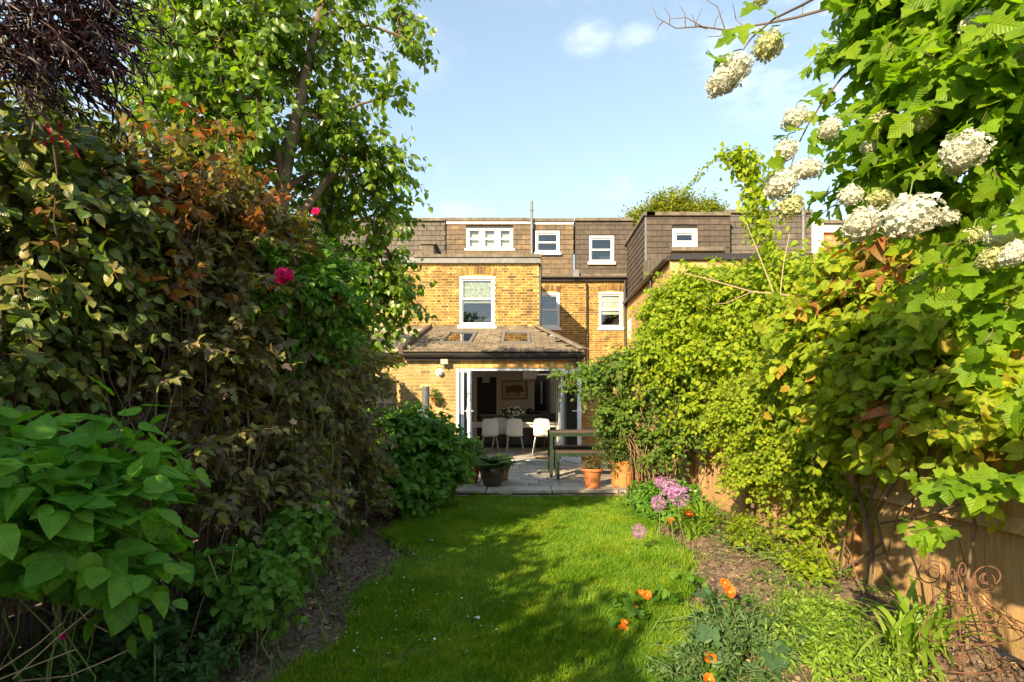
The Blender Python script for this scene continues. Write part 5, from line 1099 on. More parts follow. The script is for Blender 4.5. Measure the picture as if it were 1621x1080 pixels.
tk = np.array(trunkp); tkd = np.concatenate([np.linspace(a, b, 20) for a, b in zip(tk, tk[1:])]); l2 = np.concatenate([np.linspace(a, b, 12) for a, b in zip(np.array(L2), np.array(L2)[1:])]); tkd = np.concatenate([tkd, l2])
e_ = path[:, 3]; sc_ = (4.75 / e_[:, 1])[:, None]; ds = np.sqrt((((np.stack([e_[:, 0], e_[:, 2] - CZ], 1) * sc_)[:, None] - np.stack([tkd[:, 0], tkd[:, 2] - CZ], 1)[None]) ** 2).sum(-1)).min(1)
kp = ~((e_[:, 1] < 4.75) & (ds < .2) & (rp.uniform(0, 1, len(path)) < .93)); path, d = path[kp], d[kp]      # the trunk side is pruned clear
P, S, AX, NM = shoot_leaves(rp, path, d, .076, perside=2, droop=.75, upb=.4, nrand=.7, sun=.6, petiole=.35, spread=.7)
cloud('crown', L_pear, P, S, AX, NM, [T_ovate(.34, 2, curl=.3, fold=.18), T_ovate(.38, 2, curl=.1, fold=.25)], pear, parts=300)
tubes_np('twigs', M_stemd, path[:, ::5][:, :2].repeat(2, 1)[:, [0, 1, 3]] if False else path[:, [0, 2, 5]], np.tile([.004, .003, .0018], (len(path), 1)), pear)
# branchlets from the limbs out to the shoots
near = np.array([anchors[np.argmin(((anchors - p[0]) ** 2).sum(1))] for p in path[::6]]); stems(pear, rp, near, path[::6, 0], M_bark, .009, .004, 6, .05, 'branchlets', 4, .03)

# ---- shrubs of the left bed
def basepts(r, c, rad, n): return np.array([(c[0] + r.normal() * rad[0], c[1] + r.normal() * rad[1], 0.0) for _ in range(n)])
def shrub(name, label, cat, base, blobs, n, length, nodes, size, tm, lm, sm, seed, nst=40, srad=(.15, .15), st_r=.008, parts=300, group=None, blob_stem=True, bow=.12, **kw):
    r = np.random.default_rng(seed); t = thing(name, label, cat, base, 0, group)
    path = bush(t, r, blobs, n, length, nodes, size, tm, lm, sm, parts=parts, **kw)
    if nst:
        idx = r.choice(len(path), nst); e = path[idx, 0]; bs = basepts(r, base, srad, nst)
        stems(t, r, bs, e, sm, st_r, .0025, 8, bow, 'stem')
    return t
cop = [pb(180, 430, 2.9, (.30, .35, .28)), pb(300, 440, 3.0, (.40, .4, .35)), pb(400, 480, 3.4, (.42, .4, .36)), pb(300, 560, 2.9, (.40, .35, .30)), pb(160, 540, 2.7, (.30, .3, .2), .8), pb(430, 590, 3.6, (.42, .4, .34)), pb(500, 560, 4.2, (.38, .4, .34)), pb(520, 660, 4.5, (.36, .4, .30)), pb(400, 690, 3.5, (.36, .3, .3), .8), pb(560, 730, 5.0, (.3, .3, .25)),
       pb(560, 600, 5.0, (.28, .4, .3)), pb(470, 780, 3.9, (.30, .3, .18), .7), pb(360, 360, 3.3, (.36, .35, .25)), pb(240, 340, 3.0, (.34, .35, .22), .8), pb(240, 640, 2.9, (.3, .3, .2), .5), pb(340, 800, 2.9, (.3, .3, .2), .6), pb(430, 770, 3.4, (.3, .3, .2), .7), pb(300, 700, 2.8, (.3, .3, .2), .6), pb(500, 850, 4.2, (.2, .25, .15), .7), pb(80, 450, 2.5, (.3, .3, .25)), pb(570, 800, 4.9, (.18, .2, .14), .7)]
shrub('copper_leaved_shrub', 'large dark copper and olive leaved shrub with many thin brown stems filling the left bed', 'shrub', (-1.78, 3.3, 0), cop, 1650, .36, 8, .058, TLs, L_copper, M_stem, 101, nst=110, srad=(.22, .55), st_r=.0042, shootkw=dict(up=.6, droop=.3, rmin=.2), leafkw=dict(upb=1.0, outb=.35, nrand=.5, sun=.35))
cs_ = bpy.data.objects['copper_leaved_shrub']; rq = np.random.default_rng(131)
bush(cs_, rq, [pb(300, 330, 3.0, (.45, .4, .2)), pb(430, 420, 3.5, (.35, .4, .2)), pb(180, 330, 2.8, (.3, .3, .15)), pb(520, 540, 4.4, (.3, .3, .2))], 110, .42, 9, .05, TLs, L_copper, M_stem, parts=0, name='sprigs', stemname='sprig_stems', shootkw=dict(up=1.6, out=.5, droop=.12, rmin=.6), leafkw=dict(upb=.9, outb=.3, nrand=.5))
am = [pb(250, 230, 2.9, (.14, .2, .10)), pb(300, 330, 2.8, (.42, .3, .16)), pb(390, 310, 3.1, (.24, .25, .2)), pb(190, 330, 2.7, (.30, .25, .12)), pb(420, 380, 3.2, (.16, .2, .2)), pb(110, 380, 2.3, (.25, .2, .10), .8), pb(345, 230, 3.2, (.2, .25, .14), .8), pb(300, 460, 2.7, (.4, .2, .2), .6)]
shrub('amber_tipped_shrub', 'shrub with amber and orange young leaves rising above the dark copper shrub', 'shrub', (-1.95, 3.0, 0), am, 85, .26, 5, .052, [T_ovate(.3, 3, curl=.4, fold=.2), T_ovate(.34, 3, curl=.7, fold=.1)], L_amber, M_stem, 102, nst=26, srad=(.12, .3), parts=300, shootkw=dict(up=.9, droop=.2, rmin=.1), leafkw=dict(upb=.8, nrand=.5, droop=.4))
vn = [pb(40, 230, 2.3, (.25, .4, .30)), pb(70, 330, 2.3, (.36, .4, .28)), pb(150, 270, 2.7, (.25, .4, .22)), pb(30, 440, 2.2, (.3, .35, .28)), pb(120, 400, 2.5, (.3, .3, .22)), pb(210, 290, 3.0, (.22, .35, .2)), pb(20, 560, 2.2, (.25, .3, .2), .6), pb(90, 190, 2.9, (.2, .3, .13), .7)]
vn = [((b[0].x, b[0].y, b[0].z), b[1], b[2]) for b in vn]
shrub('climbing_vine', 'dark glossy climber smothering the top left of the hedge under the black leaved branch', 'climber', (-2.45, 2.4, 0), vn, 520, .34, 7, .058, T3, L_vine, M_stemd, 103, nst=40, srad=(.1, .3), shootkw=dict(up=.2, droop=.45, rmin=.3), leafkw=dict(upb=.8, outb=.5, droop=.35, sun=.5))
t = thing('crimson_shoot', 'drooping crimson new leaves at the top left of the climber', 'shoot', W(75, 260, 2.0)); r = np.random.default_rng(104)
for (px, py) in ((62, 205), (80, 215), (60, 235), (75, 235), (100, 232), (118, 235), (50, 225)):
    pass
P = np.array([W(px + r.normal() * 5, py + r.normal() * 4, 2.0) for px, py in ((62, 190), (78, 195), (55, 212), (72, 215), (88, 205), (98, 222), (118, 228), (66, 222), (84, 190), (48, 222), (70, 200), (92, 212))]); n = len(P)
cloud('leaves', L_crim, P, r.uniform(.03, .048, n), r.normal(size=(n, 3)) * .35 + [.15, 0, -1], r.normal(size=(n, 3)) + [0, -1, .3], T_ovate(.2, 2, curl=.4), t, parts=20, part_name='leaf')
b = MB(); b.tube([(0, .02, .12), (.01, .03, -.02), (-.02, .05, -.2), (-.05, .15, -.5)], [.004, .003, .003, .003], 6); b.build('stem', M_stemd, t)
# black narrow-leaved branch overhead
bk = thing('black_leaved_tree', 'tree branch with narrow blackish purple leaves hanging into the top left corner', 'tree', (-2.6, 1.3, 0)); r = np.random.default_rng(105); lo2 = Vector(bk.location)
bb_ = [pb(20, 40, 1.9, (.30, .35, .20)), pb(100, 60, 1.9, (.20, .3, .16)), pb(60, -40, 1.9, (.4, .35, .25)), pb(150, 20, 2.0, (.16, .2, .14)), pb(20, 110, 1.9, (.2, .3, .12)), pb(120, 110, 1.95, (.14, .15, .08), .8)]
path, d, L_ = blob_shoots(r, bb_, 200, .20, 8, out=.35, up=-.1, rand=.4, droop=.3, rmin=.0, bias=(.7, .1, -.1))
P, S, AX, NM = shoot_leaves(r, path, d, .062, perside=2, spread=.45, droop=.3, nrand=.8, upb=.3, petiole=.0)
cloud('foliage', L_black, P, S, AX, NM, T_ovate(.075, 2, curl=.3), bk, parts=300); tubes_np('twigs', M_stemd, path[:, [0, 3, 6, 8]], np.tile([.003, .0025, .002, .001], (len(path), 1)), bk)
b = MB(); b.tube([Vector((-2.6, 1.3, 0)) - lo2, Vector((-2.55, 1.35, 1.2)) - lo2, Vector((-2.4, 1.5, 2.2)) - lo2, Vector(W(20, -60, 1.8)) - lo2], [.05, .045, .035, .02], 10); b.build('trunk', M_bark, bk, True)
for (px, py, D) in ((180, 30, 2.0), (60, 110, 1.9), (120, 60, 1.95), (150, 110, 2.0)):
    b = MB(); e = W(px, py, D) - lo2; s0 = Vector((-2.4, 1.5, 2.25)) - lo2; b.tube([s0, s0.lerp(e, .5) + Vector((0, 0, .12)), e], [.014, .009, .003], 6); b.build('limb', M_stemd, bk, True)
# big-leaved hydrangea in the near left corner
hy = [pb(50, 730, 1.75, (.24, .22, .07)), pb(170, 735, 1.85, (.18, .22, .07)), pb(20, 815, 1.6, (.20, .2, .13)), pb(120, 815, 1.7, (.20, .22, .13)), pb(195, 800, 1.8, (.13, .2, .10)), pb(80, 895, 1.65, (.18, .2, .07)), pb(205, 860, 1.85, (.08, .16, .05), .9), pb(150, 905, 1.75, (.16, .18, .08)), pb(20, 940, 1.7, (.18, .2, .06), .8), pb(235, 790, 1.85, (.1, .15, .09), .8), pb(-40, 770, 1.7, (.2, .3, .15))]
shrub('hydrangea_shrub', 'big bright green hydrangea with broad toothed leaves in the near left corner', 'shrub', (-1.62, 1.85, 0), hy, 138, .21, 3, .088, TB, L_hyd, M_gstem, 106, nst=12, srad=(.1, .1), st_r=.0035, shootkw=dict(up=.7, droop=.15, rmin=.35, rand=.35), leafkw=dict(upb=1.2, outb=.55, droop=.35, nrand=.3, petiole=.45, svar=.3), stemname='green_stems')
# rounded green shrub before the patio
gs = [pb(650, 690, 6.2, (.48, .4, .30)), pb(620, 740, 5.9, (.42, .4, .28)), pb(690, 740, 6.2, (.34, .35, .26)), pb(600, 690, 6.2, (.30, .35, .25)), pb(710, 700, 6.6, (.22, .25, .18), .8), pb(650, 780, 5.7, (.3, .25, .1), .7)]
shrub('rounded_green_shrub', 'rounded mid green shrub with oval leaves at the left end of the patio', 'shrub', (W(645, 800, 6.3).x, 6.3, 0), gs, 820, .24, 6, .085, T3, L_shrub, M_stem, 107, nst=50, srad=(.15, .12), shootkw=dict(up=.5, rmin=.5), leafkw=dict(upb=1.1, outb=.6, droop=.45))
# rose climber with pink blooms
rs = [pb(450, 440, 3.3, (.22, .25, .16)), pb(520, 450, 3.6, (.22, .25, .2)), pb(410, 470, 3.2, (.14, .2, .14)), pb(540, 520, 3.9, (.22, .25, .2)), pb(480, 540, 3.6, (.2, .25, .15), .7)]
rose = shrub('pink_rose_bush', 'climbing rose with bright pink blooms in front of the pear trunk', 'shrub', (-1.5, 3.7, 0), rs, 230, .26, 6, .055, T3, L_shrub, M_gstem, 108, nst=12, srad=(.08, .1), st_r=.004, shootkw=dict(up=.4, rmin=.3), leafkw=dict(upb=1, outb=.4, droop=.3))
M_pink = leaf_mat('pink_petal', [(.72, .03, .20), (.80, .06, .28), (.62, .02, .16)], trans=.3, tcol=(1.2, 1, 1.1), rough=.5)
def rose_bloom(p, s, parent, m, n=26, name='bloom', seed=1):
    r = np.random.default_rng(seed); k = np.arange(n); a = k * 2.399; q = (k / n) ** .6
    ax = np.stack([np.cos(a) * q, np.sin(a) * q, 1.25 - q], 1); nm = np.stack([-np.cos(a), -np.sin(a), .5 + 0 * a], 1) ; lo = np.array(parent.location)
    c = np.array(p); R_ = np.array(Matrix.Rotation(R(60), 3, 'X')); ax = ax @ R_.T; nm = nm @ R_.T
    me_o = cloud(name, m, c + ax * s * .02 + 0 * nm, s * (.45 + .45 * q), ax, nm, T_ovate(.5, 3, curl=-.35, fold=-.25, peak=.6), parent, kind=None); return me_o
for i, (px, py, D, s) in enumerate(((451, 443, 3.05, .085), (533, 474, 3.5, .05), (501, 338, 3.8, .05), (507, 404, 3.6, .045))): rose_bloom(W(px, py, D), s, rose, M_pink, 30 if i == 0 else 16, seed=i)
# epimedium, hellebore, strap leaves in the shade
shrub('heart_leaved_plant', 'low clump of heart shaped leaves at the foot of the copper shrub', 'plant', (-1.38, 2.9, 0), [pb(440, 880, 2.85, (.20, .22, .14)), pb(400, 930, 2.6, (.20, .2, .10)), pb(470, 830, 3.2, (.18, .22, .14)), pb(350, 900, 2.6, (.15, .15, .1)), pb(450, 960, 2.6, (.1, .12, .06), .7)], 230, .13, 3, .052, [T_ovate(.42, 3, curl=.15, heart=.1, peak=.3), T_ovate(.4, 3, curl=.4, heart=.1, peak=.3)], L_shrub, M_gstem, 109, nst=60, srad=(.12, .25), st_r=.003, shootkw=dict(up=.6, rmin=.5), leafkw=dict(upb=.8, outb=.9, droop=.8))
def rosette(name, label, cat, c, n, L, tm, m, seed, up=.7, parts=60, curl=0, wid=.0, group=None, spread=1.0, zr=0.0):
    r = np.random.default_rng(seed); t = thing(name, label, cat, c, 0, group); a = r.uniform(0, 2 * math.pi, n); e = r.uniform(.15, 1.2, n) * up
    AX = np.stack([np.cos(a) * spread, np.sin(a) * spread, np.tan(e)], 1); NM = np.stack([-np.cos(a) * np.tan(e), -np.sin(a) * np.tan(e), np.ones(n) * spread], 1) + r.normal(size=(n, 3)) * .12
    P = np.array(c) + r.normal(size=(n, 3)) * [.02, .02, 0] + np.array([0, 0, 1.0]) * r.uniform(0, 1, (n, 1)) * zr; cloud('leaves', m, P, L * r.uniform(.55, 1.15, n), AX, NM, tm, t, parts=parts); return t
L_hel = leaf_mat('hellebore_leaf', [(.03, .08, .02), (.05, .11, .025)], trans=.2, rough=.35, veins=.3)
for (px, py, D, lab) in ((245, 1015, 2.0, 'dark green hellebore with fingered leaves in the near left bed'), (320, 1050, 2.15, 'smaller paler hellebore seedling beside the lawn in the near left bed')):
    p = W(px, py, D); t = rosette('hellebore', lab, 'plant', (p.x, p.y, max(.02, p.z)), 13, .13, T_ovate(.15, 3, curl=.35), L_hel, int(px), up=.5)
    b = MB(); b.tube([(0, 0, -p.z), (0, 0, 0)], .003, 5); b.build('stem', M_gstem, t)
L_strap = leaf_mat('strap_leaf', [(.18, .32, .03), (.26, .40, .04), (.14, .26, .02), (.34, .44, .08)], trans=.4, rough=.4)
def strap_clump(label, c, n, L, w, seed, group, m=L_strap, z0=0):
    r = np.random.default_rng(seed); t = thing('strap_leaved_clump', label, 'plant', c, 0, group); sg = 9; s = np.linspace(0, 1, sg + 1)[None]
    a = r.uniform(0, 2 * math.pi, n); Ls = L * r.uniform(.55, 1.1, n)[:, None]; e = r.uniform(.05, .45, n)[:, None]; k = r.uniform(.35, 1.3, n)[:, None]
    hor = Ls * (np.sin(e) * s + k * .45 * s ** 2.2); ver = Ls * (np.cos(e) * s - k * .55 * s ** 3); c0 = np.array([c[0], c[1], 0]); o = r.normal(size=(n, 2)) * .035 * L / .4
    mid = np.stack([o[:, :1] + np.cos(a)[:, None] * hor, o[:, 1:] + np.sin(a)[:, None] * hor, ver + 0 * hor], -1); sd = np.stack([-np.sin(a), np.cos(a), 0 * a], -1)[:, None]
    wd = (w * (1 - s ** 3) * (.6 + .6 * np.minimum(s * 5, 1)))[..., None] * r.uniform(.7, 1.2, (n, 1, 1)) + .0004
    ms = mesh = None
    for i in range(n):
        V = np.concatenate([mid[i] - sd[i] * wd[i if wd.shape[0] > 1 else 0], mid[i] - np.array([0, 0, .25]) * wd[i if wd.shape[0] > 1 else 0], mid[i] + sd[i] * wd[i if wd.shape[0] > 1 else 0]]); q = sg + 1
        f = np.array([[j, j + q, j + q + 1, j + 1] for j in range(sg)] + [[j + q, j + 2 * q, j + 2 * q + 1, j + q + 1] for j in range(sg)])
        link('leaf', mesh_np('leaf', V, f, m, True), t)
    return t
strap_clump('strap leaved clump beside the rusty scroll trellis, its long bright leaves arching over', (W(1415, 1060, 2.55).x, 2.5, 0), 46, .52, .0135, 3, 'clumps of strap leaves')
strap_clump('second strap leaved clump directly left of the rusty trellis legs', (W(1475, 1060, 2.6).x, 2.6, 0), 30, .48, .012, 4, 'clumps of strap leaves')
strap_clump('strap leaved clump at the foot of the sunlit fence panel right of the alliums', (W(1120, 850, 5.3).x, 5.4, 0), 44, .46, .016, 5, 'clumps of strap leaves')
strap_clump('fine strap leaved clump in front of the sunlit fence, nearer than the alliums', (W(1095, 880, 4.9).x, 4.85, 0), 36, .38, .014, 6, 'clumps of strap leaves')
strap_clump('shaded strap leaved clump on the soil at the left bed by the lawn corner', (W(560, 850, 4.9).x, 4.95, 0), 18, .34, .010, 7, 'clumps of strap leaves', L_shrub)

# ---- right side climbers
lim = [pb(1110, 495, 7.0, (.70, .9, .55)), pb(1200, 480, 6.2, (.65, .8, .45)), pb(1100, 560, 6.8, (.7, .7, .5)), pb(1190, 545, 6.0, (.6, .7, .55)), pb(1070, 515, 7.6, (.42, .7, .45)), pb(1280, 475, 5.4, (.5, .7, .34)), pb(1350, 450, 4.8, (.4, .6, .32)), pb(1270, 540, 5.2, (.5, .6, .5), .8), pb(1130, 640, 6.4, (.4, .4, .35), .7)]
shrub('climbing_hydrangea', 'huge mound of lime green climber spilling over the right fence near the houses', 'climber', (2.9, 6.3, 0), lim, 2200, .40, 7, .068, [T_ovate(.36, 2, curl=.25, fold=.14), T_ovate(.40, 2, curl=.5, fold=.1)], L_lime, M_stem, 201, nst=60, srad=(.2, .8), st_r=.010, shootkw=dict(up=.35, rmin=.4, droop=.35, half=(-.55, -.75, .35)), leafkw=dict(upb=.7, outb=.3, droop=.35, nrand=.6, sun=.6), cull=lambda e: e[:, 2] > .5)
rb_ = [pb(1180, 650, 5.3, (.28, .4, .25)), pb(1250, 700, 4.7, (.30, .4, .28)), pb(1230, 620, 5.0, (.3, .4, .28)), pb(1200, 750, 5.0, (.2, .35, .16)), pb(1310, 760, 4.3, (.26, .35, .25)), pb(1300, 660, 4.4, (.3, .4, .3)), pb(1360, 800, 3.9, (.2, .3, .14), .7), pb(1290, 840, 4.3, (.18, .25, .12), .6), pb(1380, 690, 3.9, (.25, .3, .25)), pb(1170, 710, 5.5, (.16, .3, .14))]
shrub('rambling_rose', 'bright small leaved rambling rose spreading down the middle of the right fence', 'climber', (2.40, 4.2, 0), rb_, 1250, .26, 7, .043, [T_ovate(.36, 2, curl=.2), T_ovate(.4, 2, curl=.4, fold=.2)], L_lime, M_stem, 202, nst=10, srad=(.05, .5), st_r=.005, shootkw=dict(up=.3, rmin=.4, half=(-.8, -.5, .3)), leafkw=dict(upb=.6, outb=.6, droop=.3, nrand=.5, sun=.6), cull=lambda e: e[:, 0] < 2.47)
ch_ = bpy.data.objects['climbing_hydrangea']; rq = np.random.default_rng(231)
bush(ch_, rq, lim, 170, .75, 12, .055, [T_ovate(.36, 2, curl=.25, fold=.14)], L_lime, M_stem, parts=0, name='arching_sprays', stemname='spray_stems', shootkw=dict(up=.7, out=1.0, droop=.5, rmin=.8, half=(-.6, -.6, .5)), leafkw=dict(upb=.8, outb=.3, nrand=.5, sun=.4))
cm = [pb(1350, 520, 3.7, (.40, .4, .34)), pb(1440, 580, 3.2, (.36, .4, .32)), pb(1300, 580, 4.2, (.36, .4, .34)), pb(1420, 440, 3.5, (.4, .4, .28)), pb(1540, 500, 2.9, (.34, .35, .3)), pb(1500, 650, 2.9, (.28, .35, .2)), pb(1380, 640, 3.6, (.3, .3, .25)), pb(1560, 420, 2.9, (.34, .4, .2)), pb(1600, 640, 2.6, (.2, .3, .2), .7)]
shrub('amber_clematis', 'large leaved lime and amber clematis on the right fence below the snowball flowers', 'climber', (2.42, 3.2, 0), cm, 900, .32, 6, .085, T3, L_clem, M_stem, 203, nst=5, srad=(.04, .5), st_r=.005, shootkw=dict(up=.35, rmin=.4, droop=.4, half=(-.8, -.5, .3)), leafkw=dict(upb=.7, outb=.4, droop=.4, nrand=.55, sun=.6), cull=lambda e: e[:, 2] > .3)
bush(bpy.data.objects['amber_clematis'], rq, cm, 60, .6, 10, .075, T3, L_clem, M_stem, parts=0, name='arching_sprays', stemname='spray_stems', shootkw=dict(up=.5, out=1.0, droop=.6, rmin=.8, half=(-.9, -.3, .4)), leafkw=dict(upb=.8, outb=.3, nrand=.5, sun=.4))
oc = [pb(1400, 385, 3.2, (.3, .25, .06)), pb(1480, 410, 3.0, (.2, .2, .1)), pb(1330, 470, 3.6, (.2, .2, .12)), pb(1410, 640, 2.9, (.14, .12, .06)), pb(1540, 370, 2.8, (.14, .15, .1)), pb(1350, 300 + 360 - 10, 3.5, (.1, .1, .06), .5)]
shrub('amber_shoots', 'cluster of amber and orange young leaves between the snowball blooms and the lime clematis', 'climber', (2.3, 3.0, 0), oc, 48, .24, 5, .095, [T_ovate(.22, 3, curl=.4), T_ovate(.26, 3, curl=.7, fold=.2)], L_amber, M_stem, 204, nst=3, srad=(.05, .3), shootkw=dict(up=.4, rmin=.1), leafkw=dict(upb=.8, nrand=.5, droop=.5))
# arching climber stem with leaves, in front of the roofs
ar = thing('arching_climber', 'upright leafy climber column with a thin arching tip in front of the slate dormer', 'climber', (2.3, 5.2, 0)); r = np.random.default_rng(205)
spine = wp([(1235, 470, 5.2), (1215, 400, 5.2), (1200, 330, 5.2), (1192, 280, 5.2), (1168, 246, 5.2), (1140, 246, 5.2), (1110, 270, 5.2), (1092, 292, 5.2), (1070, 312, 5.2)])
sp_ = np.array(spine); tt = np.linspace(0, 1, 160); full = np.stack([np.interp(tt, np.linspace(0, 1, len(sp_)), sp_[:, i]) for i in range(3)], 1)
b = MB(); lo3 = Vector(ar.location); b.tube([Vector((2.3, 5.2, .0)) - lo3, Vector((2.45, 5.3, 1.4)) - lo3] + [Vector(q) - lo3 for q in spine], [.02, .018, .012, .01, .008, .006, .004, .003, .002, .002, .0015], 7); b.build('stem', M_stem, ar, True)
k = np.repeat(np.arange(160), np.where(tt < .5, 13, np.where(tt < .62, 6, 2))); q = full[k] + r.normal(size=(len(k), 3)) * np.where(tt[k] < .45, .075, np.where(tt[k] < .6, .05, .02))[:, None]
cloud('foliage', L_lime, q, np.where(tt[k] < .6, .068, .035) * r.uniform(.6, 1.2, len(k)), r.normal(size=(len(k), 3)) + [0, 0, -.5], r.normal(size=(len(k), 3)) * .6 + [-.2, -.4, 1], T2b, ar, parts=160)
# ---- snowball viburnum
vb = thing('snowball_bush', 'snowball bush with lobed leaves and round white blooms overhanging the top right corner', 'shrub', (1.8, 1.15, 0)); r = np.random.default_rng(206); lov = Vector(vb.location)
vbl = [pb(1500, 60, 1.55, (0.277, 0.264, 0.198)), pb(1420, 140, 1.65, (0.158, 0.198, 0.158)), pb(1580, 150, 1.39, (0.238, 0.231, 0.198)), pb(1430, 230, 1.65, (0.172, 0.198, 0.132)), pb(1540, 260, 1.52, (0.238, 0.231, 0.158)), pb(1400, 290, 1.72, (0.119, 0.165, 0.079), .9), pb(1500, 340, 1.65, (0.198, 0.198, 0.106), .7), pb(1600, 380, 1.39, (0.132, 0.198, 0.106)), pb(1560, -50, 1.45, (0.330, 0.264, 0.165)), pb(1420, 30, 1.72, (0.092, 0.132, 0.092)), pb(1370, 70, 1.72, (0.053, 0.066, 0.033), .6), pb(1610, 470, 1.32, (0.092, 0.132, 0.092)), pb(1590, 770, 1.4, (.07, .1, .05), 1.6), pb(1530, 830, 1.5, (.05, .06, .02), 1.2), pb(1600, 620, 1.35, (.07, .1, .07)), ((1.55, .75, 1.72), (.28, .3, .28), 1.0), ((1.3, .25, 2.0), (.3, .3, .25), .9), ((1.75, .9, 1.35), (.2, .25, .2), .9)]  # last three clumps lie out of view, added to dapple the fence with shade
path, d, L_ = blob_shoots(r, vbl, 430, .17, 5, out=.8, up=.1, rand=.4, droop=.3, rmin=.3, half=(-.6, -.75, .2), bias=(-.2, 0, 0))
P, S, AX, NM = shoot_leaves(r, path, d, .052, perside=2, droop=.55, upb=.6, outb=.3, nrand=.65, sun=.5, svar=.4, petiole=.35)
cloud('foliage', L_vib, P, S, AX, NM, TL, vb, parts=260); tubes_np('twigs', M_stem, path[:, [0, 2, 5]], np.tile([.0026, .002, .0013], (len(path), 1)), vb)
idx = r.choice(len(path), 6); stems(vb, r, basepts(r, (1.8, 1.1, 0), (.05, .08), 6), path[idx, 0], M_stem, .009, .004, 9, .1, 'stem', 6)
br1 = wp([(1385, 85, 1.650), (1335, 120, 1.617), (1300, 165, 1.584), (1278, 200, 1.551), (1262, 232, 1.518), (1250, 270, 1.518)])
b = MB(); b.tube([Vector(q) - lov for q in [W(1500, 20, 1.584)] + br1], [.0045, .004, .0034, .003, .0025, .002, .0014], 7); b.build('branch', M_stem, vb, True)
br2 = wp([(1340, -30, 1.320), (1270, 8, 1.320), (1225, 30, 1.320), (1190, 60, 1.320), (1172, 85, 1.320)])
b = MB(); b.tube([Vector(q) - lov for q in [W(1480, -60, 1.386)] + br2], [.005, .004, .0033, .0026, .002, .0014], 7); b.build('branch', M_stemd, vb, True)
P = []; A = []
for (px, py, D) in ((1290, 140, 1.584), (1310, 150, 1.584), (1268, 160, 1.551), (1320, 110, 1.617), (1355, 105, 1.617), (1330, 180, 1.584), (1296, 232, 1.551), (1282, 215, 1.551), (1240, 262, 1.518), (1222, 272, 1.518), (1250, 290, 1.518), (1340, 95, 1.584), (1365, 75, 1.584), (1260, 205, 1.518), (1245, 215, 1.518), (1262, 310, 1.518), (1275, 305, 1.518), (1165, 55, 1.320), (1150, 85, 1.320), (1175, 40, 1.320), (1160, 95, 1.320), (1215, 15, 1.320), (1200, 10, 1.320), (1140, 100, 1.320), (1218, 55, 1.320), (1232, 60, 1.320), (1352, 20, 1.518), (1360, 35, 1.518), (1345, 28, 1.518), (1390, 10, 1.518), (1400, 5, 1.518)): P.append(W(px, py, D)); A.append((r.normal() * .8 - .3, r.normal() * .3 - .3, r.normal() * .4 - .3))
n = len(P); cloud('spray', L_vib, np.array(P), r.uniform(.036, .066, n), np.array(A), r.normal(size=(n, 3)) * .3 + [-.3, -.8, .6], TL, vb, parts=40)
# bloom: florets on a sphere
M_wpet = leaf_mat('white_floret', [(.66, .65, .56), (.72, .71, .63), (.58, .59, .44)], trans=.3, tcol=(1, 1, .8), rough=.6)
M_cpet = leaf_mat('creamy_floret', [(.46, .48, .22), (.54, .54, .30), (.42, .44, .2)], trans=.3, tcol=(1, 1, .7), rough=.6)
def bloom_mesh(m, seed, nf=150, flat=.9):
    r = np.random.default_rng(seed); k = np.arange(nf) + .5; ph = np.arccos(1 - 2 * k / nf); th = math.pi * (1 + 5 ** .5) * k
    N = np.stack([np.cos(th) * np.sin(ph), np.sin(th) * np.sin(ph), np.cos(ph)], 1); c = N * r.uniform(.80, 1.12, (nf, 1)) * [1, 1, flat]; V = []; F_ = []
    for i in range(nf):
        n_ = unit(N[i] + r.normal(size=3) * .5); a = unit(np.cross(n_, [.3, .5, .8])); bq = np.cross(n_, a); s = r.uniform(.13, .19); o0 = r.uniform(0, 6)
        for p in range(5):
            an = o0 + p * 2 * math.pi / 5; dr = a * math.cos(an) + bq * math.sin(an); sd = np.cross(n_, dr); o = len(V); lift = r.uniform(-.05, .05)
            V += [c[i], c[i] + dr * s * .62 - sd * s * .42 + n_ * .04, c[i] + dr * s * 1.05 + n_ * lift, c[i] + dr * s * .62 + sd * s * .42 + n_ * .04]; F_ += [[o, o + 1, o + 2, o + 3]]
    # an inner core closes the gaps
    u = []; 
    for i in range(7):
        for j in range(10): p_, t_ = math.pi * (i + .01) / 6.02, 2 * math.pi * j / 10; u.append((.84 * math.sin(p_) * math.cos(t_), .84 * math.sin(p_) * math.sin(t_), .84 * flat * math.cos(p_)))
    o = len(V); V += u
    for i in range(6):
        for j in range(10): j2 = (j + 1) % 10; F_.append([o + i * 10 + j, o + (i + 1) * 10 + j, o + (i + 1) * 10 + j2, o + i * 10 + j2])
    return mesh_np('bloom', V, [list(f) for f in F_], m)
bw_ = [bloom_mesh(M_wpet, 1), bloom_mesh(M_wpet, 2, 160, .85)]; bc_ = [bloom_mesh(M_cpet, 3), bloom_mesh(M_cpet, 4, 140, .85)]
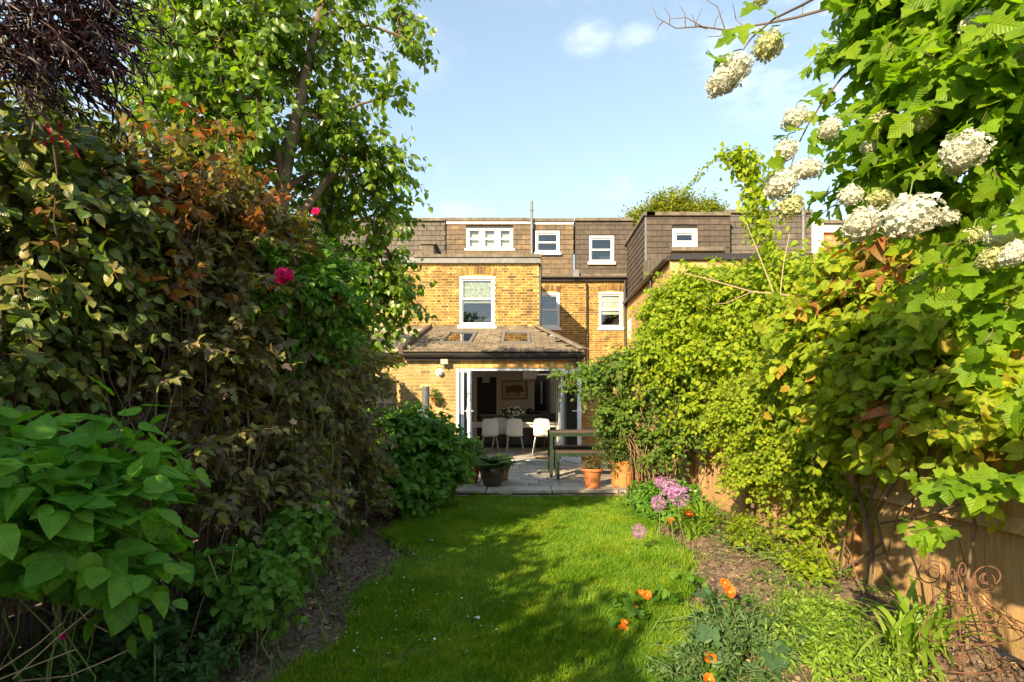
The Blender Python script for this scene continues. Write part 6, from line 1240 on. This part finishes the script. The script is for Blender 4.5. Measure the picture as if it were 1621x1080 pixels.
bl = [(1154, 118, 1.320, 27, 0), (1137, 134, 1.320, 20, 0), (1170, 105, 1.320, 20, 0), (1216, 73, 1.320, 23, 1), (1258, 188, 1.518, 19, 0), (1313, 205, 1.518, 17, 0), (1243, 238, 1.518, 18, 0), (1278, 267, 1.518, 20, 0), (1237, 292, 1.518, 25, 0), (1250, 328, 1.518, 21, 1), (1227, 300, 1.518, 15, 0), (1383, 197, 1.518, 22, 1), (1527, 237, 1.254, 32, 0), (1515, 262, 1.287, 16, 1), (1440, 341, 1.287, 38, 0), (1362, 355, 1.452, 27, 0), (1346, 310, 1.452, 17, 0), (1393, 315, 1.452, 18, 1), (1590, 372, 1.254, 22, 0), (1541, 372, 1.320, 15, 1), (1606, 402, 1.188, 22, 0), (1545, 35, 1.320, 20, 0), (1540, 125, 1.320, 20, 0), (1600, 92, 1.254, 24, 1), (1487, 165, 1.386, 18, 1), (1568, 410, 1.254, 20, 1), (1375, 232, 1.485, 12, 0), (1500, 345, 1.386, 16, 0), (1460, 190, 1.386, 20, 1), (1205, -2, 1.320, 12, 1)]
for i, (px, py, D, pr, c) in enumerate(bl):
    o = link('bloom', (bc_ if c else bw_)[i % 2], vb); s = pr * D / F; o.matrix_basis = Matrix.Translation(W(px, py, D) - lov) @ Matrix.Rotation(i * 1.3, 4, 'Z') @ Matrix.Rotation((i % 5 - 2) * .35, 4, 'X') @ Matrix.Diagonal((s * (.9 + .2 * ((i * 37) % 10) / 10), s * .95, s * (.82 + .2 * ((i * 53) % 10) / 10), 1))
    if i not in (1, 2, 10, 13): b = MB(); e = W(px, py, D) - lov; b.tube([e + Vector((0, 0, s * .8)), e + Vector((.015, .01, s * 1.3 + .01)), e + Vector((.045, .03, s * 1.5 + .02))], .0016, 5); b.build('flower_stalk', M_gstem, vb)
# bare twigs overhead
tw = thing('bare_twigs', 'thin leafless budding twigs reaching in at the top right edge over the hanging blooms', 'branch', W(1380, -20, 3.0)); r = np.random.default_rng(207); lot = Vector(tw.location)
main = wp([(1400, 5, 3.0), (1330, 8, 3.0), (1260, 28, 3.0), (1210, 38, 3.0), (1150, 48, 3.0), (1110, 42, 3.0), (1070, 45, 3.0), (1040, 28, 3.0), (1033, 8, 3.0)])
b = MB(); b.tube([Vector(q) - lot for q in main], [.009, .008, .007, .006, .005, .004, .003, .002, .001], 6)
for (a, e) in (((1148, 48), (1110, -5)), ((1115, 44), (1060, 30)), ((1120, 46), (1095, 22)), ((1150, 48), (1120, 58)), ((1085, 44), (1075, 8)), ((1100, 44), (1112, 12)), ((1060, 40), (1052, 12)), ((1270, 25), (1290, -10)), ((1180, 44), (1160, 5)), ((1050, 34), (1040, 50)), ((1330, 8), (1350, -20)), ((1130, 46), (1145, 18))):
    p, q = W(*a, 3.0) - lot, W(*e, 3.0) - lot; b.tube([p, p.lerp(q, .5) + Vector((r.normal() * .015, r.normal() * .03, r.normal() * .015)), q], [.0035, .0025, .0012], 5)
b.build('twig', M_stem, tw, True)
# rose bush right of the patio
ro = [pb(940, 600, 7.4, (.28, .3, .24)), pb(1000, 580, 7.2, (.4, .4, .26)), pb(1060, 620, 6.9, (.4, .4, .32)), pb(990, 650, 7.2, (.36, .4, .26)), pb(1050, 700, 6.9, (.36, .35, .22)), pb(890, 595, 7.8, (.16, .2, .08), .6), pb(1100, 680, 6.6, (.25, .3, .25), .8)]
shrub('leafy_rose_bush', 'tall open rose bush with bare branching stems at the right of the patio', 'shrub', (W(1030, 820, 6.8).x, 6.85, 0), ro, 720, .3, 7, .060, [T_ovate(.36, 2, curl=.2), T_ovate(.4, 2, curl=.4, fold=.2)], leaf_mat('rose_leaf', [(.06, .13, .018), (.10, .19, .022), (.14, .23, .03), (.08, .15, .02)], trans=.38, veins=.3), mat('tan_stem', [(.25, .155, .08), (.19, .115, .06)], .8), 208, nst=40, srad=(.16, .1), st_r=.010, bow=.2, shootkw=dict(up=.35, rmin=.1, droop=.35), leafkw=dict(upb=.5, outb=.5, droop=.35, nrand=.5, sun=.5))
# foliage at the foot of the rose
shrub('leafy_perennial', 'leafy green perennial clump under the purple allium heads', 'plant', (1.55, 6.1, 0), [((1.5, 6.2, .18), (.24, .3, .16)), ((1.75, 5.9, .2), (.25, .3, .18)), ((1.45, 5.8, .12), (.15, .2, .1))], 260, .16, 5, .06, T3, L_shrub, M_gstem, 209, nst=30, srad=(.2, .2), st_r=.003, parts=150)
# purple alliums
M_all = mat('allium_purple', [(.42, .16, .38), (.52, .25, .48), (.32, .10, .32)], .6)
def allium(label, px, py, D, rad, grp, seed):
    c = W(px, py, D); r = np.random.default_rng(seed); t = thing('allium', label, 'flower', (c.x, c.y, 0), 0, grp)
    b = MB(); b.tube([(.05 * r.normal(), .05, 0), (.01, .01, c.z * .6), (0, 0, c.z - rad * .5)], .004, 6); b.build('stem', M_gstem, t, True)
    n = 110; d = unit(r.normal(size=(n, 3))); cloud('flower_head', M_all, np.array(c) + d * rad * .1, rad * r.uniform(.65, .95, n), d, r.normal(size=(n, 3)), T_ovate(.035, 1, peak=.85), t, kind=None)
    o = cloud('star_florets', M_all, np.repeat(np.array(c) + d * rad * .85, 3, 0), np.full(n * 3, rad * .24), r.normal(size=(n * 3, 3)), np.repeat(d, 3, 0), T_ovate(.2, 1), t, kind=None)
for a in ((1043, 797, 4.4, .075, 'pink purple allium head lowest on the left of the three grouped heads'), (1060, 772, 4.5, .095, 'upper purple allium head of the overlapping pair'), (1074, 785, 4.35, .105, 'largest purple allium head, lower right of the overlapping pair'), (1044, 763, 4.6, .055, 'small purple allium head highest, next to the rose stems'), (1012, 841, 4.1, .065, 'dark purple allium head leaning over the lawn edge')):
    allium(a[4], a[0], a[1], a[2], a[3], 'purple alliums in the right border', int(a[0]))
# orange geums
M_or = leaf_mat('orange_petal', [(.80, .16, .015), (.85, .22, .02), (.72, .10, .015)], trans=.3, tcol=(1.1, 1, .8), rough=.5); M_orc = mat('flower_eye', (.55, .35, .04), .7)
def geum(label, heads, base, seed):
    r = np.random.default_rng(seed); t = thing('orange_flower', label, 'flower', (*base, 0), 0, 'orange flowers on wiry stems')
    for (px, py, D, s) in heads:
        c = W(px, py, D); l = c - Vector(t.location); b = MB(); b.tube([(0, 0, 0), (l.x * .3, l.y * .3, l.z * .6), (l.x, l.y, l.z - .005)], [.0026, .0022, .0016], 5); b.build('stem', M_gstem, t, True)
        n = 11; a = np.arange(n) * 2.4; el = .15 + .6 * (np.arange(n) / n); ax = np.stack([np.cos(a) * np.cos(el), np.sin(a) * np.cos(el) , np.sin(el)], 1); nm = np.stack([-np.cos(a) * np.sin(el), -np.sin(a) * np.sin(el), np.cos(el)], 1)
        Rm = np.array(Matrix.Rotation(R(55) + r.normal() * .2, 3, 'X')); cloud('bloom', M_or, np.tile(np.array(c), (n, 1)), s * r.uniform(.8, 1.15, n), ax @ Rm.T, nm @ Rm.T, T_ovate(.46, 3, peak=.62, curl=-.1, wave=.03), t, kind=None)
        b = MB(); b.lathe([(.002, -.004), (s * .22, 0), (s * .12, .006)], 8); o = b.build('flower_eye', M_orc, t); o.location = l + Vector((0, -.006, .004)); o.rotation_euler = (R(55), 0, 0)
    n = 14; P = np.array([(base[0] + r.normal() * .05, base[1] + r.normal() * .05, .06 + .1 * r.uniform()) for _ in range(n)]); cloud('leaves', L_shrub, P, r.uniform(.04, .07, n), r.normal(size=(n, 3)), r.normal(size=(n, 3)) * .4 + [0, 0, 1], TL[0], t, parts=14)
gx = lambda px, D: x_at(px, D)
geum('orange double flower nearest the lawn, on a stem leaning left', [(985, 996, 2.75, .032), (988, 986, 2.75, .022)], (gx(1010, 2.75), 2.8), 1)
geum('orange flower lowest in the foreground, just above the silvery leaves', [(1124, 1043, 2.25, .032)], (gx(1150, 2.3), 2.3), 2)
geum('pair of vivid orange flowers on dark stems where the lawn meets the sunny soil', [(1147, 923, 3.1, .036), (1155, 938, 3.1, .038), (1152, 930, 3.12, .03)], (gx(1168, 3.1), 3.1), 3)
geum('small pair of orange flowers over the shaded lawn', [(1015, 939, 3.1, .022), (1024, 943, 3.1, .03)], (gx(1045, 3.1), 3.1), 4)
geum('tiny fading orange flower between the two left orange blooms', [(1005, 962, 2.95, .016)], (gx(1002, 3.0), 3.0), 5)
geum('red orange flower in the half shade right of the lawn centre', [(1088, 946, 3.4, .026)], (gx(1092, 3.4), 3.4), 6)
geum('orange flower below the alliums, left one of two', [(1063, 826, 5.2, .045)], (gx(1066, 5.2), 5.2), 7)
geum('orange flower below the alliums beside the strap leaves', [(1089, 815, 5.2, .045)], (gx(1092, 5.25), 5.25), 8)
geum('half hidden rust orange flower at the bottom edge of the picture', [(1122, 1076, 2.15, .026)], (gx(1130, 2.15), 2.2), 9)
# silvery narrow-leaved perennials at the near right
L_silv = leaf_mat('silver_leaf', [(.06, .13, .03), (.09, .17, .05), (.13, .2, .08), (.05, .12, .02)], trans=.25, rough=.55)
shrub('silvery_perennial', 'grey green narrow leaved perennial patch in shade at the near end of the right border', 'plant', (.95, 2.45, 0), [((.86, 2.35, .10), (.20, .28, .11)), ((1.1, 2.55, .12), (.25, .3, .13)), ((.7, 2.2, .07), (.14, .2, .07))], 190, .16, 8, .038, [T_ovate(.11, 2, curl=.4), T_ovate(.16, 2, curl=.2)], L_silv, M_gstem, 210, nst=60, srad=(.25, .3), st_r=.002, parts=240, shootkw=dict(up=.9, rmin=.1), leafkw=dict(nrand=.7, spread=.8))
shrub('broad_leaved_seedling', 'few broad blue green leaves among the narrow silvery leaves in the near right border', 'plant', (.95, 2.6, .0), [((.95, 2.6, .14), (.28, .35, .08))], 16, .08, 2, .075, TL, leaf_mat('bluegreen_leaf', [(.07, .15, .07), (.10, .19, .08)], veins=.4), M_gstem, 211, nst=14, srad=(.25, .25), st_r=.002)
shrub('yellow_green_perennial', 'fine yellow green perennial patch in sun at the bottom of the right border', 'plant', (1.45, 2.6, 0), [((1.35, 2.5, .10), (.22, .3, .1)), ((1.6, 2.8, .10), (.22, .3, .1)), ((1.55, 2.3, .07), (.2, .15, .07))], 340, .17, 8, .034, [T_ovate(.12, 2, curl=.5), T_ovate(.18, 2, curl=.3)], L_strap, M_gstem, 212, nst=60, srad=(.25, .3), st_r=.002, parts=240, shootkw=dict(up=.9, rmin=.1), leafkw=dict(nrand=.6, spread=.8))
shrub('border_perennial', 'low leafy green clump in the sunny right border beyond the orange flowers', 'plant', (1.75, 4.0, 0), [((1.95, 4.4, .10), (.2, .4, .11)), ((2.1, 3.8, .10), (.18, .35, .11)), ((2.15, 4.9, .12), (.2, .4, .14)), ((1.8, 5.3, .10), (.2, .25, .11))], 170, .13, 6, .04, [T_ovate(.3, 2, curl=.3), T_ovate(.34, 1, curl=.3)], L_lime, M_gstem, 213, nst=40, srad=(.25, .5), st_r=.002, parts=200, shootkw=dict(up=.6, rmin=.3))

# ---- twisted woody climber stems against the fence
cs = thing('woody_climber_stem', 'twisted woody climber stems against the tan fence behind the trellis', 'climber', (2.38, 3.45, 0)); r = np.random.default_rng(214); lc_ = Vector(cs.location)
for pts, rd in ((((1398, 975, 3.5), (1375, 920, 3.5), (1385, 870, 3.55), (1380, 820, 3.6), (1350, 740, 3.7), (1330, 640, 3.8)), .022), (((1420, 930, 3.4), (1405, 900, 3.4), (1395, 860, 3.45), (1400, 810, 3.5), (1440, 760, 3.3), (1455, 700, 3.2)), .014), (((1385, 860, 3.5), (1340, 900, 3.75), (1290, 912, 4.1)), .012), (((1400, 830, 3.4), (1460, 815, 3.1), (1540, 800, 2.8)), .008), (((1290, 870, 4.2), (1300, 820, 4.2), (1320, 790, 4.0), (1325, 780, 4.0)), .010), (((1262, 850, 4.6), (1258, 790, 4.6), (1262, 740, 4.6)), .01)):
    q = [W(*p) for p in pts]; q = [Vector((min(v.x, 2.40), v.y, max(v.z, .0))) - lc_ for v in q]; qq = [v + Vector((r.normal() * .006, r.normal() * .02, r.normal() * .01)) for v in q]; b = MB(); b.tube(qq, [rd * (1 - .6 * i / len(qq)) for i in range(len(qq))], 8); b.build('stem', M_bark if rd > .012 else M_stem, cs, True)
# the pale twiggy branch in front of the mound
pt = thing('pale_bare_branch', 'pale leafless forked branch lying across the lime green mound', 'branch', W(1290, 480, 4.4)); lo4 = Vector(pt.location); b = MB()
for pts, rd in ((((1300, 482, 4.4), (1250, 468, 4.4), (1190, 462, 4.4), (1130, 445, 4.4), (1082, 432, 4.4)), .009), (((1225, 465, 4.4), (1200, 400, 4.4), (1180, 350, 4.4)), .006), (((1235, 467, 4.4), (1240, 420, 4.4), (1250, 370, 4.4)), .005), (((1190, 462, 4.4), (1150, 480, 4.4), (1130, 482, 4.4)), .004), (((1140, 448, 4.4), (1110, 430, 4.4)), .003), (((1290, 480, 4.4), (1290, 420, 4.4), (1285, 380, 4.4)), .004)): b.tube([W(*p) - lo4 for p in pts], [rd * (1 - .7 * i / len(pts)) for i in range(len(pts))], 6)
b.build('twig', mat('pale_twig', (.42, .30, .18), .8), pt, True)
# dry stems bottom left
dr = thing('dry_stems', 'pale dry arching stems over the dark bed in the bottom left corner', 'stems', W(60, 1040, 1.7)); lo5 = Vector(dr.location)
for pts in (((20, 1075, 1.6), (90, 1010, 1.65), (150, 960, 1.7), (185, 930, 1.75)), ((0, 1060, 1.6), (60, 1020, 1.65), (100, 985, 1.7)), ((30, 1078, 1.7), (110, 1070, 1.7), (170, 1045, 1.75), (205, 1028, 1.8)), ((0, 1075, 1.6), (50, 1055, 1.65), (120, 1028, 1.7)), ((125, 965, 1.75), (140, 985, 1.75), (170, 1000, 1.8)), ((330, 880, 2.4), (345, 920, 2.4), (365, 905, 2.4), (370, 870, 2.4))):
    b = MB(); b.tube([W(*p) - lo5 for p in pts], .0022, 5); b.build('stem', mat('straw', (.42, .30, .16), .8), dr, True)
mg = thing('magenta_flower', 'single small magenta flower low in the bottom left bed', 'flower', W(102, 1008, 1.7)); rose_bloom(W(102, 1008, 1.7), .018, mg, M_pink, 12); b = MB(); b.tube([(0, 0, 0), (.01, .02, -.15), (.0, .05, -.4)], .0018, 5); b.build('stem', M_gstem, mg)
lw = shrub('dark_ground_plant', 'dark ferny undergrowth in deep shade at the bottom left corner', 'plant', (-1.6, 1.95, 0), [((-1.7, 1.9, .12), (.35, .3, .12)), ((-1.35, 1.9, .08), (.2, .2, .08)), ((-1.9, 2.5, .15), (.3, .5, .15)), ((-1.7, 3.2, .1), (.3, .5, .1)), ((-1.5, 2.3, .16), (.2, .3, .14))], 620, .16, 6, .042, [T_ovate(.2, 2, curl=.3), T_ovate(.3, 2, curl=.3)], leaf_mat('deep_green_leaf', [(.04, .10, .02), (.06, .14, .025), (.06, .10, .03)], trans=.3), M_stemd, 215, nst=25, srad=(.25, .3), st_r=.003, parts=100)
# far trees behind the roofs and to the left
ft_ = shrub('far_tree', 'sunlit yellow green treetop showing above the dark slate dormer', 'tree', (7.2, 26, 0), [((6.2, 26, 10.4), (.9, 1, .9)), ((7.6, 26, 10.9), (1.2, 1, 1.1)), ((9.2, 26, 10.7), (.9, 1, .9)), ((5.6, 26, 10.2), (.6, .8, .5))], 700, 1.0, 7, .16, T1, L_far, M_stem, 216, nst=12, srad=(.2, .2), st_r=.08, parts=0, shootkw=dict(up=1.6, rmin=.5, rand=.2), stemname='twigs')
shrub('lime_tree', 'pale lime green tree beyond the left fence seen through the pear branches', 'tree', (-5.2, 9.6, 0), [(W(470, 400, 9.6), (.9, .7, .7)), (W(400, 380, 9.6), (.8, .7, .8)), (W(430, 480, 9.6), (.8, .7, .8)), (W(350, 440, 9.6), (.9, .7, .9)), (W(280, 380, 9.6), (.9, .7, .9))], 1200, .4, 6, .085, T1, L_far, M_stem, 217, nst=20, srad=(.1, .1), st_r=.03, parts=0, shootkw=dict(up=.5, rmin=.4))
# the hedge goes on behind the camera on the left; it throws the shade over the lawn
hd = [((-2.35, y, z), (.45, .75, .5)) for y in (-6.4, -5.2, -4.0, -2.9, -1.8, -.8, .2, 1.0) for z in (.6, 1.4, float(np.interp(y, [-6, -3, -1.4, -.3, 1.6], [2.5, 2.4, 2.1, 1.9, 1.45])) + .12 * math.sin(y * 2.3))]
shrub('tall_hedge', 'tall dark green hedge continuing along the left fence towards the viewer', 'hedge', (-2.35, -.8, 0), hd, 1350, .4, 6, .115, T1, L_vine, M_stemd, 218, nst=60, srad=(.2, 2.4), st_r=.012, parts=0, shootkw=dict(rmin=.3), cull=lambda e: (e[:, 1] < 1.6))
# ---- rusty scroll trellis
M_rust = mat('rusty_iron', (.15, .07, .04), .8, noise=.35, scale=60, bump=.4, bscale=150)
tr_ = thing('scroll_trellis', 'rusty wrought iron trellis with spiral scrolls leaning by the fence in the near right corner', 'trellis', (W(1530, 1080, 2.45).x, 2.5, 0)); lt = Vector(tr_.location)
def rod(pts, r=.0032, name='rod'): b = MB(); b.tube([Vector(p) - lt for p in pts], r, 7); return b.build(name, M_rust, tr_, True)
def spiral(px, py, D, rp, turns, a0, sgn=1, asp=1.0, tail=None, grow=1.0):
    pts = []
    n = int(22 * turns)
    for i in range(n + 1):
        t = i / n; rr_ = rp * (.22 + .78 * t ** grow); a = a0 + sgn * 2 * math.pi * turns * (t - 1); pts.append(W(px + rr_ * asp * math.cos(a), py - rr_ * math.sin(a), D))
    if tail: pts += [W(*q) for q in tail]
    return rod(pts, .003, 'scroll')
D0 = 2.35
rod([W(1452, 1085, 2.3), W(1456, 1000, 2.3), W(1492, 935, 2.35)]); rod([W(1480, 1080, 2.45), W(1470, 990, 2.4), W(1465, 960, 2.4)])
rod([W(1530, 1090, 2.25), W(1522, 1020, 2.25), W(1516, 960, 2.3), W(1514, 905, 2.3)]); rod([W(1522, 1090, 2.45), W(1512, 1000, 2.45), W(1502, 930, 2.4)])
rod([W(1600, 1085, 2.2), W(1585, 1080, 2.25), W(1560, 1000, 2.3), W(1530, 915, 2.3)]); rod([W(1574, 1085, 2.45), W(1565, 1010, 2.45), W(1548, 950, 2.4), W(1528, 915, 2.35)])
rod([W(1508, 936, 2.3), W(1550, 943, 2.32), W(1590, 980, 2.32), W(1618, 1010, 2.3)]); rod([W(1488, 945, 2.3), W(1530, 958, 2.3), W(1572, 960, 2.3), W(1610, 990, 2.3)])
ring = [W(1540 + 82 * math.cos(a), 1005 - 16 * math.sin(a), 2.35 - .22 * math.sin(a) * -1) for a in np.linspace(0, 2 * math.pi, 30)]; rod(ring, .003, 'hoop')
ring = [W(1538 + 62 * math.cos(a), 1052 - 14 * math.sin(a), 2.4 + .2 * math.sin(a)) for a in np.linspace(0, 2 * math.pi, 30)]; rod(ring, .003, 'hoop')
spiral(1474, 908, D0, 22, 1.6, math.pi * .15, -1, 1.15, [(1500, 925, 2.35), (1503, 945, 2.35)])
spiral(1481, 903, D0 + .05, 17, 1.4, math.pi * .35, 1, 1.1, None); spiral(1508, 912, D0, 16, 1.5, -math.pi * .2, 1, .45, [(1516, 935, 2.35)])
spiral(1524, 903, D0, 17, 1.5, -math.pi * .3, 1, .5, [(1535, 935, 2.35), (1560, 970, 2.35)]); spiral(1566, 914, D0, 24, 1.6, -math.pi * .4, 1, 1.2, None)
spiral(1560, 918, D0, 19, 1.5, math.pi * .8, -1, 1.1, [(1545, 925, 2.35), (1565, 950, 2.35), (1600, 975, 2.35), (1619, 1000, 2.35)]); spiral(1523, 965, D0, 15, 1.4, math.pi * .5, 1, .4, None); spiral(1565, 976, D0, 17, 1.5, math.pi * .1, 1, 1.1, None)
# ---- small extras: drain and hose tap on the wall, terracotta trough
t = thing('drain_cover', 'small metal drain cover set in the slabs left of the patio table', 'drain cover', (x_at(862, 9.0), 9.0, .142)); b = MB(); b.box((-.14, -.12, 0), (.14, .12, .006)); b.build('plate', M_lead, t)
for i in range(5): b = MB(); b.box((-.12, -.09 + i * .04, .0062), (.12, -.075 + i * .04, .010)); b.build('bar', M_dark, t)

# ---- the house across the gardens, behind the viewer: it is what the window panes mirror
op = thing('opposite_house', 'brick house with pitched slate roof across the gardens, mirrored in the window panes', 'house', (-4, -27, 0))
b = MB(); b.box((-13, -4, 0), (13, 4, 6.2)); b.build('wall', mat('brown_brick', (.20, .12, .06), .9, noise=.3, scale=2), op)  # plain brown brick colour with broad noise
b = MB(); b.add([(-13.3, -4.3, 6.21), (13.3, -4.3, 6.21), (13.3, 4.3, 6.21), (-13.3, 4.3, 6.21), (-10, 0, 9.6), (9, 0, 9.6)], [[0, 3, 2, 1], [0, 1, 5, 4], [2, 3, 4, 5], [0, 4, 3], [1, 2, 5]]); b.build('roof', mat('opposite_slate', (.10, .09, .085), .8), op)
for i in range(6): b = MB(); b.box((-11.5 + i * 4.2, 4.002, 3.4), (-10.4 + i * 4.2, 4.05, 5.0)); b.build('window', M_white, op)
